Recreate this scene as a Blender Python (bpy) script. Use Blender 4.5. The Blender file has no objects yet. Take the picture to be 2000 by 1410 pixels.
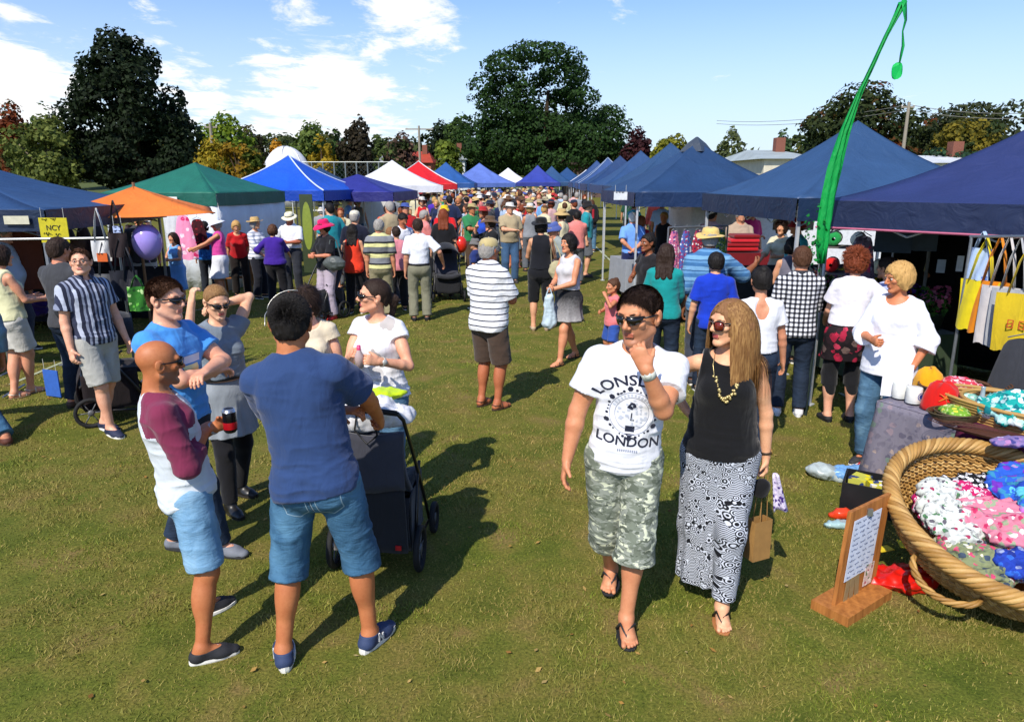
import bpy, math, random
import numpy as np
from mathutils import Vector, Matrix
from mathutils.bvhtree import BVHTree
R = math.radians
SC = bpy.context.scene
COL = SC.collection
random.seed(7)
rng = np.random.RandomState(7)

# ------------------------------------------------ camera, sky, sun, exposure
CAMH, FPX, PITCH = 2.35, 1400.0, math.atan(355 / 1400.0)
cam_d = bpy.data.cameras.new('camera'); cam = bpy.data.objects.new('camera', cam_d); COL.objects.link(cam)
cam.location = (0, 0, CAMH); cam.rotation_euler = (math.pi / 2 - PITCH, 0, 0)
cam_d.lens = FPX * 36 / 2000; cam_d.sensor_width = 36; cam_d.clip_start = 0.05; cam_d.clip_end = 3000
SC.camera = cam
SUNV = Vector((-0.42, -0.90, 1.02)).normalized()      # towards the sun
sun_el = math.asin(SUNV.z); sun_az = math.atan2(SUNV.x, SUNV.y)
SC.view_settings.view_transform = 'Standard'; SC.view_settings.look = 'None'
SC.view_settings.exposure = 0.14; SC.view_settings.gamma = 1.0
SC.view_settings.use_curve_mapping = False
world = bpy.data.worlds.new('World'); SC.world = world; world.use_nodes = True
def build_world():
    nt = world.node_tree; nt.nodes.clear(); N = nt.nodes.new; L = nt.links.new
    out = N('ShaderNodeOutputWorld'); bg = N('ShaderNodeBackground'); L(bg.outputs[0], out.inputs[0])
    sky = N('ShaderNodeTexSky'); sky.sky_type = 'NISHITA'; sky.sun_disc = False
    sky.sun_elevation = sun_el; sky.sun_rotation = sun_az
    sky.air_density = 1.0; sky.dust_density = .5; sky.ozone_density = 3.0
    bg.inputs[1].default_value = 0.095
    tc = N('ShaderNodeTexCoord'); sep = N('ShaderNodeSeparateXYZ'); L(tc.outputs['Generated'], sep.inputs[0])
    def math_(op, a, b=None, c=None):
        n = N('ShaderNodeMath'); n.operation = op
        for i, v in enumerate((a, b, c)):
            if v is None: continue
            if hasattr(v, 'links'): L(v, n.inputs[i])
            else: n.inputs[i].default_value = v
        return n.outputs[0]
    # direction -> flat cloud layer plane: (x/(z+.12), y/(z+.12))
    zc = math_('ADD', math_('MAXIMUM', sep.outputs[2], 0.0), 0.10)
    u = math_('DIVIDE', sep.outputs[0], zc); v = math_('DIVIDE', sep.outputs[1], zc)
    cmb = N('ShaderNodeCombineXYZ'); L(u, cmb.inputs[0]); L(v, cmb.inputs[1])
    def noise(scale, detail, rough, loc=(0, 0, 0), sc=(1, 1, 1)):
        mp = N('ShaderNodeMapping'); mp.inputs[1].default_value = loc; mp.inputs[3].default_value = sc
        L(cmb.outputs[0], mp.inputs[0])
        n = N('ShaderNodeTexNoise'); n.inputs['Scale'].default_value = scale; n.inputs['Detail'].default_value = detail
        n.inputs['Roughness'].default_value = rough; n.inputs['Distortion'].default_value = 0.3; L(mp.outputs[0], n.inputs[0])
        return n.outputs[0]
    n1 = noise(3.4, 8, 0.66, (3.1, 1.7, 0), (1.0, 0.75, 1)); n2 = noise(0.8, 3, 0.5, (7.3, 2.2, 0))
    # clouds live around a few directions (azimuth/elevation patches of the real sky)
    acc = None
    for (px, py, r, w) in CLOUDS:
        x = (px - 1000) / FPX; yv = (705 - py) / FPX
        d = Vector((x, math.cos(PITCH) + yv * math.sin(PITCH), -math.sin(PITCH) + yv * math.cos(PITCH))).normalized()
        vd = N('ShaderNodeVectorMath'); vd.operation = 'DISTANCE'; L(tc.outputs['Generated'], vd.inputs[0]); vd.inputs[1].default_value = d
        g = math_('SUBTRACT', 1.0, math_('DIVIDE', vd.outputs['Value'], r)); g = math_('MULTIPLY', math_('MAXIMUM', g, 0.0), w)
        acc = g if acc is None else math_('MAXIMUM', acc, g)
    dens = math_('ADD', math_('MULTIPLY', n1, 1.25), math_('MULTIPLY', acc, 0.62))
    dens = math_('ADD', dens, math_('MULTIPLY', math_('SUBTRACT', n2, 0.5), 0.35))
    mr = N('ShaderNodeMapRange'); mr.interpolation_type = 'SMOOTHSTEP'
    mr.inputs[1].default_value = 0.83; mr.inputs[2].default_value = 1.08; L(dens, mr.inputs[0])
    hz = N('ShaderNodeMapRange'); hz.interpolation_type = 'SMOOTHSTEP'     # pale air near the horizon
    hz.inputs[1].default_value = 0.30; hz.inputs[2].default_value = -0.03; L(sep.outputs[2], hz.inputs[0])
    mixh = N('ShaderNodeMix'); mixh.data_type = 'RGBA'; mixh.inputs[7].default_value = (7.6, 8.8, 9.8, 1)
    L(math_('MULTIPLY', hz.outputs[0], 0.85), mixh.inputs[0]); 
    gain = N('ShaderNodeMix'); gain.data_type = 'RGBA'; gain.blend_type = 'MULTIPLY'; gain.inputs[0].default_value = 1
    gain.inputs[7].default_value = (1.12, 1.38, 1.80, 1); L(sky.outputs[0], gain.inputs[6])
    L(gain.outputs[2], mixh.inputs[6])
    mix = N('ShaderNodeMix'); mix.data_type = 'RGBA'; mix.inputs[7].default_value = (10.6, 10.7, 10.8, 1)
    L(mr.outputs[0], mix.inputs[0]); L(mixh.outputs[2], mix.inputs[6])
    L(mix.outputs[2], bg.inputs[0])
CLOUDS = [(560, 150, .10, .8), (650, 200, .16, .9), (800, 20, .09, 1.0), (760, 45, .08, .8), (30, 170, .13, 1.0), (110, 180, .10, .8), (400, 190, .09, .75), (330, 150, .08, .6),
          (20, 40, .06, .7), (1215, 30, .04, .55), (600, 40, .1, .55), (560, 250, .16, .8), (730, 105, .07, .55), (480, 215, .1, .6), (250, 10, .06, .35)]
build_world()
sun_d = bpy.data.lights.new('sun', 'SUN'); sun_d.energy = 4.9; sun_d.angle = R(0.53); sun_d.color = (1.0, 0.93, 0.82)
sun = bpy.data.objects.new('sun', sun_d); COL.objects.link(sun); sun.location = (-20, -40, 50)
sun.rotation_euler = SUNV.to_track_quat('Z', 'Y').to_euler()

# ------------------------------------------------ picture measurements -> places on the field
def ray(px, py):
    x = (px - 1000) / FPX; v = (705 - py) / FPX
    return np.array([x, math.cos(PITCH) + v * math.sin(PITCH), -math.sin(PITCH) + v * math.cos(PITCH)])
def G(px, py):
    d = ray(px, py); t = CAMH / -d[2]; return np.array([0, 0, CAMH]) + d * t
def at(px, py, Y):
    d = ray(px, py); return np.array([0, 0, CAMH]) + d * (Y / d[1])
def Xat(px, Y, h=1.0):
    zc = Y * math.cos(PITCH) - (h - CAMH) * math.sin(PITCH); return (px - 1000) / FPX * zc

# ------------------------------------------------ objects
def tag(o, label=None, cat=None, group=None, kind=None):
    if label: o['label'] = label
    if cat: o['category'] = cat
    if group: o['group'] = group
    if kind: o['kind'] = kind
    return o
def thing(name, label, cat, loc=(0, 0, 0), rz=0.0, group=None):
    o = bpy.data.objects.new(name, None); COL.objects.link(o); o.location = loc; o.rotation_euler = (0, 0, rz)
    o.empty_display_size = 0.1
    return tag(o, label, cat, group)
def mesh_data(name, V, F, smooth=True, mi=None):
    me = bpy.data.meshes.new(name)
    V = np.asarray(V, dtype=np.float32)
    if isinstance(F, np.ndarray) and F.ndim == 2:
        n, k = F.shape
        me.vertices.add(len(V)); me.vertices.foreach_set('co', V.ravel())
        me.loops.add(n * k); me.loops.foreach_set('vertex_index', F.astype(np.int32).ravel())
        me.polygons.add(n); me.polygons.foreach_set('loop_start', np.arange(0, n * k, k, dtype=np.int32))
        me.update(calc_edges=True)
    else:
        me.from_pydata([tuple(map(float, v)) for v in V], [], [tuple(int(i) for i in f) for f in F]); me.update()
    if mi is not None: me.polygons.foreach_set('material_index', np.asarray(mi, dtype=np.int32))
    me.polygons.foreach_set('use_smooth', np.full(len(me.polygons), bool(smooth)))
    return me
def obj(name, V, F, mats, parent=None, smooth=True, mi=None):
    me = mesh_data(name, V, F, smooth, mi)
    for m in (mats if isinstance(mats, (list, tuple)) else [mats]): me.materials.append(m)
    o = bpy.data.objects.new(name, me); COL.objects.link(o)
    if parent: o.parent = parent
    return o
class MB:                       # collects simple shapes into one mesh
    def __init__(s): s.V = []; s.F = []; s.M = []; s.m = 0
    def add(s, V, F, m=None):
        b = len(s.V); s.V.extend([tuple(v) for v in V]); s.F.extend([tuple(i + b for i in f) for f in F])
        s.M.extend([s.m if m is None else m] * len(F)); return s
    def box(s, c, d, rz=0, M=None, m=None):
        V = []
        for z in (-.5, .5):
            for x, y in ((-.5, -.5), (.5, -.5), (.5, .5), (-.5, .5)):
                p = Vector((x * d[0], y * d[1], z * d[2]))
                if rz: p = Matrix.Rotation(rz, 3, 'Z') @ p
                if M is not None: p = M @ p
                V.append(p + Vector(c))
        return s.add(V, [(3, 2, 1, 0), (4, 5, 6, 7), (0, 1, 5, 4), (1, 2, 6, 5), (2, 3, 7, 6), (3, 0, 4, 7)], m)
    def tube(s, pts, r, n=8, m=None, cap=True, flat=1.0):
        pts = [Vector(p) for p in pts]; rs = r if isinstance(r, (list, tuple, np.ndarray)) else [r] * len(pts)
        V = []; F = []; up = None
        for i, p in enumerate(pts):
            t = (pts[min(i + 1, len(pts) - 1)] - pts[max(i - 1, 0)])
            t = t.normalized() if t.length > 1e-9 else Vector((0, 0, 1))
            if up is None:
                up = Vector((0, 0, 1)) if abs(t.z) < .9 else Vector((1, 0, 0))
            a = t.cross(up); 
            if a.length < 1e-5: a = t.orthogonal()
            a.normalize(); b = a.cross(t).normalized(); up = b
            for k in range(n):
                an = 2 * math.pi * k / n
                V.append(p + (a * math.cos(an) + b * math.sin(an) * flat) * rs[i])
        for i in range(len(pts) - 1):
            for k in range(n):
                F.append((i * n + k, i * n + (k + 1) % n, (i + 1) * n + (k + 1) % n, (i + 1) * n + k))
        if cap: F.append(tuple(range(n - 1, -1, -1))); F.append(tuple((len(pts) - 1) * n + k for k in range(n)))
        return s.add(V, F, m)
    def bar(s, a, b, r, n=6, m=None): return s.tube([a, b], r, n, m)
    def lathe(s, prof, c=(0, 0, 0), n=24, m=None, fn=None, M=None):
        V = []; F = []
        for i, (r, z) in enumerate(prof):
            for k in range(n):
                a = 2 * math.pi * k / n; p = Vector((r * math.cos(a), r * math.sin(a), z))
                if fn: p = Vector(fn(p, a, i))
                if M is not None: p = M @ p
                V.append(p + Vector(c))
        for i in range(len(prof) - 1):
            for k in range(n): F.append((i * n + k, i * n + (k + 1) % n, (i + 1) * n + (k + 1) % n, (i + 1) * n + k))
        return s.add(V, F, m)
    def sheet(s, fn, nu, nv, m=None):
        V = [fn(i / nu, j / nv) for j in range(nv + 1) for i in range(nu + 1)]
        F = [(j * (nu + 1) + i, j * (nu + 1) + i + 1, (j + 1) * (nu + 1) + i + 1, (j + 1) * (nu + 1) + i) for j in range(nv) for i in range(nu)]
        return s.add(V, F, m)
    def poly(s, V, m=None): return s.add(V, [tuple(range(len(V)))], m)
    def build(s, name, mats, parent=None, smooth=False): return obj(name, s.V, s.F, mats, parent, smooth, s.M)
def solid(o, t, off=0.0):
    md = o.modifiers.new('thickness', 'SOLIDIFY'); md.thickness = t; md.offset = off; return o
def bevel(o, w=.004, n=2):
    md = o.modifiers.new('bevel', 'BEVEL'); md.width = w; md.segments = n; md.limit_method = 'ANGLE'; return o
def copy_tree(o, parent=None):
    c = o.copy(); COL.objects.link(c)
    if parent: c.parent = parent
    for ch in o.children: copy_tree(ch, c)
    return c

# ------------------------------------------------ materials
def srgb(*c):
    if len(c) == 1: c = c[0]
    if isinstance(c, str):
        c = c.lstrip('#'); c = [int(c[i:i + 2], 16) for i in (0, 2, 4)]
    f = lambda v: (v / 255 / 12.92) if v / 255 <= .04045 else ((v / 255 + .055) / 1.055) ** 2.4
    return tuple(f(v) for v in c) + (1,)
class NT:
    def __init__(s, name):
        s.m = bpy.data.materials.new(name); s.m.use_nodes = True; s.nt = s.m.node_tree
        s.b = s.nt.nodes['Principled BSDF']; s.tc = None
    def N(s, t, **kw):
        n = s.nt.nodes.new(t)
        for k, v in kw.items(): setattr(n, k, v)
        return n
    def L(s, a, b): s.nt.links.new(a, b)
    def co(s, kind='Object', sc=(1, 1, 1), rot=(0, 0, 0), loc=(0, 0, 0)):
        if s.tc is None: s.tc = s.N('ShaderNodeTexCoord')
        mp = s.N('ShaderNodeMapping'); mp.inputs[3].default_value = sc; mp.inputs[2].default_value = rot; mp.inputs[1].default_value = loc
        s.L(s.tc.outputs[kind], mp.inputs[0]); return mp.outputs[0]
    def noise(s, vec, scale, detail=3, rough=.5, dist=0):
        n = s.N('ShaderNodeTexNoise'); n.inputs['Scale'].default_value = scale; n.inputs['Detail'].default_value = detail
        n.inputs['Roughness'].default_value = rough; n.inputs['Distortion'].default_value = dist; s.L(vec, n.inputs[0]); return n.outputs[0]
    def vor(s, vec, scale, out='Distance', rand=1.0, feat='F1'):
        n = s.N('ShaderNodeTexVoronoi'); n.feature = feat; n.inputs['Scale'].default_value = scale; n.inputs['Randomness'].default_value = rand
        s.L(vec, n.inputs[0]); return n.outputs[out]
    def ramp(s, fac, stops, interp='LINEAR'):
        n = s.N('ShaderNodeValToRGB'); n.color_ramp.interpolation = interp; e = n.color_ramp.elements
        while len(e) < len(stops): e.new(.5)
        for i, (p, c) in enumerate(stops): e[i].position = p; e[i].color = c if len(c) == 4 else tuple(c) + (1,)
        s.L(fac, n.inputs[0]); return n.outputs[0]
    def mix(s, f, a, b, mode='MIX'):
        n = s.N('ShaderNodeMix', data_type='RGBA', blend_type=mode)
        for v, i in ((f, 0), (a, 6), (b, 7)):
            if hasattr(v, 'links'): s.L(v, n.inputs[i])
            else: n.inputs[i].default_value = v
        return n.outputs[2]
    def math(s, op, a, b=0.0, clamp=False):
        n = s.N('ShaderNodeMath', operation=op); n.use_clamp = clamp
        for i, v in enumerate((a, b)):
            if hasattr(v, 'links'): s.L(v, n.inputs[i])
            else: n.inputs[i].default_value = v
        return n.outputs[0]
    def sepx(s, vec):
        n = s.N('ShaderNodeSeparateXYZ'); s.L(vec, n.inputs[0]); return n.outputs
    def bump(s, h, strength=.3, dist=.01, prev=None):
        n = s.N('ShaderNodeBump'); n.inputs['Strength'].default_value = strength; n.inputs['Distance'].default_value = dist
        s.L(h, n.inputs['Height'])
        if prev is not None: s.L(prev, n.inputs['Normal'])
        return n.outputs[0]
    def done(s, col=None, rough=.8, nrm=None, spec=.5, metal=0, sheen=0, sss=0, trans=0, alpha=None):
        b = s.b
        if col is not None:
            if hasattr(col, 'links'): s.L(col, b.inputs['Base Color'])
            else: b.inputs['Base Color'].default_value = col
        if hasattr(rough, 'links'): s.L(rough, b.inputs['Roughness'])
        else: b.inputs['Roughness'].default_value = rough
        b.inputs['Specular IOR Level'].default_value = spec; b.inputs['Metallic'].default_value = metal
        if sheen: b.inputs['Sheen Weight'].default_value = sheen
        if sss:
            b.inputs['Subsurface Weight'].default_value = sss; b.inputs['Subsurface Radius'].default_value = (1, .35, .2); b.inputs['Subsurface Scale'].default_value = .012
        if trans: b.inputs['Transmission Weight'].default_value = trans
        if nrm is not None: s.L(nrm, b.inputs['Normal'])
        return s.m
_mc = {}
def cached(fn):
    def w(*a, **k):
        key = (fn.__name__, a, tuple(sorted(k.items())))
        if key not in _mc: _mc[key] = fn(*a, **k)
        return _mc[key]
    return w
@cached
def plain(name, col, rough=.7, metal=0, spec=.5, var=.12, scale=18):
    t = NT(name); c = srgb(col) if isinstance(col, str) else tuple(col) + (1,)
    v = t.noise(t.co(), scale, 4, .6)
    d = tuple(x * (1 - var) for x in c[:3]) + (1,); e = tuple(min(1, x * (1 + var)) for x in c[:3]) + (1,)
    return t.done(t.ramp(v, [(.3, d), (.7, e)]), rough, t.bump(v, .08, .01), spec, metal)
@cached
def cloth(col, rough=.9, fold=.5, weave=1, var=.10, sheen=.15):
    t = NT('fabric'); c = srgb(col) if isinstance(col, str) else tuple(col) + (1,)
    co = t.co(); n = t.noise(co, 7, 4, .55, .6); f = t.noise(t.co(sc=(1, 1, .45), rot=(.3, .2, .4)), 13, 2, .5, 1.2)
    w = t.noise(co, 420, 1, .5)
    d = tuple(x * (1 - var) for x in c[:3]) + (1,); e = tuple(min(1, x * (1 + var * .6)) for x in c[:3]) + (1,)
    b1 = t.bump(f, fold * .55, .03); b2 = t.bump(w, .25 * weave, .002, b1)
    return t.done(t.ramp(n, [(.3, d), (.7, e)]), rough, b2, .25, sheen=sheen)
@cached
def stripes(cols, period, axis=2, widths=None, loc=0.0, fold=.4, wob=.004, rot=(0, 0, 0)):
    """bands of cloth colours repeating every `period` metres"""
    t = NT('striped_fabric'); co = t.co(rot=rot); s_ = t.sepx(co)[axis]
    n = t.noise(co, 9, 2); s_ = t.math('ADD', s_, t.math('MULTIPLY', t.math('SUBTRACT', n, .5), wob * 4))
    ph = t.math('FRACT', t.math('DIVIDE', t.math('ADD', s_, 10 + loc), period))
    k = len(cols); widths = widths or [1 / k] * k; pos = 0; stops = []
    for c, w in zip(cols, widths): stops.append((pos, srgb(c))); pos += w
    c = t.ramp(ph, stops, 'CONSTANT')
    f = t.noise(t.co(sc=(1, 1, .45), rot=(.3, .2, .4)), 13, 2, .5, 1.2); w = t.noise(t.co(), 400, 1)
    return t.done(c, .9, t.bump(w, .2, .002, t.bump(f, fold * .5, .03)), .25, sheen=.1)
@cached
def plaid(c0, c1, c2, p=.05):
    t = NT('plaid_fabric'); x, y, z = t.sepx(t.co())
    def band(v, per, w): 
        fr = t.math('FRACT', t.math('DIVIDE', t.math('ADD', v, 10.0), per)); return t.math('LESS_THAN', fr, w)
    a = t.math('MULTIPLY', t.math('ADD', band(x, p, .45), band(z, p, .45)), .5)
    c = t.ramp(a, [(0, srgb(c0)), (.3, srgb(c1)), (.8, srgb(c2))], 'CONSTANT')
    f = t.noise(t.co(sc=(1, 1, .45)), 13, 2, .5, 1.2)
    return t.done(c, .9, t.bump(f, .25, .03), .25)
@cached
def denim(base, light, dark, fade=1.0):
    t = NT('denim'); co = t.co(); big = t.noise(t.co(sc=(1, 1, .5)), 5, 3, .5, .4); st = t.noise(t.co(sc=(1, 1, .12)), 180, 2, .6)
    w = t.noise(co, 500, 1); cr = t.noise(t.co(sc=(.6, .6, 1.6), rot=(.5, .2, .1)), 16, 3, .6, 1.0)
    c = t.ramp(big, [(.3, srgb(dark)), (.5, srgb(base)), (.72, srgb(light))])
    c = t.mix(t.math('MULTIPLY', st, .35), c, srgb(light))
    c = t.mix(t.ramp(cr, [(.30, (.35, .35, .35)), (.42, (0, 0, 0))]), c, srgb(dark), 'MIX') if fade else c
    return t.done(c, .85, t.bump(w, .3, .002, t.bump(cr, .4, .02)), .25)
@cached
def camo():
    t = NT('camouflage_fabric'); co = t.co(sc=(1, 1, 1.9)); n1 = t.noise(co, 17, 2, .45, .9); n2 = t.noise(t.co(sc=(1, 1, 2.1), loc=(3, 1, 2)), 22, 2, .45, .9)
    c = t.ramp(n1, [(0, srgb('#6d7466')), (.47, srgb('#8b9085')), (.60, srgb('#c9cdb2'))], 'CONSTANT')
    c = t.mix(t.math('GREATER_THAN', n2, .60), c, srgb('#565d50'))
    f = t.noise(t.co(sc=(1, 1, .6), rot=(.4, .2, 0)), 12, 3, .5, 1)
    return t.done(c, .9, t.bump(f, .35, .03), .2)
@cached
def bwprint(sc=1.0):
    t = NT('black_white_print'); x, y, z = t.sepx(t.co())
    v = NT  # geometric bands: rings in cells, zigzags between
    a = t.N('ShaderNodeMath', operation='ARCTAN2'); t.L(x, a.inputs[0]); t.L(y, a.inputs[1])
    cmb = t.N('ShaderNodeCombineXYZ'); t.L(t.math('MULTIPLY', a.outputs[0], .17), cmb.inputs[0]); t.L(z, cmb.inputs[1])
    d = t.vor(cmb.outputs[0], 11 * sc, 'Distance', .55); ring = t.math('FRACT', t.math('MULTIPLY', d, 4.2))
    ring = t.math('GREATER_THAN', ring, .52)
    zz = t.math('FRACT', t.math('ADD', t.math('MULTIPLY', z, 42.0 * sc), t.math('PINGPONG', t.math('MULTIPLY', a.outputs[0], 7.0), 1.0)))
    zz = t.math('GREATER_THAN', zz, .5)
    sel = t.math('GREATER_THAN', t.noise(cmb.outputs[0], 5 * sc, 1, .4), .52)
    m = t.mix(sel, t.mix(ring, srgb('#14151a'), srgb('#c3c8d2')), t.mix(zz, srgb('#14151a'), srgb('#c3c8d2')))
    f = t.noise(t.co(sc=(1, 1, .25)), 12, 2, .5, 1)
    return t.done(m, .85, t.bump(f, .45, .03), .25)
@cached
def floral(base, cols, scale=22, blob=.42, rand=1.0):
    """scattered blobs of several colours on a ground colour"""
    t = NT('patterned_fabric'); co = t.co(); wob = t.N('ShaderNodeVectorMath', operation='ADD'); t.L(co, wob.inputs[0])
    nn = t.N('ShaderNodeTexNoise'); nn.inputs['Scale'].default_value = scale * .8; t.L(co, nn.inputs[0])
    sm = t.N('ShaderNodeVectorMath', operation='SCALE'); t.L(nn.outputs['Color'], sm.inputs[0]); sm.inputs['Scale'].default_value = .8 / scale
    t.L(sm.outputs[0], wob.inputs[1])
    v = t.N('ShaderNodeTexVoronoi'); v.inputs['Scale'].default_value = scale; v.inputs['Randomness'].default_value = rand; t.L(wob.outputs[0], v.inputs[0])
    sx = t.sepx(v.outputs['Color'])[0]
    k = len(cols); c = t.ramp(sx, [(i / k, srgb(q)) for i, q in enumerate(cols)], 'CONSTANT')
    n3 = t.noise(co, scale * 2.2, 3, .6); dd = t.math('ADD', v.outputs['Distance'], t.math('MULTIPLY', t.math('SUBTRACT', n3, .5), .35))
    c = t.mix(t.math('GREATER_THAN', dd, blob), c, srgb(base)) 
    v2 = t.vor(wob.outputs[0], scale * 2.7, 'Color'); c = t.mix(t.math('MULTIPLY', t.math('GREATER_THAN', t.sepx(v2)[1], .80), .45), c, srgb(cols[-1]))
    f = t.noise(t.co(sc=(1, 1, .5)), 10, 3, .5, 1)
    return t.done(c, .88, t.bump(f, .35, .03), .3)
@cached
def skin(col='#d9a07c', var=.08, sss=.0):
    t = NT('skin'); c = srgb(col); co = t.co(); n = t.noise(co, 11, 5, .62); f = t.noise(co, 160, 3, .6); k = t.noise(t.co(loc=(4, 1, 2)), 70, 3, .6)
    d = (c[0] * .93, c[1] * .80, c[2] * .76, 1); e = tuple(min(1, x * 1.08) for x in c[:3]) + (1,)
    cc = t.mix(t.ramp(k, [(.45, (0, 0, 0)), (.75, (.30, .30, .30))]), t.ramp(n, [(.3, d), (.65, e)]), (c[0] * .72, c[1] * .55, c[2] * .48, 1))
    return t.done(cc, .52, t.bump(f, .12, .003), .4, sss=sss)
@cached
def hairm(col, light=None):
    t = NT('hair'); c = srgb(col); l = srgb(light) if light else tuple(min(1, x * 1.7 + .01) for x in c[:3]) + (1,)
    n = t.noise(t.co(sc=(1, 1, .12)), 120, 3, .6); b = t.noise(t.co(sc=(1, 1, .1)), 160, 2, .6); g = t.noise(t.co(), 9, 2)
    cc = t.mix(g, t.ramp(n, [(.35, c), (.7, l)]), c)
    return t.done(cc, .62, t.bump(b, .6, .006), .22)
# ------------------------------------------------ implicit surfaces (smooth unions meshed on a grid)
A3 = lambda *v: np.array(v, dtype=np.float64)
def nrm(v): v = np.asarray(v, float); return v / (np.linalg.norm(v) + 1e-9)
def f_cone(a, b, ra, rb, f=None, q=1.0):
    a = np.asarray(a, float); b = np.asarray(b, float); ab = b - a; L2 = float(ab @ ab) + 1e-9
    def fn(X, Y, Z):
        px, py, pz = X - a[0], Y - a[1], Z - a[2]
        t = np.clip((px * ab[0] + py * ab[1] + pz * ab[2]) / L2, 0, 1)
        qx, qy, qz = px - t * ab[0], py - t * ab[1], pz - t * ab[2]
        d2 = qx * qx + qy * qy + qz * qz
        if f is not None:
            c = qx * f[0] + qy * f[1] + qz * f[2]; d2 = d2 + c * c * (1 / (q * q) - 1)
            return (np.sqrt(d2) - (ra + (rb - ra) * t)) * (q + 1) / 2
        return np.sqrt(d2) - (ra + (rb - ra) * t)
    r = max(ra, rb); return fn, np.minimum(a, b) - r, np.maximum(a, b) + r
def f_ell(c, r, M=None):
    c = np.asarray(c, float); r = np.asarray(r, float); M = np.eye(3) if M is None else np.asarray(M, float)
    def fn(X, Y, Z):
        px, py, pz = X - c[0], Y - c[1], Z - c[2]
        k0 = 0; k1 = 0
        for i in range(3):
            u = (px * M[i, 0] + py * M[i, 1] + pz * M[i, 2]); k0 = k0 + (u / r[i]) ** 2; k1 = k1 + (u / r[i] ** 2) ** 2
        k0 = np.sqrt(k0); k1 = np.sqrt(k1) + 1e-9
        return k0 * (k0 - 1) / k1
    m = r.max(); return fn, c - m, c + m
def f_cut(prim, p, d):          # flat end: keep the side where (x-p).d < 0
    fn0, lo, hi = prim; p = np.asarray(p, float); d = nrm(d)
    return (lambda X, Y, Z: np.maximum(fn0(X, Y, Z), (X - p[0]) * d[0] + (Y - p[1]) * d[1] + (Z - p[2]) * d[2])), lo, hi
class Field:
    def __init__(s): s.ops = []
    def u(s, prim, k=.02): s.ops.append(('u', prim, k)); return s
    def s(s, prim, k=.01): s.ops.append(('s', prim, k)); return s
    def cut(s, p, d):          # remove side where (x-p).d > 0
        p = np.asarray(p, float); d = nrm(d)
        s.ops.append(('c', (lambda X, Y, Z: (X - p[0]) * d[0] + (Y - p[1]) * d[1] + (Z - p[2]) * d[2],), 0)); return s
    def cutf(s, fn): s.ops.append(('c', (fn,), 0)); return s
    def bbox(s, pad=.03):
        lo = np.min([o[1][1] for o in s.ops if o[0] == 'u'], axis=0) - pad; hi = np.max([o[1][2] for o in s.ops if o[0] == 'u'], axis=0) + pad
        return lo, hi
    def grid(s, lo, hi, h):
        n = np.maximum(np.ceil((hi - lo) / h).astype(int) + 1, 4)
        ax = [np.float32(lo[i]) + np.arange(n[i], dtype=np.float32) * np.float32(h) for i in range(3)]
        D = np.full(tuple(n), .5, dtype=np.float32)
        for kind, prim, k in s.ops:
            if kind == 'c':
                D = np.maximum(D, prim[0](ax[0][:, None, None], ax[1][None, :, None], ax[2][None, None, :]).astype(np.float32)); continue
            m = max(k, 0) + 2.5 * h
            i0 = [max(0, int((prim[1][i] - m - lo[i]) / h)) for i in range(3)]; i1 = [min(n[i], int((prim[2][i] + m - lo[i]) / h) + 2) for i in range(3)]
            if any(i1[i] <= i0[i] for i in range(3)): continue
            sl = tuple(slice(i0[i], i1[i]) for i in range(3))
            v = prim[0](ax[0][sl[0]][:, None, None], ax[1][sl[1]][None, :, None], ax[2][sl[2]][None, None, :]).astype(np.float32)
            a = D[sl]
            if kind == 's': v = -v
            if k > 0:
                hh = np.maximum(k - np.abs(a - v), 0) / k; e = hh * hh * k * .25
            else: e = 0
            D[sl] = (np.minimum(a, v) - e) if kind == 'u' else (np.maximum(a, v) + e)
        return D
    def mesh(s, h, lo=None, hi=None):
        if lo is None: lo, hi = s.bbox()
        return nets(s.grid(lo, hi, h), np.asarray(lo, float), h)
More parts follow.
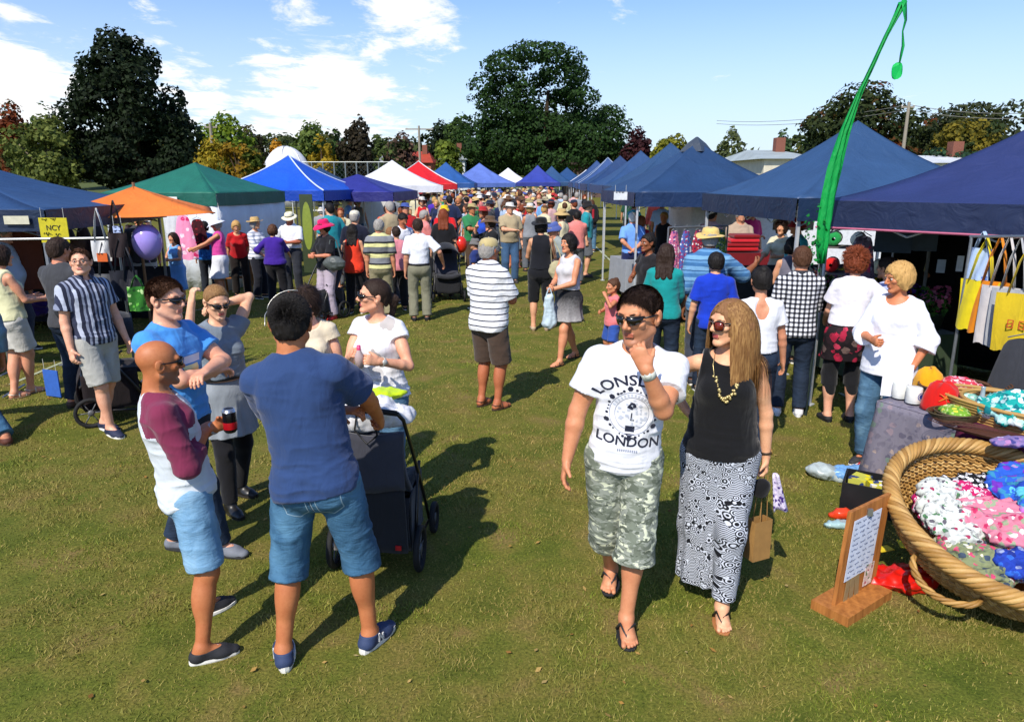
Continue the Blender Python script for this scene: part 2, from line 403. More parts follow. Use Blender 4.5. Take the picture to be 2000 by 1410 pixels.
def nets(D, org, h):
    S = D < 0; nx, ny, nz = D.shape
    c = np.zeros((nx - 1, ny - 1, nz - 1), np.int8)
    off = [(i, j, k) for i in (0, 1) for j in (0, 1) for k in (0, 1)]
    for i, j, k in off: c += S[i:nx - 1 + i, j:ny - 1 + j, k:nz - 1 + k]
    I = np.argwhere((c > 0) & (c < 8))
    if len(I) == 0: return np.zeros((0, 3)), np.zeros((0, 4), int)
    idm = np.full(c.shape, -1, np.int32); idm[I[:, 0], I[:, 1], I[:, 2]] = np.arange(len(I))
    vals = {o: D[I[:, 0] + o[0], I[:, 1] + o[1], I[:, 2] + o[2]] for o in off}
    acc = np.zeros((len(I), 3)); cnt = np.zeros(len(I))
    for a in off:
        for ax in range(3):
            if a[ax]: continue
            b = list(a); b[ax] = 1; b = tuple(b); va, vb = vals[a], vals[b]; m = (va < 0) != (vb < 0)
            t = np.where(m, va / np.where(m, va - vb, 1), 0)
            p = np.array(a, float)[None, :].repeat(len(I), 0); p[:, ax] += t
            acc += p * m[:, None]; cnt += m
    V = org + h * (I + acc / np.maximum(cnt, 1)[:, None])
    F = []
    for ax in range(3):
        o1, o2 = [(1, 2), (2, 0), (0, 1)][ax]
        sl0 = [slice(None)] * 3; sl1 = [slice(None)] * 3; sl0[ax] = slice(0, -1); sl1[ax] = slice(1, None)
        s0 = S[tuple(sl0)]; s1 = S[tuple(sl1)]; E = np.argwhere(s0 != s1)
        E = E[(E[:, o1] > 0) & (E[:, o2] > 0) & (E[:, o1] < D.shape[o1] - 1) & (E[:, o2] < D.shape[o2] - 1)]
        if not len(E): continue
        def cell(d1, d2):
            q = E.copy(); q[:, o1] += d1; q[:, o2] += d2; return idm[q[:, 0], q[:, 1], q[:, 2]]
        q = np.stack([cell(-1, -1), cell(0, -1), cell(0, 0), cell(-1, 0)], 1)
        fl = s0[E[:, 0], E[:, 1], E[:, 2]]; q[~fl] = q[~fl][:, ::-1]; F.append(q)
    F = np.concatenate(F); return V, F[(F >= 0).all(1)]
def vnormals(V, F):
    n = np.cross(V[F[:, 2]] - V[F[:, 0]], V[F[:, 3]] - V[F[:, 1]]); N = np.zeros_like(V)
    for i in range(4): np.add.at(N, F[:, i], n)
    return N / (np.linalg.norm(N, axis=1)[:, None] + 1e-12)
def vnoise(P, seed=0):          # value noise in [0,1]
    P = np.asarray(P, float); i = np.floor(P).astype(np.int64); f = P - i; f = f * f * (3 - 2 * f); r = 0
    for o in [(a, b, c) for a in (0, 1) for b in (0, 1) for c in (0, 1)]:
        q = i + np.array(o); hsh = (q[:, 0] * 73856093 ^ q[:, 1] * 19349663 ^ q[:, 2] * 83492791 ^ (seed * 2654435761)) & 0x7fffffff
        hsh = (hsh * 1103515245 + 12345) & 0x7fffffff; hsh = ((hsh >> 7) * 2246822519) & 0x7fffffff
        v = (hsh & 0xffff) / 65535.0
        w = np.ones(len(P))
        for k in range(3): w = w * (f[:, k] if o[k] else 1 - f[:, k])
        r = r + v * w
    return r
def wrinkle(V, F, amp, seed=0, sc=(9, 9, 16), dirn=None):
    if not len(V): return V
    N = vnormals(V, F); w = V + .03 * np.stack([vnoise(V * 6 + 11 * k, seed + k) for k in range(3)], 1)
    a = vnoise(w * np.array(sc), seed); b = vnoise(w * np.array(sc) * 2.1 + 5, seed + 9)
    r = (1 - np.abs(2 * a - 1)) ** 2 * .7 + (1 - np.abs(2 * b - 1)) * .3 - .45
    return V + N * (amp * r)[:, None]
def smooth_verts(V, F, it=1):
    for _ in range(it):
        A = np.zeros_like(V); c = np.zeros(len(V))
        for i in range(4):
            j = F[:, (i + 1) % 4]; np.add.at(A, F[:, i], V[j]); np.add.at(A, j, V[F[:, i]]); np.add.at(c, F[:, i], 1); np.add.at(c, j, 1)
        V = V * .5 + .5 * A / np.maximum(c, 1)[:, None]
    return V

# ------------------------------------------------ people
ARM = dict(   # wrist target (outward, forward, up) for a 1.75 m body, elbow pole, fingers' curl
    down=((.27, .05, .87), (.6, -1, 0), 22), hang=((.24, .0, .87), (.3, -1, 0), 28), hip=((.20, .02, 1.04), (1, -.6, .1), 30),
    fold=((-.07, .21, 1.17), (1, .35, -.5), 30), hold=((.13, .34, 1.12), (.5, -.6, -1), 55), holdc=((.03, .28, 1.14), (.8, -.1, -1), 55),
    holdlow=((.12, .30, 1.0), (.6, -.8, -1), 55), chin=((.04, .19, 1.42), (.5, .4, -1), 60), nape=((.10, -.10, 1.60), (1, .25, .35), 40),
    brow=((.10, .16, 1.60), (.8, .6, -.4), 40), reach=((.24, .47, 1.28), (.2, -.3, -1), 25), reachlow=((.22, .42, 1.05), (.3, -.5, -1), 30),
    back=((.03, -.17, 1.0), (1, -.5, .1), 40), push=((.2, .36, 1.03), (.5, -.6, -1), 70), pocket=((.21, .05, .92), (1, -.8, 0), 40), wide=((.42, .05, 1.0), (.3, -1, .2), 25),
    swingf=((.24, .24, .93), (.4, -1, -.2), 30), swingb=((.27, -.2, .92), (.4, -1, -.2), 30), up=((.15, .25, 1.5), (.7, -.2, -1), 50))
def ik(a, c, l1, l2, pole):
    d = c - a; L = np.linalg.norm(d); mx = (l1 + l2) * .995
    if L > mx: c = a + d / L * mx; d = c - a; L = mx
    L = max(L, abs(l1 - l2) + .01); e = nrm(d); x = (l1 * l1 - l2 * l2 + L * L) / (2 * L); hh = math.sqrt(max(l1 * l1 - x * x, 1e-6))
    p = np.asarray(pole, float); p = nrm(p - e * (p @ e)); return a + e * x + p * hh, c
def rotm(ax, ang):
    c, s = math.cos(ang), math.sin(ang)
    return np.array({'x': [[1, 0, 0], [0, c, -s], [0, s, c]], 'y': [[c, 0, s], [0, 1, 0], [-s, 0, c]], 'z': [[c, -s, 0], [s, c, 0], [0, 0, 1]]}[ax])
def to_body(S, p):
    a = R(180 + S.get('yaw', 0)); x, y = p[0] - S['pos'][0], p[1] - S['pos'][1]; c, n = math.cos(-a), math.sin(-a); return A3(c * x - n * y, n * x + c * y, p[2])
def skeleton(S):
    s = S['H'] / 1.75; fem = S.get('sex', 'm') == 'f'; child = S.get('child', 0); g = S.get('girth', 1.0); J = dict(s=s, fem=fem, g=g)
    hipw = .098 * s; L1, L2 = .43 * s, .42 * s
    feet = S.get('feet', ((.11, 0, 8), (.11, 0, 8))); an = []; fy = []
    for sd, f in zip((1, -1), feet):
        x, y, ya = f[:3]; lift = f[3] if len(f) > 3 else 0
        an.append(A3(sd * x if not S.get('absfeet') else x, y, .078 * s + lift)); fy.append(R(-sd * ya) if not S.get('absfeet') else R(-ya))
    off = np.array(S.get('pelvis', (0, 0)), float)
    hz = .917 * s
    for sd, a in zip((1, -1), an):
        d = math.hypot(sd * hipw + off[0] - a[0], off[1] - a[1]); mx = (L1 + L2) * .992
        hz = min(hz, a[2] + math.sqrt(max(mx * mx - d * d, .2 * s)))
    J['pel'] = pel = A3(off[0], off[1], hz + .035 * s)
    lean = S.get('lean', (0, 0)); tw = R(S.get('twist', 0))      # degrees: forward, to the right
    RL = rotm('z', -tw) @ rotm('x', -R(lean[0])) @ rotm('y', R(lean[1]))
    hz0 = .94 * s
    tp = lambda x, y, z: pel + RL @ (A3(x * s, y * s, z * s - hz0))
    J['tp'] = tp; J['RL'] = RL
    J['hip'] = [pel + A3(sd * hipw, 0, -.035 * s) for sd in (1, -1)]
    J['an'] = an; J['fy'] = fy; J['kn'] = []
    for i in (0, 1):
        fd = rotm('z', fy[i]) @ A3(0, 1, 0); k, a = ik(J['hip'][i], an[i], L1, L2, fd + A3(0, .3, 0)); J['kn'].append(k)
    shw = (.150 if fem else .174) * (1 + (g - 1) * .35) * (.92 if child else 1) * S.get('shw', 1); J['shw'] = shw
    shr = S.get('shrug', 0); J['sh'] = [tp(sd * shw, -.012, 1.402 + shr) for sd in (1, -1)]
    J['el'] = []; J['wr'] = []; J['curl'] = []; J['hd'] = []
    arms = S.get('arms', ('down', 'down')); l1, l2 = .285 * s, .255 * s
    J['hn'] = []
    for i, (sd, a) in enumerate(zip((1, -1), arms)):
        a = ARM[a] if isinstance(a, str) else a; t, pole, curl = a[:3]
        if t[0] == 'px': t = to_body(S, at(*t[1:]))
        elif isinstance(t, tuple): t = tp(sd * t[0] if not (len(a) > 5) else t[0], t[1], t[2]) if len(t) == 3 else np.array(t[:3])
        pole = RL @ A3(sd * pole[0], pole[1], pole[2]); e, w = ik(J['sh'][i], np.asarray(t, float), l1, l2, pole)
        J['el'].append(e); J['wr'].append(w); J['curl'].append(curl)
        d = nrm(w - e); 
        if len(a) > 3 and a[3] is not None: d = nrm(RL @ A3(sd * a[3][0], a[3][1], a[3][2]))
        n = RL @ A3(-sd, 0, 0) if not (len(a) > 4 and a[4] is not None) else RL @ A3(sd * a[4][0], a[4][1], a[4][2])
        if abs(n @ d) > .8: n = A3(0, .2, -1)
        n = nrm(n - d * (n @ d)); J['hd'].append(d); J['hn'].append(n)
    hy, hp, hr = (tuple(S.get('head', (0, 0, 0))) + (0, 0, 0))[:3]          # yaw to the right, pitch down, roll
    HR = rotm('z', -R(hy)) @ rotm('x', -R(hp)) @ rotm('y', R(hr)); J['HR'] = HR
    nb = tp(0, -.02, 1.485); J['nb'] = nb
    hs = s * S.get('hs', 1.03) * (1.0 if not child else 1.25 if child == 1 else 1.12); J['hs'] = hs
    J['HC'] = nb + A3(0, 0, .145 * s + (hs - s) * .09) + RL @ A3(0, .035 * s, 0) + HR @ A3(0, .01 * s, 0)
    J['hp'] = lambda x, y, z: J['HC'] + HR @ (A3(x, y, z) * hs)
    return J
def torso(F, J, inf, k=.05, low=False, bust=True, fat=None):
    s, g, tp, fem = J['s'], J['g'], J['tp'], J['fem']; fy = J['RL'] @ A3(0, 1, 0); i = inf / s; gg = fat or g
    if fem:
        F.u(f_cone(tp(0, 0, 1.36), tp(0, .005, 1.27), (.118 + i) * s, (.135 * g + i) * s, fy, .74), k)
        F.u(f_cone(tp(0, .005, 1.25), tp(0, .008, 1.10), (.130 * g + i) * s, (.122 * gg + i) * s, fy, .78), k)
        F.u(f_cone(tp(0, .008, 1.10), tp(0, -.005, .95), (.122 * gg + i) * s, (.160 * gg + i) * s, fy, .76), k)
        if bust:
            for sd in (1, -1): F.u(f_ell(tp(sd * .066, .088, 1.275), (A3(.062, .055, .062) * g + i * .6) * s), .035)
    else:
        F.u(f_cone(tp(0, -.005, 1.37), tp(0, .008, 1.27), (.145 * g + i) * s, (.158 * g + i) * s, fy, .70), k)
        F.u(f_cone(tp(0, .005, 1.27), tp(0, .01, 1.10), (.147 * g + i) * s, (.132 * gg + i) * s, fy, .76), k)
        F.u(f_cone(tp(0, .01, 1.10), tp(0, -.002, .97), (.132 * gg + i) * s, (.144 * gg + i) * s, fy, .76), k)
        if gg > 1.15: F.u(f_ell(tp(0, .07, 1.10), A3(.13 * gg + i, .11 * gg + i, .13 * gg + i) * s), .06)
        for sd in (1, -1): F.u(f_ell(tp(sd * .075, .065 * g, 1.33), (A3(.085, .055, .07) + i * .7) * s), .04)
    for j, sd in enumerate((1, -1)):       # shoulder girdle
        F.u(f_cone(tp(sd * .03, -.02, 1.450), J['sh'][j] + J['RL'] @ A3(-sd * .02, 0, .0) * s, (.046 + i) * s, (.050 * (g * .4 + .6) + i) * s), .03)
        F.u(f_ell(tp(sd * .08, -.06, 1.34), (A3(.075, .05, .10) + i * .8) * s), .04)
def seat(F, J, inf, k=.04):
    s, g = J['s'], J['g']; p = J['pel']; i = inf / s; fem = J['fem']; gg = g * (1.06 if fem else 1.0)
    F.u(f_ell(p + A3(0, .0, -.005) * s, (A3(.158 * gg, .108 * gg, .105) + i) * s), k)
    for sd in (1, -1): F.u(f_ell(p + A3(sd * .072, -.045, -.055) * s, (A3(.082 * gg, .082, .085) + i) * s), k)
def arm(F, J, j, inf=0, upto=2.0, flare=0, k=.02, fat=1.0):
    """arm j from the shoulder; upto 0..1 along the upper arm, 1..2 along the forearm"""
    s = J['s']; g = (J['g'] * .5 + .5) * fat * (.80 if J['fem'] else .98); sh, el, wr = J['sh'][j], J['el'][j], J['wr'][j]; i = inf
    r0, r1, r2, r3 = .054 * g * s + i, .043 * g * s + i, .044 * g * s + i, .0275 * (g * .5 + .5) * s + i
    u = min(upto, 1.0); e = sh + (el - sh) * u; re = r0 + (r1 - r0) * u + (flare if upto <= 1 else flare * .3)
    if upto >= 1: F.u(f_cone(sh, el, r0, re), k)
    else:
        ext = e + (el - sh) * .2; F.u(f_cut(f_cone(sh, ext, r0, re), e, el - sh), k)
    if not inf: F.u(f_ell(sh + (el - sh) * .5 + J['RL'] @ A3(0, .006, 0) * s, A3(.046, .049, .085) * g * s, frame(el - sh)), .03); 
    if upto > 1:
        u = upto - 1; m = el + (wr - el) * .28; 
        if upto >= 2:
            F.u(f_cone(el, m, r1 + (flare * .3), r2 + flare * .3), k); F.u(f_cone(m, wr, r2 + flare * .3, r3 + flare), k)
        else:
            e = el + (wr - el) * u; F.u(f_cut(f_cone(el, e + (wr - el) * .15, r1 + flare * .3, r2 - (r2 - r3) * max(0, u - .2) + flare), e, wr - el), k)
def frame(d):
    d = nrm(d); a = nrm(np.cross(d, A3(0, 1, .01))); b = np.cross(d, a); return np.array([a, b, d])
def leg(F, J, j, inf=0, upto=2.0, flare=0, k=.03, calf=True):
    s = J['s']; g = J['g'] * .6 + .4; g *= (1.04 if J['fem'] else 1.0) * (1 if not inf else 1); hp, kn, an = J['hip'][j], J['kn'][j], J['an'][j]; i = inf
    r0, r1, r2, r3 = .088 * g * s + i, .055 * g * s + i, .054 * g * s + i, .036 * s + i
    if upto <= 1:
        e = hp + (kn - hp) * upto; F.u(f_cut(f_cone(hp, e + (kn - hp) * .2, r0, r0 + (r1 - r0) * upto + flare), e, kn - hp), k); return
    F.u(f_cone(hp, kn, r0, r1 + flare * .4), k)
    u = upto - 1; e = kn + (an - kn) * min(u, 1)
    if upto < 2:
        rr = r1 + (r3 - r1) * u; F.u(f_cut(f_cone(kn, e + (an - kn) * .15, r1 + flare * .4, rr + flare), e, an - kn), k)
    else: 
        F.u(f_cone(kn, an, r1 * .94 + flare * .4, r3 + flare), k)
    if calf:
        fd = rotm('z', J['fy'][j]) @ A3(0, 1, 0); F.u(f_ell(kn + (an - kn) * .30 - fd * .017 * s, (A3(.050, .053, .115) * g * s + i * .6), frame(an - kn)), .04)
        if not inf: F.u(f_ell(kn + fd * .012 * s, A3(.046, .045, .055) * s, frame(an - kn)), .03)
def hand(F, J, j, k=.006):
    s, d, n, w, c = J['s'], J['hd'][j], J['hn'][j], J['wr'][j], R(J['curl'][j]); sd = (1, -1)[j]; q = s * (.90 if J['fem'] else 1.0)
    u = np.cross(d, n) * sd
    F.u(f_cone(w - d * .01 * q, w + d * .035 * q, .025 * q, .031 * q, n, .62), .02)
    F.u(f_cone(w + d * .03 * q, w + d * .078 * q, .034 * q, .040 * q, n, .40), .015)
    F.u(f_ell(w + (d * .035 + u * .022 + n * .008) * q, A3(.018, .016, .026) * q), .012)
    for o, ln, sp in ((.029, .070, .10), (.0095, .079, .03), (-.010, .073, -.04), (-.028, .057, -.12)):
        p = w + d * .088 * q + u * o * q; dd = nrm(d + u * sp); r = .0092 * q; a = c * .8
        for f, rr in ((.45, .92), (.32, .85), (.23, .74)):
            v = dd * math.cos(a) + n * math.sin(a); p2 = p + v * ln * f * q; F.u(f_cone(p, p2, r, .0092 * rr * q), k); p = p2; r = .0092 * rr * q; a += c * .95
    p = w + (d * .028 + u * .026) * q; v = nrm(d * .62 + u * .70 + n * (.25 + .5 * math.sin(c)))
    p2 = p + v * .036 * q; F.u(f_cone(p, p2, .0135 * q, .0105 * q), .012); v2 = nrm(v + d * .35 + n * .35 * math.sin(c) * 1.5); F.u(f_cone(p2, p2 + v2 * .030 * q, .0105 * q, .0085 * q), k)
def foot(F, J, j, inf=0, toes=False):
    s = J['s'] * (.92 if J['fem'] else 1.0); a = J['an'][j].copy(); f = rotm('z', J['fy'][j]) @ A3(0, 1, 0); r_ = rotm('z', J['fy'][j]) @ A3(1, 0, 0); z = a[2] - .078 * J['s']
    P = lambda x, y, h: A3(a[0], a[1], z) + r_ * x * s + f * y * s + A3(0, 0, h * s)
    i = inf / s; base = .012 if toes else 0.0
    F.u(f_cone(P(0, -.005, .085), P(0, -.028, .045 + base), (.036 + i) * s, (.034 + i) * s), .02)
    F.u(f_cone(P(0, -.03, .034 + base), P(0, .10, (.028 if not toes else .022) + base), (.033 + i) * s, (.039 + i) * s, A3(0, 0, 1), .75 if not toes else .62), .02)
    F.u(f_cone(P(0, .0, .075), P(0, .10, .034 + base), (.033 + i) * s, (.030 + i) * s), .025)
    if toes:
        sd = (1, -1)[j]
        for x, y, r in ((-.026, .155, .0125), (-.004, .160, .0095), (.011, .153, .0090), (.024, .143, .0085), (.036, .130, .0080)):
            F.u(f_cone(P(sd * x * .9, .095, .020 + base), P(sd * x * 1.12, y + .002, .011 + base), .012 * s, r * s), .003)
    else:
        F.u(f_cone(P(0, .09, .027), P(0, .155, .022), (.038 + i) * s, (.030 + i) * s, A3(0, 0, 1), .72), .02)
def headf(F, J, det=True, hair=False):
    hp, q, HR = J['hp'], J['hs'], J['HR']; fem = J['fem']; M = HR.T
    F.u(f_ell(hp(0, -.014, .032), A3(.0755, .096, .083) * q, M), .02)
    F.u(f_ell(hp(0, .022, -.030), A3(.057 if fem else .060, .066, .076) * q, M), .03)
    F.u(f_cone(J['nb'] + A3(0, -.005, -.05) * J['s'], hp(0, -.018, -.045), (.050 if fem else .060) * J['s'], (.046 if fem else .057) * q), .03)
    for sd in (1, -1):
        F.u(f_cone(hp(sd * .052, .0, -.055), hp(sd * .018, .064, -.094), (.017 if fem else .022) * q, .016 * q), .02)
        F.u(f_ell(hp(sd * .041, .062, -.014), A3(.021, .018, .016) * q, M), .014)
        F.u(f_ell(hp(sd * .0775, -.008, -.006), A3(.011, .020, .031) * q, M), .005)
        F.u(f_ell(hp(sd * .086, -.018, .006), A3(.006, .017, .024) * q, M), .004)
        if det: F.s(f_ell(hp(sd * .086, -.001, -.002), A3(.006, .009, .014) * q, M), .004)
    F.u(f_ell(hp(0, .074, -.097), A3(.020, .016, .016) * q, M), .015)
    if det:
        F.u(f_cone(hp(-.036, .074, .029), hp(.036, .074, .029), (.011 if fem else .0135) * q, (.011 if fem else .0135) * q), .012)
        for sd in (1, -1): F.s(f_ell(hp(sd * .031, .097, .007), A3(.017, .014, .012) * q, M), .012)
    F.u(f_cone(hp(0, .083, .018), hp(0, .108, -.020), .0085 * q, .0115 * q), .010)
    for sd in (1, -1): F.u(f_ell(hp(sd * .011, .097, -.026), A3(.0085, .010, .0075) * q, M), .005)
    if det:
        F.u(f_cone(hp(-.018, .083, -.0535), hp(.018, .083, -.0535), .0050 * q, .0050 * q), .006)
        F.u(f_cone(hp(-.015, .082, -.0635), hp(.015, .082, -.0635), .0060 * q, .0060 * q), .006)
        F.s(f_cone(hp(-.022, .093, -.0585), hp(.022, .093, -.0585), .0018 * q, .0018 * q), .003)
        if J.get('smile'):
            F.s(f_ell(hp(0, .098, -.060), A3(.021, .014, .0075) * q, M), .003)
def to_local(J, V): return ((V - J['HC']) @ J['HR']) / J['hs']
def hair_fn(J, style, thick=.012, hl=.0, hoff=0):
    """field for a hair cap"""
    hp, q, M = J['hp'], J['hs'], J['HR'].T; F = Field(); t = thick
    F.u(f_ell(hp(0, -.016, .034), A3(.0765 + t, .097 + t, .084 + t) * q, M), .01)
    F.u(f_ell(hp(0, -.045, -.01), A3(.066 + t, .066 + t, .075 + t) * q, M), .02)
    HC, HR = J['HC'], J['HR']
    def loc(X, Y, Z):
        x = (X - HC[0]) * HR[0, 0] + (Y - HC[1]) * HR[1, 0] + (Z - HC[2]) * HR[2, 0]
        y = (X - HC[0]) * HR[0, 1] + (Y - HC[1]) * HR[1, 1] + (Z - HC[2]) * HR[2, 1]
        z = (X - HC[0]) * HR[0, 2] + (Y - HC[1]) * HR[1, 2] + (Z - HC[2]) * HR[2, 2]; return x / q, y / q, z / q
    def short(X, Y, Z):
        x, y, z = loc(X, Y, Z)
        L = hoff + np.where(y > .0, .004 + y * .92 + hl * np.clip(y, 0, .1) * 10, .004 + y * .85 - .0 * x) 
        L = np.where(y < -.075, -.062, L) + np.maximum(0, np.abs(x) - .045) * np.where(y > .02, -.5, 0)
        return (L - z) * .7 * q
    if style in ('short', 'bun', 'pony', 'crop'): F.cutf(short)
    if style == 'bun': F.u(f_ell(hp(0, -.06, .105), A3(.042, .042, .038) * q, M), .01)
    if style == 'pony':
        F.u(f_cone(hp(0, -.10, .02), hp(.0, -.145, -.02), .022 * q, .03 * q), .015); F.u(f_cone(hp(0, -.145, -.02), hp(.01, -.135, -.16), .03 * q, .012 * q), .02)
    if style in ('bob', 'fringe', 'long', 'curly'):
        w = .018 if style == 'curly' else .010
        F.u(f_ell(hp(0, -.03, -.012), A3(.086 + w, .088 + w, .088 + w) * q, M), .02)
        for sd in (1, -1): F.u(f_cone(hp(sd * .072, -.008, .0), hp(sd * .07, -.005, -.085), .022 * q, .018 * q), .02)
        if style == 'long':
            nb = J['nb']; RL = J['RL']; s = J['s']
            for x in (-.06, 0, .06): F.u(f_cone(hp(x, -.06, -.02), nb + RL @ A3(x * 1.25, -.085, -.12) * s, .045 * q, .03 * q), .03)
        F.s(f_ell(hp(0, .105, -.040), A3(.058, .085, .088 if style != 'fringe' else .070) * q, M), .01)
        F.s(f_ell(hp(0, .10, .012 if style != 'fringe' else -.02), A3(.050, .075, .052) * q, M), .01)
        if style in ('bob', 'fringe', 'curly'): F.cutf(lambda X, Y, Z: (-.098 - loc(X, Y, Z)[2]) * q)
    return F
def strands(J, n, length, style, hl=0, seed=1, width=.0016, avoid=None, seg=5):
    """hair as thousands of narrow ribbons rooted on the scalp; one mesh"""
    r = np.random.RandomState(seed); q = J['hs']; rad = A3(.0765, .097, .084); C = A3(0, -.016, .034)
    d = r.normal(size=(n * 4, 3)); d /= np.linalg.norm(d, axis=1)[:, None]; P = C + d * rad
    x, y, z = P.T; L = np.where(y > 0, .004 + y * .92 + hl * np.clip(y, 0, .1) * 10, .004 + y * .85); L = np.where(y < -.07, -.06, L)
    P = P[z > L][:n]; N = (P - C) / rad ** 2; N /= np.linalg.norm(N, axis=1)[:, None]; m = len(P)
    ln = length * r.uniform(.6, 1.15, m); pts = [P.copy()]
    if style == 'long':
        dirs = np.stack([np.sign(P[:, 0] + .012) * (.5 + np.clip(P[:, 1], 0, .1) * 12), np.where(P[:, 1] > 0, -.5, -.7), np.full(m, -.15)], 1)
    elif style == 'fwd': dirs = np.tile(A3(0, .9, .0), (m, 1)) + N * .45 + r.normal(size=(m, 3)) * .14
    elif style == 'up': dirs = N * .8 + A3(0, .6, .2) + r.normal(size=(m, 3)) * .16
    elif style == 'back': dirs = np.tile(A3(0, -1, -.1), (m, 1)) + N * .12 + r.normal(size=(m, 3)) * .1
    else: dirs = np.tile(A3(0, -.2, -.9), (m, 1)) + N * .5 + r.normal(size=(m, 3)) * .3
    dirs /= np.linalg.norm(dirs, axis=1)[:, None]; cur = P.copy(); v = dirs
    lim = 1.06 + .05 * r.rand(m)
    Mi = J['HR']; down = Mi.T @ A3(0, 0, -1)
    for k in range(seg):
        g_ = {'long': .5, 'back': .12}.get(style, .10)
        if style == 'long' : v = v + down * (g_ + .5 * (k > 0))
        else: v = v + down * g_
        if style == 'back':
            v = A3(0, -.125, .0) + r.normal(size=(m, 3)) * .01 - cur; e = (cur - C) / rad ** 2; e /= np.linalg.norm(e, axis=1)[:, None]; v -= e * (v * e).sum(1)[:, None] * .8
        v = v / (np.linalg.norm(v, axis=1)[:, None] + 1e-6); cur = cur + v * (ln / seg)[:, None]
        if style == 'long':
            m_ = (cur[:, 1] > -.01) & (cur[:, 2] < .085) & (cur[:, 2] > -.2); sx = np.sign(cur[:, 0] + .012); cur[:, 0] = np.where(m_, sx * np.maximum(np.abs(cur[:, 0]), .072 - .03 * np.clip((cur[:, 2] - .03) / .055, 0, 1)), cur[:, 0])
            cur[:, 1] = np.where(m_, np.minimum(cur[:, 1], .055), cur[:, 1])
        e = (cur - C) / rad; L_ = np.linalg.norm(e, axis=1); ins = (L_ < lim) if style in ('long', 'back') else (L_ < 1.03); cur = np.where(ins[:, None], C + (cur - C) / L_[:, None] * (lim if style in ('long', 'back') else 1.03 + 0 * L_)[:, None], cur)
        if avoid is not None: cur = avoid(cur)
        v = cur - pts[-1]; v = v / (np.linalg.norm(v, axis=1)[:, None] + 1e-9); pts.append(cur.copy())
    pts = np.stack(pts, 1); w = np.cross(pts[:, -1] - pts[:, 0], N); w /= np.linalg.norm(w, axis=1)[:, None] + 1e-9
    wd = width * np.linspace(1, .25, seg + 1)[None, :, None] * r.uniform(.7, 1.3, (m, 1, 1)); a = pts - w[:, None] * wd; b = pts + w[:, None] * wd
    V = np.stack([a, b], 2).reshape(-1, 3); V = J['HC'] + (V @ J['HR'].T) * q
    base = (np.arange(m) * (seg + 1) * 2)[:, None]; k = (np.arange(seg) * 2)[None, :]; i0 = (base + k).ravel()
    return V, np.stack([i0, i0 + 1, i0 + 3, i0 + 2], 1)
def hmat(J):
    M = Matrix(J['HR'].tolist()).to_4x4() @ Matrix.Scale(J['hs'], 4); M.translation = Vector(J['HC']); return M
def put(o, M): o.data.transform(M); return o
def glasses(J, kind, root, parent_name='sunglasses', lens='#15120f', frame='#0c0b0b', lift=0):
    b = MB(); M = hmat(J)
    col = NT('dark_lens').done(srgb(lens), .12, None, .6) if kind != 'clear' else plain('lens_glass', '#c9c6c2', .1)
    fr = plain('glasses_frame', frame, .35)
    def rim(a, z): return Vector((.079 * math.sin(a) * 1.0, .012 + .096 * math.cos(a), z))
    lens_b = MB()
    if kind in ('wrap', 'round'):
        for sd in (1, -1):
            n = 10; a0, a1 = (.10, .98) if kind == 'wrap' else (.13, .78)
            V = []; F = []
            for i in range(n + 1):
                u = i / n; a = sd * (a0 + (a1 - a0) * u)
                if kind == 'wrap': top = .024 - .004 * u; bot = top - (.036 * math.sin(min(1, (u * .9 + .12)) * math.pi) ** .6 + .004) * (1 - .35 * u)
                else: hgt = .026 * math.sqrt(max(0, 1 - (2 * u - 1) ** 4)) ; top = .002 + hgt * .85; bot = .002 - hgt
                V += [rim(a, top + .0), rim(a, bot)]
            for i in range(n): F.append((2 * i, 2 * i + 1, 2 * i + 3, 2 * i + 2))
            lens_b.add(V, F)
            b.tube([V[i] for i in range(0, 2 * n + 2, 2)], .0028, 6); 
            if kind == 'round': b.tube([V[i] for i in range(1, 2 * n + 2, 2)], .0022, 6)
            b.tube([rim(sd * a1, .014), Vector((sd * .083, .03, .014)), Vector((sd * .084, -.012, .012)), Vector((sd * .08, -.03, .0))], [.0042, .0036, .0026, .002], 6)
        b.tube([rim(-.12, .014), rim(0, .018), rim(.12, .014)], .003, 6)
    else:
        for sd in (1, -1):
            pts = [rim(sd * (.36 + .26 * math.cos(t)), .004 + .015 * math.sin(t)) for t in np.linspace(0, 2 * math.pi, 17)]
            b.tube(pts, .0016, 5); b.tube([rim(sd * .62, .010), Vector((sd * .083, .03, .010)), Vector((sd * .083, -.02, .008))], .0016, 5)
        b.tube([rim(-.1, .008), rim(.1, .008)], .0018, 5)
    if lift: M = M @ Matrix.Translation((0, -.035, .062 + lift)) @ Matrix.Rotation(R(38), 4, 'X')
    f = put(b.build(parent_name, fr, root, True), M)
    if lens_b.V: l = put(lens_b.build('lens', col, f, True), M); solid(l, .002)
    return f
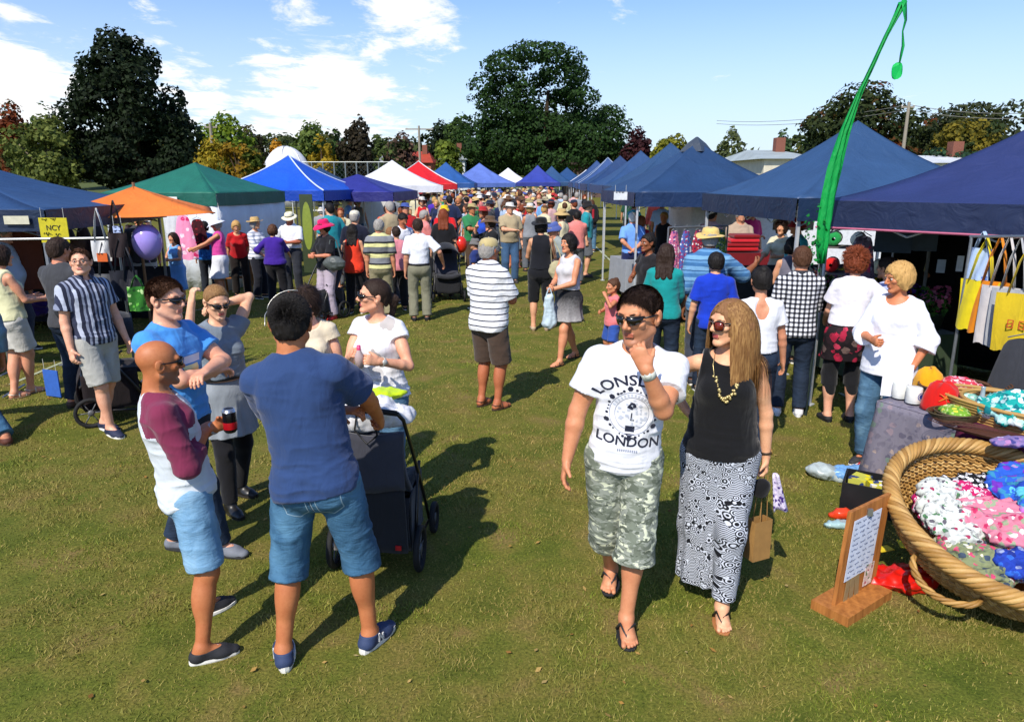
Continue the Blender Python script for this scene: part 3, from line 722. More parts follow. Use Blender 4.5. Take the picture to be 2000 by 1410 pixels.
def hat(J, kind, root, col, band=None):
    b = MB(); M = hmat(J); m = cloth(col, .9, .3); 
    if kind == 'straw':
        t = NT('straw_weave'); c = srgb(col); w = t.N('ShaderNodeTexWave'); w.inputs['Scale'].default_value = 90; t.L(t.co(), w.inputs[0]); n = t.noise(t.co(), 60, 2)
        m = t.done(t.ramp(n, [(.35, tuple(x * .6 for x in c[:3])), (.65, c)]), .8, t.bump(w.outputs[0], .4, .004))
    tilt = Matrix.Rotation(R(4), 4, 'X')
    if kind == 'cap':
        b.lathe([(.088, .035), (.090, .06), (.084, .09), (.066, .115), (.035, .128), (.002, .131)], (0, -.016, 0), 24, fn=lambda p, a, i: (p.x, p.y * 1.16, p.z))
        b.sheet(lambda u, v: Vector(((u - .5) * .15, .078 + v * .075 * (1 - (2 * u - 1) ** 2 * .65), .042 - .012 * v - .014 * (2 * u - 1) ** 2)), 10, 4)
        b.lathe([(.006, .13), (.005, .135), (.001, .137)], (0, -.016, 0), 8)
        o = put(b.build('cap', m, root, True), M); solid(o, .003); return o
    W = dict(straw=.165, wide=.160, bucket=.125, floppy=.175, round=.15)[kind]; dr = dict(straw=.004, wide=.03, bucket=.055, floppy=.055, round=.012)[kind]; top = .128 if kind != 'straw' else .14
    ph = sum(map(ord, col)) % 7
    b.lathe([(W, .052 - dr), (W * .86, .052 - dr * .55), (.100, .048), (.090, .052), (.088, .085), (.078, top - .01), (.055, top), (.003, top - .004 if kind == 'straw' else top)], (0, -.014, 0), 32,
            fn=lambda p, a, i: (p.x, p.y * 1.12, p.z + (.010 * math.sin(2 * a + ph) + .006 * math.sin(3 * a)) * (i < 2)))
    o = put(b.build('hat', m, root, True), M @ tilt); solid(o, .0035)
    if band:
        c = MB(); c.lathe([(.0935, .05), (.0925, .062), (.091, .074)], (0, -.014, 0), 24, fn=lambda p, a, i: (p.x, p.y * 1.12, p.z)); put(c.build('hat_band', cloth(band), o, True), M @ tilt)
    return o
def shoe(J, j, root, kind, col, sole='#e9e6df', h=.006):
    s = J['s'] * (.92 if J['fem'] else 1.0); a = J['an'][j]; z = a[2] - .078 * J['s']; B = Matrix.Translation((a[0], a[1], z)) @ Matrix.Rotation(J['fy'][j], 4, 'Z') @ Matrix.Scale(s, 4)
    sd = (1, -1)[j]
    def outline(w, l0, l1, n=20):
        P = []
        for i in range(n):
            t = 2 * math.pi * i / n; y = (l0 + l1) / 2 + (l1 - l0) / 2 * math.sin(t); u = (y - l0) / (l1 - l0)
            x = w * math.cos(t) * (.78 + .34 * math.sin(min(1, u * 1.15) * math.pi * .62)) / abs(math.cos(t) + 1e-9) * min(1, abs(math.cos(t)) ** .62 + 1e-3)
            P.append((x + sd * .006 * math.sin(u * 3) * -1, y))
        return P
    if kind in ('flipflop', 'sandal'):
        b = MB(); P = outline(.047, -.076, .176); n = len(P)
        V = [(x, y, .002) for x, y in P] + [(x, y, .016) for x, y in P]
        b.add(V, [tuple(range(n - 1, -1, -1)), tuple(range(n, 2 * n))] + [(i, (i + 1) % n, n + (i + 1) % n, n + i) for i in range(n)])
        sh = put(b.build('shoe', plain('rubber_sole', sole, .7), root), B); bevel(sh, .003)
        c = MB()
        if kind == 'flipflop':
            for q in (1, -1): c.tube([(-sd * .014, .136, .016), (-sd * .014, .124, .058), (-sd * .014 + q * .012, .100, .072), (q * .036, .055, .080), (q * .051, .010, .022)], [.006, .007, .0075, .0085, .008], 6, flat=.6)
        else:
            for y, h_ in ((.115, .050), (.035, .082)): c.tube([(-.047, y, .014), (-.036, y, h_ * .8), (0, y, h_ + .008), (.036, y, h_ * .8), (.047, y, .014)], .009, 6, flat=.4)
            c.tube([(-.04, .01, .05), (-.03, -.06, .06), (.03, -.06, .06), (.04, .01, .05)], .006, 6)
        put(c.build('strap', plain('strap', col, .6), sh, True), B); return sh
    F = Field(); foot(F, J, j, .006 * J['s']); top = .070 if kind != 'boot' else .30
    if kind == 'boot':
        k_ = J['kn'][j]; e = J['an'][j] + (k_ - J['an'][j]) * .62; F.u(f_cut(f_cone(J['an'][j], e, .042 * s, .062 * s), e - (k_ - J['an'][j]) * .03, k_ - J['an'][j]), .03)
    else: F.cut((0, 0, z + (top + (.015 if kind == 'runner' else 0)) * s), (0, 0, 1))
    F.cut((0, 0, z + .012 * s), (0, 0, -1))
    V, f = F.mesh(h); up = obj('shoe', V, f, plain('shoe_' + kind, col, .75 if kind != 'boot' else .4), root)
    b = MB(); P = outline(.047, -.074, .188); n = len(P); hh = .030 if kind == 'runner' else .022
    V = [(x * .94, y, .0) for x, y in P] + [(x, y, .008) for x, y in P] + [(x * .98, y, hh) for x, y in P]
    b.add(V, [tuple(range(n - 1, -1, -1)), tuple(range(2 * n, 3 * n))] + [(i + l * n, (i + 1) % n + l * n, n + (i + 1) % n + l * n, n + i + l * n) for i in range(n) for l in (0, 1)])
    put(b.build('sole', plain('shoe_sole', sole, .7), up, False), B)
    if kind in ('runner', 'sneaker') and h < .0085:
        c = MB()
        for i in range(4):
            y = .045 + i * .022; zz = .079 - i * .0085
            c.tube([(-.024, y, zz - .004), (0, y + .006, zz + .006), (.024, y, zz - .004)], .0035, 5, flat=.7); c.tube([(.024, y, zz - .004), (0, y + .012, zz + .005), (-.024, y + .02, zz - .012)], .003, 5, flat=.7)
        put(c.build('laces', plain('lace', '#e8e8ea', .8), up, True), B)
    return up
HAIRC = dict(black='#15110f', dark='#2a1c14', brown='#4a2f1e', auburn='#6b3118', blonde='#b08a52', grey='#8f8a84', lightbrown='#7a5636', white='#cfcac2', ginger='#7c4a2c')
def M_(c):   # a colour string or a ready material
    return cloth(c) if isinstance(c, str) else c
def person(S):
    """build one person: body, clothes, hair, shoes"""
    J = skeleton(S); s = J['s']; J['smile'] = S.get('smile'); h = S.get('h', .01); near = h < .0075
    root = thing('person', S.get('label'), S.get('cat', 'person'), (S['pos'][0], S['pos'][1], 0), R(180 + S.get('yaw', 0)), S.get('group'))
    sk = skin(S.get('skin', '#d39a78'), sss=.0)
    # body -------------------------------------------------
    F = Field(); torso(F, J, -.006); seat(F, J, -.006)
    shoes = S.get('shoes', ('sneaker', '#2b2b2e')); bare = shoes[0] in ('flipflop', 'sandal')
    for j in (0, 1): arm(F, J, j, fat=S.get('armfat', 1.0), k=.012); leg(F, J, j); foot(F, J, j, toes=bare and near)
    headf(F, J, h < .013)
    Fh = F
    for j in (0, 1): hand(Fh, J, j, .006 if h < .012 else .012)
    hb = S.get('hb', h); V, f = F.mesh(hb)
    fine = []
    if h < .013:
        hf = .0034 if near else h * .55
        for lo, hi in [(J['HC'] - A3(.12, .14, .13) * J['hs'], J['HC'] + A3(.12, .16, .14) * J['hs'])]: fine.append((lo, hi, hf))
        for j in (0, 1):
            c = J['wr'][j] + J['hd'][j] * .07 * s; fine.append((c - .11 * s, c + .11 * s, .0026 if near else h * .5))
    Vs, Fs = [], []; keepb = []
    for lo, hi, hf in fine:
        fc = V[f].mean(1); ins = ((fc > lo + hb * 1.2) & (fc < hi - hb * 1.2)).all(1); f = f[~ins]
    Vs.append(V); Fs.append(f); n = len(V); done = []
    for lo, hi, hf in fine:
        v2, f2 = F.mesh(hf, lo, hi)
        for lo2, hi2 in done:
            fc = v2[f2].mean(1); f2 = f2[~((fc > lo2 + hf) & (fc < hi2 - hf)).all(1)]
        done.append((lo, hi)); Vs.append(v2); Fs.append(f2 + n); n += len(v2)
    V = np.concatenate(Vs); f = np.concatenate(Fs)
    fc = V[f].mean(1); L = to_local(J, fc); mi = np.zeros(len(f), int); ms = [sk]
    if h < .013:
        lip = (np.abs(L[:, 0]) < .021) & (L[:, 1] > .078) & (L[:, 2] < -.0475) & (L[:, 2] > -.071 + np.abs(L[:, 0]) * .35); mi[lip] = 1
        ms.append(skin(S.get('lips', '#b8695a')))
        if S.get('stubble'):
            sb = (L[:, 2] < -.035) & (L[:, 1] > -.015) & (L[:, 2] > -.13) & ~lip & (np.abs(L[:, 0]) < .075); mi[sb] = 2; ms.append(skin(S['stubble']))
    body = obj('body', V, f, ms, root, True, mi)
    # eyes and brows
    if h < .013 and not S.get('noface'):
        M = hmat(J); b = MB()
        for sd in (1, -1):
            E = Matrix.Translation((sd * .031, .0765, .0055))
            b.m = 0; b.lathe([(.0115 * math.sin(t), .0115 * math.cos(t)) for t in np.linspace(.01, math.pi - .01, 8)], (0, 0, 0), 10, M=E.to_3x3()); 
            for k in range(len(b.V) - 80, len(b.V)): b.V[k] = (b.V[k][0] + sd * .031, b.V[k][1] + .0745, b.V[k][2] + .0055)
            b.box((sd * .031, .0862, .0055), (.011, .0016, .010), m=1)
            put(b.build('eye', [plain('eye_white', '#b9aaa0', .3), plain('iris', '#2c2018', .2)], root, True), M); b = MB()
        for sd in (1, -1): b = MB(); b.tube([(sd * .014, .0925, .027), (sd * .032, .0905, .0325), (sd * .050, .074, .028)], [.0028, .0036, .0018], 5, flat=.5); put(b.build('eyebrow', hairm(HAIRC[S.get('hairc', 'brown')]), root, True), M)
    # lower clothes ----------------------------------------
    bot = S.get('bottom'); seed = S.get('seed', sum(map(ord, S.get('label', 'x'))) % 97); wr = 1.0 if h < .02 else .6
    if bot:
        kind, mt = bot[0], M_(bot[1]); inf = .012 * s; F = Field()
        if kind in ('trousers', 'shorts', 'jeans', 'capri'):
            up = bot[2] if len(bot) > 2 else {'trousers': 1.97, 'jeans': 1.97, 'shorts': .86, 'capri': 1.45}[kind]; fl = (bot[3] if len(bot) > 3 else {'trousers': .028, 'jeans': .016, 'shorts': .036, 'capri': .016}[kind]) * s
            seat(F, J, inf, .05)
            for j in (0, 1): leg(F, J, j, inf + .004, up, fl, .02 if up > .5 else .04, calf=(kind == 'jeans' and fl < .02 * s))
            F.u(f_cone(J['tp'](0, 0, 1.02), J['tp'](0, 0, .93), .130 * J['g'] * s + inf, .148 * J['g'] * s + inf, J['RL'] @ A3(0, 1, 0), .76), .04)
            F.cut(J['tp'](0, 0, 1.035), J['RL'] @ A3(0, 0, 1))
            V, f = F.mesh(S.get('hc', h)); V = wrinkle(V, f, .008 * wr * (1 + fl * 7), seed, (8, 8, 12)); nm = 'shorts' if kind == 'shorts' or up < 1.3 else 'jeans' if kind == 'jeans' else 'trousers'
            o = obj(nm, V, f, mt, root); J['boto'] = o
        else:                                         # skirts, from waist to hem
            hem, rh = (bot[2] if len(bot) > 2 else .5), (bot[3] if len(bot) > 3 else .24)
            a = J['tp'](0, 0, 1.02); kc = (J['kn'][0] + J['kn'][1]) / 2; ac = (J['an'][0] + J['an'][1]) / 2
            z = hem * s; c = (kc if z > kc[2] else kc + (ac - kc) * (kc[2] - z) / max(.01, kc[2] - ac[2])).copy(); c[2] = z - .03; q = .80
            F.u(f_cone(a, J['pel'] + A3(0, -.01, -.03), .128 * J['g'] * s + inf, .168 * J['g'] * s + inf, A3(0, 1, 0), .76), .05); seat(F, J, inf, .05)
            F.u(f_cone(J['pel'] + A3(0, -.01, -.05), c, .165 * J['g'] * s + inf, rh * s, A3(0, 1, 0), q), .05)
            F.cut(J['tp'](0, 0, 1.035), J['RL'] @ A3(0, 0, 1))
            for j in (0, 1): leg(F, J, j, inf, 1.92, .01, .05, calf=False)
            F.cut((0, 0, z), (0, 0, -1)); V, f = F.mesh(S.get('hc', h))
            th = np.arctan2(V[:, 0] - c[0], V[:, 1] - c[1]); d = np.clip((J['pel'][2] - V[:, 2]) / max(.05, J['pel'][2] - z), 0, 1)
            am = (.006 + .05 * max(0, rh - .17)) * s; ra = am * d * (np.sin(th * 9 + seed) + .6 * np.sin(th * 14 + 2 * seed)); V[:, 0] += np.sin(th) * ra; V[:, 1] += np.cos(th) * ra
            o = obj('skirt', wrinkle(V, f, .005, seed, (10, 10, 6)), f, mt, root)
    if S.get('under'):
        F = Field(); [leg(F, J, j, .008, S['under'][1], .01, .03) for j in (0, 1)]; F.cut((0, 0, .95 * s), (0, 0, 1)); V, f = F.mesh(min(h, .01)); obj('leggings' if S['under'][1] > 1.6 else 'capri_trousers', V, f, M_(S['under'][0]), root)
    # upper clothes ----------------------------------------
    top = S.get('top')
    if top:
        o_ = dict(sleeve=.55, hem=.90, neck=.075, inf=.014, flare=.022, loose=.0, ny=.0, back=0.0); o_.update(top[1] if len(top) > 1 else {}); mt = M_(top[0]); inf = o_['inf'] * s; F = Field()
        torso(F, J, inf, .055, bust=True); fy = J['RL'] @ A3(0, 1, 0); gw = .139 * J['g'] * s + inf + o_['loose'] * s
        F.u(f_cone(J['tp'](0, .004, 1.18), J['tp'](0, .0, max(o_['hem'] - .04, .3)), gw * (.93 if J['fem'] else 1), gw * (1.10 if J['fem'] else 1.03) + o_['loose'] * s * .6 + o_.get('a', 0) * s, fy, .78), .05)
        if o_['hem'] < .95: seat(F, J, inf + .004, .05)
        for j in (0, 1):
            u = o_['sleeve'] if not isinstance(o_['sleeve'], tuple) else o_['sleeve'][j]
            if u > 0: arm(F, J, j, inf + (.004 if u < 1.2 else .002), u, o_['flare'] * s, .022, fat=S.get('armfat', 1.0))
        F.cut(J['tp'](0, 0, o_['hem']), J['RL'] @ A3(0, .04, -1)); nr = o_['neck'] * s
        if o_['sleeve'] == 0:
            for sd in (1, -1): F.cut(J['tp'](sd * (J['shw'] - .018), 0, 1.4), J['RL'] @ A3(sd, 0, .15))
        F.s(f_ell(J['tp'](0, .02 + o_['ny'], 1.505), A3(nr, nr * (1 + o_['ny'] * 3), nr * (.85 + o_['ny'] * 6)), J['RL'].T), .008)
        if o_.get('vneck'): F.s(f_cone(J['tp'](0, .13, 1.47), J['tp'](0, .16, 1.47 - o_['vneck']), .045 * s, .008 * s), .01)
        if o_['back']: F.s(f_ell(J['tp'](0, -.12, 1.46), A3(.075, .06, o_['back']) * s, J['RL'].T), .01)
        V, f = F.mesh(S.get('hc', h)); zf = V[f].mean(1)
        V0 = V; V = wrinkle(V, f, (.011 if not J['fem'] else .008) * wr * (1 + o_['loose'] * 6), seed + 3, (7, 7, 13)); mi = None; ms = [mt]
        if near:                                  # cloth gathers in cross folds towards the hem
            lo_ = np.clip(1 - ((V0 - J['tp'](0, 0, o_['hem'])) @ (J['RL'] @ A3(0, 0, 1))) / (.30 * s), 0, 1); V2 = wrinkle(V, f, .016, seed + 31, (5, 5, 26)); V = V + (V2 - V) * lo_[:, None]
        if S.get('sleevemat'):
            ms.append(M_(S['sleevemat'])); RLi = J['RL'].T; l = ((zf - J['pel']) @ RLi.T) / s; lx, lz = np.abs(l[:, 0]), l[:, 2] + .94
            dmin = np.full(len(f), 9.0)
            for j in (0, 1):
                for a_, b_ in ((J['sh'][j], J['el'][j]), (J['el'][j], J['wr'][j])):
                    ab = b_ - a_; t_ = np.clip(((zf - a_) @ ab) / (ab @ ab), 0, 1); dmin = np.minimum(dmin, np.linalg.norm(zf - a_ - t_[:, None] * ab, axis=1))
            mi = ((dmin < .078 * s) & (lx > .125)) | ((lz > 1.30) & (lx > .125 - (lz - 1.30) * .45) & (lx > .045)); mi = mi.astype(int)
        tn = o_.get('name', 'shirt'); topo = obj(tn, V, f, ms, root, True, mi); J['topo'] = topo
        if o_.get('collar'):
            b = MB(); n = 18
            def cf(u, v):
                a = -math.pi * .86 + 2 * math.pi * .86 * u; rr = .066 + .012 * v; return Vector((rr * math.sin(a), -rr * math.cos(a) * 1.05 + .0, .028 - .042 * v + .0 - .012 * (1 - math.cos(a)) * .5))
            b.sheet(cf, n, 3); c_ = b.build('collar', M_(o_['collar']) if isinstance(o_['collar'], str) else mt, topo, True)
            MM = Matrix(J['RL'].tolist()).to_4x4() @ Matrix.Scale(s, 4); MM.translation = Vector(J['tp'](0, .0, 1.50)); put(c_, MM); solid(c_, .004)
    if S.get('belt'):
        F = Field(); z = S['belt'][1]; fy = J['RL'] @ A3(0, 1, 0); g = (.150 if J['fem'] else .158) * J['g'] * s + .022 * s; F.u(f_cone(J['tp'](0, 0, z), J['tp'](0, 0, z - .002), g * S.get('beltw', 1), g * S.get('beltw', 1), fy, .77), .0)
        F.cut(J['tp'](0, 0, z + .02), J['RL'] @ A3(0, 0, 1)); F.cut(J['tp'](0, 0, z - .02), J['RL'] @ A3(0, 0, -1)); V, f = F.mesh(min(h, .008)); obj('belt', V, f, plain('belt_leather', S['belt'][0], .5), root)
    # hair -------------------------------------------------
    hc = HAIRC[S.get('hairc', 'brown')]; hs_ = S.get('hair', 'short')
    if hs_ and hs_ != 'bald':
        F = hair_fn(J, hs_, S.get('thick', .009 if near else .012), S.get('hl', 0), .010 if near and S.get('strands') else 0); V, f = F.mesh(.0042 if near else max(h * .7, .007))
        if len(V): 
            V = wrinkle(V, f, .010 if hs_ != 'curly' else .02, seed, (60, 60, 18) if hs_ != 'curly' else (45, 45, 45)); ho = obj('hair', V, f, hairm(hc), root)
            if not near and h < .0135 and hs_ in ('short', 'bob', 'curly', 'fringe'): S.setdefault('strands', (1500, .03 if hs_ != 'curly' else .06, 'up' if hs_ == 'curly' else 'fwd' if hs_ == 'short' else 'down'))
            if S.get('strands'):
                n, ln, st = S['strands'][:3]; V, f = strands(J, n, ln, st, S.get('hl', 0), seed, *(S['strands'][3:] or ((.0016 if near else .004),))); obj('hair_strands', V, f, hairm(hc, S.get('hairl')), ho, True)
    for j in (0, 1):
        if shoes[0] != 'none': shoe(J, j, root, shoes[0], shoes[1], *(shoes[2:3] or ('#e9e6df' if shoes[0] in ('sneaker', 'runner') else '#26211d',)), h=min(max(h, .006), .02))
    if S.get('hat'): hat(J, S['hat'][0], root, S['hat'][1], *(S['hat'][2:3]))
    if S.get('glasses'): glasses(J, S['glasses'], root, 'glasses' if S['glasses'] == 'clear' else 'sunglasses', S.get('lens', '#15120f'))
    J['root'] = root; J['S'] = S
    W = Matrix.Translation((S['pos'][0], S['pos'][1], 0)) @ Matrix.Rotation(R(180 + S.get('yaw', 0)), 4, 'Z')
    J['W'] = lambda p: W @ Vector(p)                 # body space -> world
    return J
# ------------------------------------------------ the people standing close by
def feet_px(yaw, pts, H, **k):
    """pts: picture places of the ground under the right and left ankle, with the way each foot points"""
    g = [G(p[0], p[1]) for p in pts]; pos = (g[0] + g[1]) / 2; S = dict(pos=pos, yaw=yaw, H=H, absfeet=1, **k)
    fl = []
    for q, p in zip(g, pts): l = to_body(S, q); fl.append((l[0], l[1], p[2], p[3] if len(p) > 3 else 0))
    S['feet'] = fl; return S
def lettering(J, text, size, fn, depth, m, name='printed_lettering', bold=True, front=1, step=.012):
    """flat text pressed on the front (or back) of a garment; fn maps text x,y to body x,z"""
    c = bpy.data.curves.new('text', 'FONT'); c.body = text; c.size = size; c.align_x = 'CENTER'; c.resolution_u = 3; c.offset = .006 * size * (10 if bold else 2) * .3
    o = bpy.data.objects.new('text', c); COL.objects.link(o); bpy.context.view_layer.update()
    me = bpy.data.meshes.new_from_object(o.evaluated_get(bpy.context.evaluated_depsgraph_get())); bpy.data.objects.remove(o)
    import bmesh
    bm = bmesh.new(); bm.from_mesh(me); bmesh.ops.triangulate(bm, faces=bm.faces)
    for _ in range(5):
        es = [e for e in bm.edges if e.calc_length() > step]
        if not es: break
        bmesh.ops.subdivide_edges(bm, edges=es, cuts=1, use_grid_fill=False); bmesh.ops.triangulate(bm, faces=bm.faces)
    press(J, bm, fn, m, name, front)
def press(J, bm, fn, m, name, front=1, on=None):
    on = on or J['topo']; tm = on.data; tree = BVHTree.FromPolygons([v.co for v in tm.vertices], [p.vertices for p in tm.polygons]); RL = J['RL']; d = Vector(RL @ A3(0, front, 0))
    for v in bm.verts:
        x, z = fn(v.co.x, v.co.y); x = -x * front; p = Vector(J['tp'](x, .6 * front, z)); hit = tree.ray_cast(p, -d)
        v.co = (hit[0] + d * .0022) if hit[0] else Vector(J['tp'](x, .1 * front, z))
    me = bpy.data.meshes.new(name); bm.to_mesh(me); bm.free(); me.materials.append(m)
    o = bpy.data.objects.new(name, me); COL.objects.link(o); o.parent = on; return o
def shape_bm(loops):
    import bmesh
    bm = bmesh.new()
    for lp in loops: bm.faces.new([bm.verts.new((x, y, 0)) for x, y in lp])
    bmesh.ops.triangulate(bm, faces=bm.faces)
    for _ in range(5):
        es = [e for e in bm.edges if e.calc_length() > .012]
        if not es: break
        bmesh.ops.subdivide_edges(bm, edges=es, cuts=1); bmesh.ops.triangulate(bm, faces=bm.faces)
    return bm
def watch(J, j, col, strap, wide=.022):
    w = J['wr'][j]; d = nrm(w - J['el'][j]); p = w - d * .028; q = .031 * J['s']; M = Matrix(frame(d).T.tolist()).to_4x4(); M.translation = Vector(p); b = MB()
    b.lathe([(q + .001, -wide / 2), (q + .004, -wide / 2 + .002), (q + .004, wide / 2 - .002), (q + .001, wide / 2)], (0, 0, 0), 20)
    o = put(b.build('watch', plain('watch_strap', strap, .5), J['root'], True), M); n = J['hn'][j]; c = MB()
    c.lathe([(.001, .006), (.016, .006), (.018, .003), (.018, -.002)], (0, 0, 0), 18); M2 = Matrix(frame(-n).T.tolist()).to_4x4(); M2.translation = Vector(p - n * (q - .002))
    put(c.build('watch_face', plain('watch_face', col, .3, .3), o, True), M2)
NEAR = dict(h=.0055, hb=.0055, hc=.006)
DEN1 = denim('#2f5777', '#5f8cab', '#1d3853'); DEN2 = denim('#6c99bb', '#a3c3d8', '#46769c'); DEN3 = denim('#3b5f7d', '#7397ad', '#27435c'); DKD = denim('#1c2635', '#2a3a50', '#121826')
def avoid_body(J):
    """keeps long hair outside the shoulders and back"""
    q = J['hs']; Mi = J['HR'].T
    def f(P):
        W = J['HC'] + (P @ J['HR'].T) * q
        for a, b, r in ((J['tp'](0, -.005, 1.37), J['tp'](0, 0, 1.0), .135), (J['sh'][0], J['sh'][1], .062), (J['nb'], J['HC'], .06)):
            ab = b - a; t = np.clip(((W - a) @ ab) / (ab @ ab), 0, 1); v = W - a - t[:, None] * ab; L = np.linalg.norm(v, axis=1); m = L < r; W = np.where(m[:, None], a + t[:, None] * ab + v / (L[:, None] + 1e-6) * r, W)
        return ((W - J['HC']) @ J['HR']) / q
    return f
def near_people():
    # man in the white printed tee, walking, hand at his chin
    S = feet_px(-6, [(1192, 1142, 6, .03), (1222, 1232, -4)], 1.80, label='muscular man in white printed t-shirt and camouflage shorts stroking his chin as he walks',
        cat='man', skin='#c88a64', lips='#a9604a', stubble='#a97557', hairc='dark', hair='short', hl=.012, thick=.004, strands=(14000, .020, 'fwd'), glasses='wrap', head=(34, 5, 3), girth=1.0, shw=1.07, hs=1.2, armfat=1.08,
        top=('#dfe0e6', dict(sleeve=.62, hem=.845, inf=.015, neck=.082)), bottom=('shorts', camo(), 1.24, .055), shoes=('flipflop', '#2c2c30', '#1d1d20'), lean=(1, -5), pelvis=(-.0, .02),
        arms=((('px', 1106, 903, 3.52), (1, -.6, .0), 24), (('px', 1263, 722, 3.25), (.25, .25, -1), 50, (-.52, -.12, .84), (.1, -.95, .1))), **NEAR)
    J = person(S); NM['man'] = J; watch(J, 1, '#d4d7cf', '#c9cbbf', .034)
    ink = cloth('#1d2236', .8, .1); s = 1.0
    r0 = .20
    def arc(x, y): a = x / r0; return (r0 + y) * math.sin(a) * .92, 1.175 + (r0 + y) * math.cos(a) * .78
    lettering(J, 'LONSDALE', .088, arc, 0, ink)
    lettering(J, 'LONDON', .072, lambda x, y: (x, 1.015 + y), 0, ink)
    grey = cloth('#8f95a6', .8, .1); pale = cloth('#b9bfcc', .8, .1)
    def ring(r0, r1, a0, a1, n=28, cx=0, cz=1.185):
        return [[(cx + r0 * math.sin(t0), cz + r0 * math.cos(t0)), (cx + r1 * math.sin(t0), cz + r1 * math.cos(t0)), (cx + r1 * math.sin(t1), cz + r1 * math.cos(t1)), (cx + r0 * math.sin(t1), cz + r0 * math.cos(t1))]
                for t0, t1 in [(a0 + (a1 - a0) * i / n, a0 + (a1 - a0) * (i + 1) / n) for i in range(n)]]
    idt = lambda x, y: (x, y)
    press(J, shape_bm(ring(.108, .111, 0, 6.283) + ring(.082, .0845, 0, 6.283)), idt, grey, 'printed_emblem')
    L = []                 # dark notched marks round the badge
    for a in (-55, -10, 52, 118, 180, -112):
        a = R(a)
        for r_, w, d in ((.128, .030, 0), (.122, .016, .26), (.122, .016, -.26), (.118, .010, .42), (.118, .010, -.42)):
            cx, cz = r_ * math.sin(a + d), 1.185 + r_ * math.cos(a + d); L.append([(cx + w * .5 * math.cos(t - a), cz + w * .45 * math.sin(t - a)) for t in np.linspace(0, 2 * math.pi, 7)[:-1]])
    L += [[(-.028, 1.215), (-.010, 1.245), (.012, 1.240), (.018, 1.222), (-.002, 1.205)], [(-.004, 1.150), (.002, 1.150), (.002, 1.190), (-.004, 1.190)], [(.002, 1.150), (.014, 1.150), (.014, 1.156), (.002, 1.156)],
          [(-.024, 1.092), (.022, 1.092), (.022, 1.122), (-.024, 1.122)], [(-.026, 1.082), (0, 1.062), (.026, 1.082)]]
    press(J, shape_bm(L), idt, ink, 'printed_emblem')
    rr = random.Random(4); L = []
    for i in range(40):
        a, r_ = rr.random() * 6.28, rr.uniform(.02, .078); cx, cz = r_ * math.sin(a), 1.185 + r_ * math.cos(a); L.append([(cx + rr.uniform(.003, .012) * math.cos(t), cz + rr.uniform(.003, .010) * math.sin(t)) for t in np.linspace(0, 6.28, 6)[:-1]])
    for i in range(14): 
        a = -1.2 + i * .18; L.append([(.096 * math.sin(a + u * .05) * (1 + v), 1.185 + .096 * math.cos(a + u * .05) * (1 + v)) for u, v in ((-1, -.07), (1, -.07), (1, .07), (-1, .07))])
    press(J, shape_bm(L), idt, pale, 'printed_emblem')
    press(J, shape_bm([[(x0, .985), (x0 + .007, .985), (x0 + .007, .997), (x0, .997)] for x0 in np.arange(-.05, .045, .0105)]), idt, grey, 'printed_caption')
    # blonde woman beside him in the long printed skirt
    S = feet_px(-14, [(1352, 1122, 8, .03), (1408, 1208, -4)], 1.75, label='woman with long straight blonde-brown hair in black vest and long black and white patterned skirt', cat='woman', sex='f',
        skin='#dfa983', lips='#b45b58', hairc='lightbrown', hairl='#c9a063', hair='long', thick=.003, glasses='round', lens='#6b2413', head=(50, 2, 0), girth=1.03,
        top=('#0d0d10', dict(sleeve=0, hem=.90, neck=.105, ny=.015, inf=.016, loose=.01, name='vest_top')), bottom=('skirt', bwprint(2.6), .13, .175), shoes=('flipflop', '#1c1a1a', '#a66a3c'), lean=(0, 0), pelvis=(-.02, 0),
        arms=((('px', 1340, 800, 3.86), (1, -.8, 0), 40), (('px', 1497, 905, 3.72), (1, -.4, 0), 48)), **NEAR)
    S['strands'] = (100, .1, 'long'); S['strands'] = None; J = person(S); NM['woman'] = J; watch(J, 1, '#8a6a30', '#3a2a18', .014)
    V, f = strands(J, 7000, .42, 'long', .0, 5, .0024, avoid_body(J), 12); obj('hair_strands', V, f, hairm('#6f4a2a', '#c89e62'), J['root'], True)
    tm = J['topo'].data; tree = BVHTree.FromPolygons([v.co for v in tm.vertices], [p.vertices for p in tm.polygons])
    def surf(x, z): h_ = tree.ray_cast(Vector(J['tp'](x, .5, z)), Vector(J['RL'] @ A3(0, -1, 0))); return h_[0] if h_[0] else Vector(J['tp'](x, .115, z))
    b = MB(); rr = random.Random(3)          # bib necklace
    for i in range(44):
        u = -1 + 2 * i / 43; p = surf(.062 * u + rr.uniform(-.008, .008), 1.375 - .125 * (1 - abs(u) ** 1.6) + rr.uniform(-.022, .010)) + Vector((0, .004, 0)); r_ = rr.uniform(.005, .0095)
        b.lathe([(r_ * math.sin(t), r_ * math.cos(t)) for t in np.linspace(.01, 3.13, 5)], p, 6)
    for sd in (1, -1): b.tube([J['tp'](sd * .06, -.02, 1.49), J['tp'](sd * .075, .09, 1.42), J['tp'](sd * .05, .125, 1.27)], .002, 4)
    b.build('necklace', plain('gold_beads', '#c6b27a', .3, .6), J['root'], True)
    # man in the navy tee seen from behind
    S = feet_px(178, [(724, 1262, 24), (556, 1296, -22)], 1.83, label='tall man in navy t-shirt and knee-length denim shorts seen from behind by the black pushchair', cat='man', skin='#b8744a',
        hairc='black', hair='short', thick=.004, strands=(15000, .018, 'up'), head=(-8, 6, 0), girth=1.04, top=('#29406b', dict(sleeve=.72, hem=.87, inf=.015, neck=.08)), bottom=('shorts', DEN1, 1.16, .03), lean=(3, -8),
        shoes=('runner', '#2b3a5c', '#dcdad2'), arms=((('px', 738, 812, 3.60), (1, -.2, -.25), 65), 'fold'), **NEAR)
    J = person(S); NM['navy'] = J
    g = MB(); 
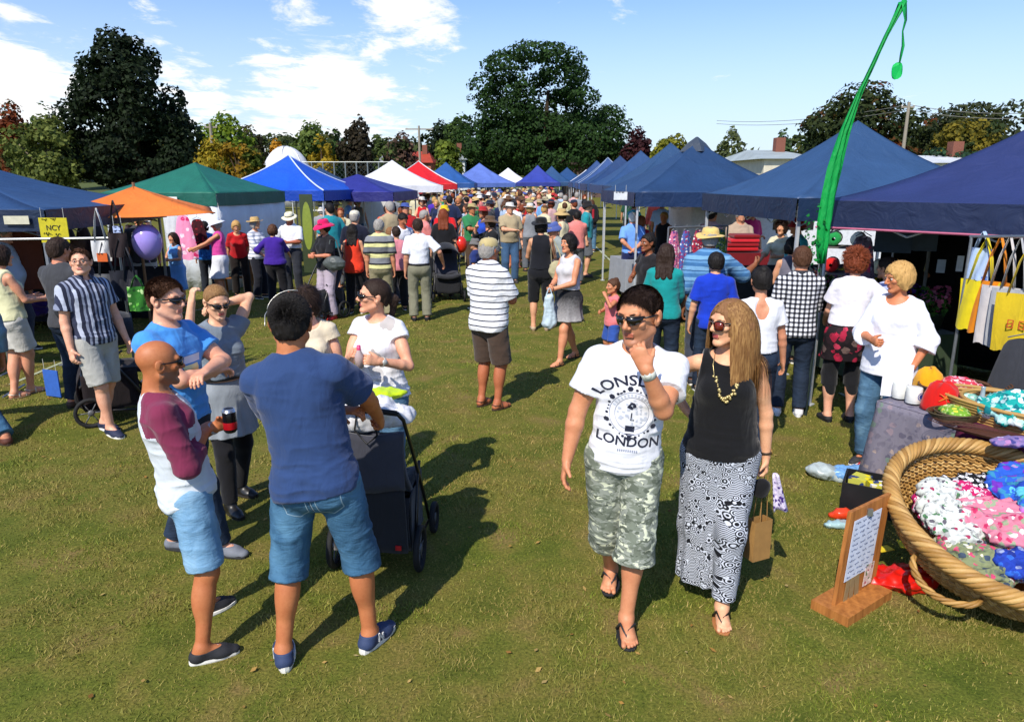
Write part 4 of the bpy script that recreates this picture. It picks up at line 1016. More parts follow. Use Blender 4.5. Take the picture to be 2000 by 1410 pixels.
    g.tube([(-.088, -.09, .0), (-.099, -.03, .04), (-.103, .04, .055)], .002, 6)
    g.tube([(.106 * math.cos(t), .035 + .03 * math.sin(t), .045 + .094 * math.sin(t)) for t in np.linspace(1.35, 2.99, 10)], .002, 6); put(g.build('sunglasses', plain('silver_frame', '#b9b7b0', .3, .4), J['root'], True), hmat(J))
    for j in (0, 1):        # embroidered N on the outer side of each runner
        sh = [c for c in J['root'].children if c.name.startswith('shoe')][j]; B = Matrix.Translation((J['an'][j][0], J['an'][j][1], 0)) @ Matrix.Rotation(J['fy'][j], 4, 'Z'); sd = (1, -1)[j]; b = MB()
        for a, c in (((.005, .040), (.005, .078)), ((.005, .078), (.036, .034)), ((.036, .034), (.036, .066))):
            b.box((sd * .0475, (a[0] + c[0]) / 2 + .01, (a[1] + c[1]) / 2), (.006, math.hypot(c[0] - a[0], c[1] - a[1]) + .008, .010), M=Matrix.Rotation(math.atan2(c[1] - a[1], c[0] - a[0]), 3, 'X'))
        put(b.build('embroidered_letter', plain('shoe_letter', '#d9d9d6', .6), sh), B)
    for sd, zz in ((1, 0), (-1, 0)): pass
    def pockets(J, front=-1, cx=.078, m1='#8aa6b8', m2='#1c3148'):
        z0 = (J['pel'][2] - .02) / J['s'] ; z0 = .905
        def ln(x0, z0_, x1, z1, w=.0022):
            d = nrm((x1 - x0, z1 - z0_)); n_ = np.array([-d[1], d[0]]) * w; return [(x0 - n_[0], z0_ - n_[1]), (x1 - n_[0], z1 - n_[1]), (x1 + n_[0], z1 + n_[1]), (x0 + n_[0], z0_ + n_[1])]
        L1 = []; L2 = []
        for s_ in (1, -1):
            P_ = [(s_ * cx - .058, z0), (s_ * cx + .058, z0 + .006), (s_ * cx + .052, z0 - .105), (s_ * cx, z0 - .135), (s_ * cx - .052, z0 - .105)]
            for i in range(5): L1.append(ln(*P_[i], *P_[(i + 1) % 5]))
            L2.append(ln(P_[0][0], P_[0][1] - .006, P_[1][0], P_[1][1] - .006, .004))
        L1.append(ln(0, .96, 0, .80)); L2.append(ln(-.004, .96, -.004, .80, .003)); L1.append(ln(-.15, .955, .15, .955, .0015))
        press(J, shape_bm(L2), lambda x, y: (x, y), cloth(m2, .9, .1), 'pocket_seam', front, J['boto']); press(J, shape_bm(L1), lambda x, y: (x, y), cloth(m1, .9, .1), 'pocket_stitching', front, J['boto'])
    pockets(NM['navy'])
    # bald man in the maroon and white raglan shirt
    S = feet_px(120, [(398, 1290, 2), (404, 1200, -22)], 1.61, label='bald man in white shirt with maroon sleeves and light denim shorts holding a drink can', cat='man', skin='#b67248', stubble='#8f6448', hair='bald', glasses='wrap',
        head=(-4, 4, 0), top=(cloth('#cfd6dc', .9, .5), dict(sleeve=(1.55, 1.2), hem=.875, inf=.013, flare=.008, neck=.085)), sleevemat='#7a2a48', bottom=('shorts', DEN2, .92, .022), lean=(-9, 0), shoes=('sneaker', '#232327', '#e8e5dc'),
        arms=((('px', 396, 850, 3.36), (.25, .1, -1), 30), (('px', 425, 832, 3.42), (.4, -.7, -1), 62)), **NEAR)
    J = person(S); NM['bald'] = J; pockets(J); watch(J, 1, '#b9bcc0', '#9a9da2', .016)
    # ginger-brown haired man, blue tee, folded arms
    S = feet_px(78, [(432, 1082, 0), (345, 1070, -10)], 1.78, label='man in bright blue t-shirt and dark jeans with folded arms and black sunglasses', cat='man', skin='#dba385', lips='#b9776a', hairc='brown', hair='short', hl=.012, thick=.004, strands=(12000, .020, 'up'), glasses='wrap',
        head=(4, 3, 0), top=('#4690d8', dict(sleeve=.62, hem=.90, inf=.014, neck=.082)), bottom=('jeans', DKD), lean=(-4, 0), shoes=('sneaker', '#6f737c', '#2a2a2c'), armfat=1.1,
        arms=('fold', ((-.05, .24, 1.20), (1, .3, -.4), 30)), **NEAR)
    J = person(S); NM['blue'] = J; 
    press(J, shape_bm([[(-.085, 1.20), (.035, 1.20), (.035, 1.245), (-.085, 1.245)]]), idt, cloth('#d8dfa0', .8, .1), 'printed_patch')
    press(J, shape_bm([[(-.075, 1.255), (.06, 1.255), (.06, 1.30), (-.075, 1.30)]]), idt, cloth('#bcd3e6', .8, .1), 'printed_patch')
    # woman in the grey belted dress, hands behind her head
    S = feet_px(48, [(452, 1003, 0), (470, 965, -20)], 1.63, label='woman in grey belted dress and black leggings with both hands at her head', cat='woman', sex='f', skin='#e0b08e', lips='#c06a62', hairc='lightbrown', hairl='#b5905c', hair='pony', hl=.018, thick=.003, strands=(12000, .10, 'back'), glasses='wrap',
        head=(6, 16, 0), top=('#76818c', dict(sleeve=.30, hem=1.06, inf=.018, neck=.08, vneck=.1, name='dress_bodice')), bottom=('skirt', cloth('#8b9299', .85, .5), .62, .20), belt=('#141416', 1.07), beltw=1.06, shoes=('boot', '#1a1817'),
        arms=((('px', 374, 592, 4.62), (.6, .5, -1), 50), (('px', 424, 596, 5.05), (1, .1, .2), 40)), **NEAR)
    S['under'] = ('#15151a', 1.95); J = person(S); NM['grey'] = J
    # woman in cream with a dark fringe
    Y = 5.05; S = dict(pos=at(622, 900, Y), yaw=8, H=1.60, label='woman with dark fringe in cream short-sleeved top smiling behind the man in navy', cat='woman', sex='f', skin='#e2ac90', lips='#b8505a', hairc='dark', hair='fringe', thick=.010, strands=(5000, .09, 'down'), head=(16, 4, 0), smile=1,
        top=('#d9cbb0', dict(sleeve=.25, hem=.92, neck=.10, ny=.02, inf=.015)), bottom=('jeans', DKD), shoes=('sneaker', '#303034'), arms=('down', 'down'), **NEAR)
    J = person(S); NM['cream'] = J
    # laughing woman in the white top
    Y = 4.85; S = dict(pos=at(752, 900, Y), yaw=-22, H=1.68, label='laughing woman in white cap-sleeved top and blue jeans with dark ponytail and sunglasses', cat='woman', sex='f', skin='#dda281', lips='#b5535a', hairc='dark', hair='pony', hl=.014, thick=.003, strands=(12000, .09, 'back'), glasses='wrap', head=(46, -4, -4), smile=1, girth=1.06,
        top=(floral('#e4e4e8', ('#e4e4e8', '#e4e4e8', '#b3aca8'), 5, .33), dict(sleeve=.28, hem=.91, neck=.085, vneck=.08, inf=.015, flare=.016)), bottom=('jeans', DEN3), lean=(2, 0), shoes=('sneaker', '#303034'),
        arms=((('px', 686, 694, 4.58), (.8, -.6, -1), 50), (('px', 740, 706, 4.50), (.8, -.6, -1), 55)), **NEAR)
    J = person(S); NM['laugh'] = J; watch(J, 1, '#c8c5bd', '#b9b3a6', .014)
    # man in the striped shirt looking this way
    STR = stripes(('#202437', '#aeb4c4', '#2a2f45', '#7f869b'), .085, 0, (.30, .28, .22, .20))
    S = feet_px(62, [(218, 850, 5), (206, 838, -4)], 1.73, label='man with glasses in navy and grey striped short-sleeved shirt and pale grey shorts', cat='man', skin='#e0a98b', lips='#b9776a', hairc='brown', hair='short', hl=.022, thick=.006, strands=(6000, .022, 'fwd'), glasses='clear', head=(42, -8, 0),
        top=(STR, dict(sleeve=.66, hem=.87, inf=.017, neck=.075, collar='#3c4256')), bottom=('shorts', cloth('#a8a7a0'), .96, .03), lean=(-6, 0), shoes=('sneaker', '#1f2540', '#e8e5dc'), arms=('hang', 'down'), h=.0065, hb=.007, hc=.007)
    J = person(S); NM['plaid'] = J
    # man at the left edge of the picture, woman in cream behind him, man behind the striped shirt
    S = feet_px(-118, [(-60, 815, 5), (12, 868, 0)], 1.78, label='man in pale blue long-sleeved shirt and blue jeans cut off by the left edge', cat='man', skin='#cc8a68', hairc='grey', girth=1.15, top=('#6f97a6', dict(sleeve=1.9, hem=.93, inf=.018, flare=.008)), bottom=('trousers', DEN1), shoes=('sneaker', '#5a2f22', '#3a2a20'), arms=('hang', 'hang'), h=.0075)
    person(S)
    S = feet_px(150, [(62, 768, 0), (30, 778, 0)], 1.66, label='dark-haired woman in cream sleeveless top and white shorts near the left edge', cat='woman', sex='f', skin='#d99c7c', hairc='dark', hair='bob', girth=1.1, top=('#d6d3a8', dict(sleeve=0, hem=.93, neck=.08)), bottom=('shorts', cloth('#c9c6be'), .8), shoes=('sandal', '#d6cfc0', '#8a7050'), arms=('hold', 'hold'), h=.009)
    person(S)
    S = dict(pos=G(160, 796), yaw=165, H=1.76, label='man in charcoal t-shirt and dark jeans standing behind the man with glasses', cat='man', skin='#c98566', hairc='dark', girth=1.05, top=('#3c3d41', dict(sleeve=.7, hem=.88)), bottom=('jeans', DKD), shoes=('sneaker', '#4a3528', '#2a2018'), arms=('holdlow', 'holdlow'), h=.009)
    person(S)
NM = {}
near_people()
# ------------------------------------------------ the people a little farther off
def yh(py, H):        # how far away somebody of height H stands whose head top shows at picture height py
    d = ray(1000, py); return (CAMH - H) / -d[2] * d[1]
def mid(label, px, pyf, pyh, yaw, H=None, **k):
    if pyf is None: Y = yh(pyh, H); x = at(px, pyh, Y)[0]
    else:
        g = G(px, pyf); Y = g[1]; x = g[0]
        if H is None: H = float(np.clip(at(px, pyh, Y)[2], 1.50 if not k.get('child') else .7, 1.88))
    h = float(np.clip(Y * .00105, .0075, .016)); k.setdefault('skin', '#d09a76')
    k.setdefault('girth', 1.02); S = dict(label=label, pos=(x, Y), yaw=yaw, H=H, h=h, **k)
    if h > .0128: S['noface'] = True
    J = person(S); return J
def TS(c, **k): return (c, k)
def mid_people():
    F_, T = 'f', TS
    STW = stripes(('#e8e8ea', '#1a2038'), .062, 2, (.80, .20), fold=.5, wob=.002)
    NM['striped'] = mid('man in khaki cap and navy-striped white polo shirt eating on the open grass', 956, 796, 470, 142, skin='#b06a48', hairc='grey', hat=('cap', '#b5a473'), girth=1.16, top=(STW, dict(sleeve=.85, hem=.84, inf=.02, loose=.01)), bottom=('shorts', cloth('#4a3a30'), .98, .03), shoes=('sandal', '#5a3826', '#3b2a1e'), arms=('holdc', ((.10, .30, 1.10), (.8, -.5, -1), 55)), cat='man')
    NM['black'] = mid('woman in black sleeveless top, black hat and black knee-length trousers seen from behind', 1055, 645, 428, 176, sex=F_, hat=('round', '#0e0e10'), hairc='black', hair='bob', top=T('#14151c', sleeve=0, hem=.98, neck=.07), bottom=('capri', cloth('#101116'), 1.02, .03), shoes=('sneaker', '#b09a7c', '#8a7458'), arms=('holdc', 'holdc'), cat='woman')
    GR = NT('shaded_skirt'); z = GR.sepx(GR.co())[2]; n = GR.noise(GR.co(), 40, 3); v = GR.math('ADD', z, GR.math('MULTIPLY', n, .16)); GRm = GR.done(GR.ramp(v, [(.50, srgb('#cfccc8')), (.72, srgb('#8d8a8a')), (.98, srgb('#16161a'))]), .9)
    NM['dress'] = mid('woman with dark bob striding in black and white dress with pale grey hem', 1108, 706, 455, -52, sex=F_, hairc='black', hair='bob', skin='#cf8f6a', feet=((.10, -.24, 0), (.12, .24, 0)), top=T('#c9c6c8', sleeve=0, hem=1.03, neck=.09), bottom=('skirt', GRm, .60, .27), shoes=('sandal', '#18181a', '#18181a'), arms=(((.05, .27, 1.08), (.8, -.5, -1), 55), ((.03, .27, 1.06), (.8, -.5, -1), 55)), cat='woman')
    NM['teen'] = mid('young man in red printed t-shirt and yellow bucket hat pushing a black pushchair', 868, None, 403, 4, H=1.74, skin='#d8a484', hat=('bucket', '#e3b91c'), hairc='brown', top=T('#c4161c', sleeve=.8, hem=.86, loose=.01), bottom=('trousers', cloth('#5a6068')), arms=('push', 'push'), cat='man')
    NM['white'] = mid('man in white short-sleeved shirt and grey-green trousers walking away past the pink top', 822, 626, 430, 190, hairc='dark', skin='#c48a6c', top=(cloth('#e3e5ee'), dict(sleeve=.85, hem=1.0, loose=.005)), bottom=('trousers', cloth('#7c7a66')), belt=('#15151a', .985), beltw=1.02, shoes=('sneaker', '#1a1a1c', '#141414'), arms=('wide', 'hang'), cat='man')
    ST2 = stripes(('#66686c', '#cfcb8e', '#1d1e22', '#7b7d82', '#cfcb8e', '#1d1e22'), .36, 2, (.22, .17, .08, .26, .18, .09))
    mid('grey-haired man in polo shirt with wide yellow, black and grey stripes', 748, 622, 431, 186, hairc='grey', skin='#c98a68', girth=1.12, top=(ST2, dict(sleeve=.9, hem=.90, loose=.012, collar='#56585c')), bottom=('trousers', cloth('#8c8466')), shoes=('sneaker', '#2a2622', '#1c1a18'), arms=('hang', 'hang'), cat='man')
    mid('dark-haired woman in long sleeveless bright orange top', 697, 612, 440, 176, sex=F_, hairc='black', hair='long', top=T('#e23c22', sleeve=0, hem=.82, loose=.01, neck=.07), bottom=('trousers', cloth('#15151a')), cat='woman')
    mid('woman in plain pink top and black trousers half hidden between two men', 780, 606, 445, 200, sex=F_, hairc='dark', hair='short', girth=1.1, top=T('#d3848f', sleeve=.8, hem=.86, loose=.01), bottom=('trousers', cloth('#17171b')), cat='woman')
    NM['purple'] = mid('woman with curly auburn hair in violet top, hand on hip, seen from behind', 544, 594, 446, 182, sex=F_, girth=1.3, hairc='brown', hair='curly', top=T('#3d1f8c', sleeve=1.25, hem=.90, loose=.01), bottom=('trousers', cloth('#131218')), arms=('reachlow', 'hip'), cat='woman')
    ST3 = stripes(('#e6e6ea', '#9aa2b4'), .07, 2, (.62, .38))
    mid('woman in straw hat and white and grey striped long-sleeved top', 510, 582, 427, 70, sex=F_, girth=1.1, hairc='grey', hair='bob', hat=('straw', '#cba86a'), top=(ST3, dict(sleeve=1.8, hem=.86)), bottom=('trousers', cloth('#1c1e28')), arms=('holdc', 'holdc'), cat='woman')
    mid('man in cream hat and white shirt looking down at a purchase', 577, 575, 417, -6, skin='#b06648', girth=1.15, hairc='grey', hat=('wide', '#e2dbbc', '#20201c'), head=(0, 22, 0), top=(cloth('#e4e5ea'), dict(sleeve=.9, hem=1.0, loose=.02)), bottom=('trousers', cloth('#2c2f38')), arms=('hip', 'holdc'), cat='man')
    NM['pinkhat'] = mid('woman in magenta wide-brimmed hat, black top and pale lilac trousers', 645, 622, 431, -38, sex=F_, girth=1.08, hairc='dark', hair='bob', hat=('floppy', '#d4175c'), skin='#c98262', top=T('#17171c', sleeve=.9, hem=.88), bottom=('trousers', cloth('#b2a4b2')), shoes=('sneaker', '#b0262a', '#c0282c'), arms=('holdc', 'holdc'), head=(0, 15, 0), cat='woman')
    mid('blonde woman in bright red top leaning over beside the chalkboard', 474, 578, 428, 20, sex=F_, hairc='blonde', hair='bob', lean=(22, 0), head=(0, 25, 0), top=T('#b8141c', sleeve=.9, hem=.90, neck=.09), bottom=('trousers', cloth('#1c1512')), arms=('hang', 'hang'), cat='woman')
    NM['reach'] = mid('woman in white sun hat, pink sleeveless top and white skirt reaching for a dress', 438, 590, 428, -78, sex=F_, hairc='grey', hair='bob', girth=1.08, skin='#c98a66', hat=('floppy', '#dfe4f0'), top=T('#d0459a', sleeve=0, hem=.98, neck=.06), bottom=('skirt', cloth('#e2e4ee'), .52, .235), head=(0, 22, 0), arms=(((.1, .45, 1.12), (.2, -.3, -1), 30), ((.2, .52, 1.12), (.3, -.3, -1), 30)), cat='woman')
    NM['girl'] = mid('dark-haired girl in pale blue dress standing behind a lilac balloon', 338, None, 458, -16, H=1.34, child=2, sex=F_, hairc='dark', hair='long', skin='#cf9572', top=T('#6da4dc', sleeve=0, hem=.98, neck=.09), bottom=('skirt', cloth('#6aa6e2'), .40, .26), arms=('holdc', 'holdc'), cat='girl')
    mid('man in white cap and navy top standing behind the orange top', 692, None, 414, 176, H=1.76, hairc='grey', hat=('cap', '#cfc8b4'), top=T('#14182a', sleeve=.9, hem=.88), bottom=('trousers', cloth('#20222c')), cat='man')
    mid('woman in royal blue sleeveless top and white hat by the blue tent', 656, None, 393, 170, H=1.66, sex=F_, hairc='grey', hat=('bucket', '#dcdde2'), girth=1.15, top=T('#1f4f96', sleeve=0, hem=.86), bottom=('trousers', cloth('#23283c')), cat='woman')
    mid('grey-haired person in crumpled white bucket hat behind the magenta hat', 628, None, 405, 185, H=1.62, hairc='grey', hair='bob', hat=('bucket', '#d6d2cc'), top=T('#8f9298', sleeve=.9, hem=.88), bottom=('trousers', cloth('#3c3c42')))
    mid('grey-haired man in light blue shirt bending under the blue tent', 672, None, 388, 110, H=1.66, hairc='grey', lean=(20, 0), top=T('#6d95cf', sleeve=.9, hem=.9), bottom=('trousers', cloth('#3a4254')), cat='man')
    NM['back'] = mid('white-haired man in light blue polo and navy shorts, hands clasped behind his back', 1230, 578, 417, 178, hairc='white', girth=1.12, skin='#d09070', top=T('#6b9ae0', sleeve=.85, hem=.92, loose=.01), bottom=('shorts', cloth('#1a2350'), .9), arms=('back', 'back'), shoes=('sneaker', '#8a7a66', '#5a4a3a'), cat='man')
    mid('brown-skinned woman in black and white top waiting by the flower stall', 1268, None, 460, -62, H=1.64, sex=F_, hairc='black', hair='bun', skin='#8a5436', top=T('#1c1a1c', sleeve=.3, hem=.9), bottom=('trousers', cloth('#2a2a30')), arms=('holdc', 'down'), cat='woman')
    mid('woman in teal long-sleeved top with long dark hair and jeans', 1302, None, 480, 160, H=1.63, sex=F_, girth=1.12, hairc='dark', hair='long', top=T('#0f8a88', sleeve=1.85, hem=.88), bottom=('jeans', DKD), arms=('holdlow', 'down'), cat='woman')
    ST4 = stripes(('#3c6c9c', '#5c8cb8', '#2f5a86', '#6f9cc0'), .12, 2, (.35, .2, .1, .35))
    mid('man in straw hat and blue striped shirt stretching an arm to the vendor', 1388, None, 449, 168, H=1.80, girth=1.2, skin='#8c5a3c', hairc='grey', hat=('round', '#d5b66c'), top=(ST4, dict(sleeve=1.0, hem=.86, loose=.01)), bottom=('trousers', cloth('#3c4250')), arms=(((.52, .30, 1.33), (.2, -.3, -1), 25), 'hang'), cat='man')
    mid('black-haired boy in plain royal blue t-shirt seen from behind', 1400, None, 498, 176, H=1.55, hairc='black', thick=.02, top=T('#1237b4', sleeve=.8, hem=.84), bottom=('jeans', DKD), cat='boy')
    NM['bun'] = mid('woman with dark bun in loose white top knotted at the back', 1490, None, 527, 176, H=1.62, sex=F_, hairc='black', hair='bun', skin='#c98d6c', top=T('#dfe0e4', sleeve=.55, hem=1.0, neck=.085, back=.17, loose=.012), bottom=('jeans', DKD), arms=('down', 'down'), cat='woman')
    NM['check'] = mid('man in black and white checked shirt, jeans and white trainers', 1537, 810, 486, 168, hairc='brown', skin='#c08462', girth=1.04, top=(plaid('#e2e2e4', '#5c5e66', '#101114', .045), dict(sleeve=1.3, hem=.86, loose=.012, collar='#30323a')), bottom=('jeans', DKD), shoes=('runner', '#d8d8da', '#d8d8d8'), arms=('holdlow', 'hang'), cat='man')
    RET = floral('#1b1216', ('#9c1b38', '#c43a56', '#6f5a54', '#b51e3e', '#2a1a20'), 13, .5)
    mid('woman with auburn bob in white cropped cardigan over a red and black swirled tunic', 1636, 822, 491, 178, sex=F_, girth=1.12, hairc='auburn', hair='curly', skin='#d8a284', top=T('#e8e4ec', sleeve=.6, hem=1.02, loose=.015, flare=.035), bottom=('skirt', RET, .66, .225), under=('#121216', 1.25), shoes=('sneaker', '#17171a', '#17171a'), arms=('wide', 'holdlow'), cat='woman')
    NM['blouse'] = mid('tanned blonde woman in loose white blouse and jeans behind the cloth-covered table', 1762, None, 516, -52, H=1.70, sex=F_, girth=1.05, skin='#c07c54', hairc='blonde', hair='bob', top=T('#e6e7f0', sleeve=1.35, hem=.82, neck=.105, ny=.02, loose=.03, flare=.05), bottom=('jeans', DEN3), head=(32, 12, 0), arms=('holdc', 'pocket'), cat='woman')
    mid('balding man in beige t-shirt serving behind the flower buckets', 1447, None, 414, 0, H=1.74, girth=1.25, hair='short', hl=.03, hairc='grey', skin='#c08868', top=T('#a8937e', sleeve=.8, hem=.88, loose=.01), bottom=('trousers', cloth('#3a3a3e')), arms=('holdlow', 'holdlow'), head=(0, 20, 0), cat='man')
    mid('dark-haired woman in cream scarf top under the navy marquee', 1528, None, 434, -36, H=1.64, sex=F_, hairc='dark', hair='curly', top=T('#c9c4a8', sleeve=1.3, hem=.88), bottom=('trousers', cloth('#34302c')), arms=('reachlow', 'holdc'), cat='woman')
    mid('dark-haired woman in grey sleeveless top bending over the stall', 1553, None, 466, 170, H=1.62, sex=F_, hairc='black', hair='bob', lean=(15, 0), top=T('#6c6a78', sleeve=0, hem=.88), bottom=('trousers', cloth('#24242c')), arms=('reachlow', 'holdc'), cat='woman')
    ST5 = stripes(('#aab4da', '#2f3f78'), .055, 2, (.6, .4))
    mid('stout person in blue and white striped top in the shade of the marquee', 1738, None, 507, -150, H=1.56, sex=F_, girth=1.3, hairc='dark', top=(ST5, dict(sleeve=.8, hem=.88)), bottom=('trousers', cloth('#8f959c')), arms=('reachlow', 'holdc'))
    mid('small child in pink top and blue shorts eating a snack on the grass', 1199, None, 552, -72, H=1.08, child=1, sex=F_, hairc='brown', hair='bun', skin='#c0805c', top=T('#e0787c', sleeve=.3, hem=.84), bottom=('shorts', cloth('#2f4f9c'), .9), arms=('holdc', 'up'), cat='child')
    NM['coat'] = mid('woman in brown bucket hat and long black coat standing side-on', 958, None, 424, -62, H=1.66, sex=F_, hairc='dark', hair='bob', hat=('floppy', '#5c4632'), top=T('#16181a', sleeve=1.6, hem=.72), bottom=('trousers', cloth('#20241f')), arms=('up', 'holdlow'), cat='woman')
    mid('child in grey sun hat and navy top beside the khaki cap', 928, None, 470, -100, H=1.25, child=2, hairc='brown', hat=('bucket', '#6c6a68'), top=T('#1c2c64', sleeve=.8, hem=.84), bottom=('shorts', cloth('#34363c'), .9), cat='child')
    mid('man in white t-shirt, dark hat and grey shorts in front of the crowd', 1003, 524, 394, 150, skin='#b56d48', hairc='dark', hat=('cap', '#1c1c22'), top=T('#e4e6ea', sleeve=.85, hem=.82, loose=.015), bottom=('shorts', cloth('#6f7f8c'), .95), shoes=('sandal', '#8a6a4a', '#6a4a34'), cat='man')
    mid('person with dark jacket and jeans walking away on the right of the crowd', 1153, 492, 392, 172, hairc='brown', hair='curly', top=T('#26262c', sleeve=1.6, hem=.84), bottom=('jeans', DEN3), arms=('hold', 'down'))
    mid('man in pale yellow shirt with grey hair at the crowd edge', 1104, None, 383, 180, H=1.74, hairc='grey', girth=1.15, top=T('#d8cf9c', sleeve=.85, hem=.88), bottom=('trousers', cloth('#6c6250')), cat='man')
    mid('tall man in plain grey shirt beside the pale yellow shirt', 1127, None, 377, 170, H=1.82, hairc='grey', top=T('#888c92', sleeve=.85, hem=.88), bottom=('trousers', cloth('#3c4048')), cat='man')
    mid('woman in black and white broad-striped top at the front of the crowd', 1072, None, 400, 180, H=1.6, sex=F_, girth=1.3, hairc='blonde', hair='bob', hat=('round', '#cfc3a0'), top=(stripes(('#e4e4e6', '#17171c', '#9a9aa2', '#e4e4e6'), .2, 2, (.3, .2, .3, .2)), dict(sleeve=.85, hem=.88)), bottom=('trousers', cloth('#b8a878')), cat='woman')
    mid('man in blue cloth hat leaning forward beside the dark bob', 1106, None, 431, -70, H=1.68, skin='#c88a6c', hairc='grey', lean=(24, 0), head=(0, 20, 0), hat=('bucket', '#4a5a96'), top=T('#8c9490', sleeve=.9, hem=.88), bottom=('trousers', cloth('#56606c')), arms=('holdc', 'holdc'), cat='man')
    mid('woman in brown hat and purple-red print top with folded arms', 1030, None, 400, -40, H=1.6, sex=F_, girth=1.15, hat=('round', '#6c4426'), hairc='dark', hair='bob', top=(floral('#5a1e5c', ('#8c1d4c', '#3a2a6c', '#a02848'), 16, .4), dict(sleeve=.8, hem=.88)), bottom=('trousers', cloth('#2a2228')), arms=('fold', 'fold'), cat='woman')
    mid('person in deep violet shirt in front of the red and white tents', 848, None, 386, 170, H=1.7, hairc='blonde', top=T('#4a28a0', sleeve=.9, hem=.88), bottom=('trousers', cloth('#4a6a9c')))
    mid('man in salmon orange t-shirt with his back to us behind the striped polo', 756, None, 402, 185, H=1.72, hairc='dark', girth=1.12, top=T('#e0603c', sleeve=.8, hem=.88), bottom=('trousers', cloth('#3c4044')), cat='man')
    mid('dark-haired man in white polo bowing his head between stripes and white shirt', 778, None, 416, 40, H=1.72, hairc='black', skin='#b07050', lean=(15, 0), head=(0, 25, 0), top=T('#e0e0e6', sleeve=.85, hem=.9), bottom=('trousers', cloth('#2c2c34')), cat='man')
    mid('person with long brown hair in black top seen from behind at the left stall', 55, None, 436, 182, H=1.64, sex=F_, hairc='lightbrown', hair='curly', top=T('#0e0e12', sleeve=1.2, hem=.88), bottom=('trousers', cloth('#1a2038')), cat='woman')
    mid('child in coral orange top with a red cap at the left stall', 84, None, 440, 150, H=1.55, child=2, hairc='dark', top=T('#e0603f', sleeve=.8, hem=.84), bottom=('trousers', cloth('#2a2438')), cat='child')
    mid('man in loose pale shirt half out of the left edge', 6, None, 444, 100, H=1.72, hairc='grey', skin='#d09880', girth=1.2, top=T('#b6c3dc', sleeve=1.7, hem=.88), bottom=('trousers', cloth('#3a4054')), cat='man')
    mid('brown-haired person stooping beside the bag rack behind the man with glasses', 146, None, 470, 170, H=1.55, sex=F_, hairc='brown', hair='curly', top=T('#2c2430', sleeve=1.4, hem=.88), bottom=('trousers', cloth('#22222a')))
    mid('person in dark red jumper inside the shaded stall, tallest of the group', 1282, None, 386, 170, H=1.78, hairc='black', girth=1.1, top=T('#4a1014', sleeve=1.9, hem=.86), bottom=('trousers', cloth('#18181c')))
    mid('dark-haired person in black top inside the shaded stall', 1338, None, 388, 150, H=1.72, hairc='black', top=T('#1a1416', sleeve=1.6, hem=.86), bottom=('trousers', cloth('#18181c')))
    mid('woman with ginger hair in crimson top beside the light blue polo', 1252, None, 424, 150, H=1.6, sex=F_, hairc='ginger', hair='curly', top=T('#a01e34', sleeve=.8, hem=.88), bottom=('trousers', cloth('#28242c')), cat='woman')
    mid('dark-haired shopper in green top under the second right-hand tent', 1228, None, 385, 165, H=1.68, hairc='black', top=T('#1f4a38', sleeve=.9, hem=.86), bottom=('trousers', cloth('#22262c')))
    mid('shopper in pink and white leaf-print clothes between magenta and orange', 668, None, 428, 178, H=1.5, sex=F_, hairc='blonde', top=(floral('#e48ac0', ('#d01a88', '#f0e0ec', '#e05030'), 16, .45), dict(sleeve=.8, hem=.84)), bottom=('skirt', cloth('#d8d4dc'), .6, .2), cat='girl')
    mid('short blonde child seen from behind between stripes and pink', 762, None, 448, 180, H=1.42, child=2, hairc='lightbrown', hair='bob', top=T('#6a4a32', sleeve=.8, hem=.84), bottom=('trousers', cloth('#3a3a40')), cat='child')
    mid('woman with black hair in blue floral top under the orange umbrella', 398, None, 434, 190, H=1.5, sex=F_, hairc='black', hair='bob', top=(floral('#1f6cb8', ('#4a9ae0', '#0f4a8c'), 18, .4), dict(sleeve=.8, hem=.86)), bottom=('trousers', cloth('#1c222c')), cat='woman')
    mid('short dark-haired person in grey by the white tent wall', 436, None, 415, 160, H=1.6, hairc='black', top=T('#4c3a44', sleeve=.8, hem=.86), bottom=('trousers', cloth('#24262c')))
mid_people()
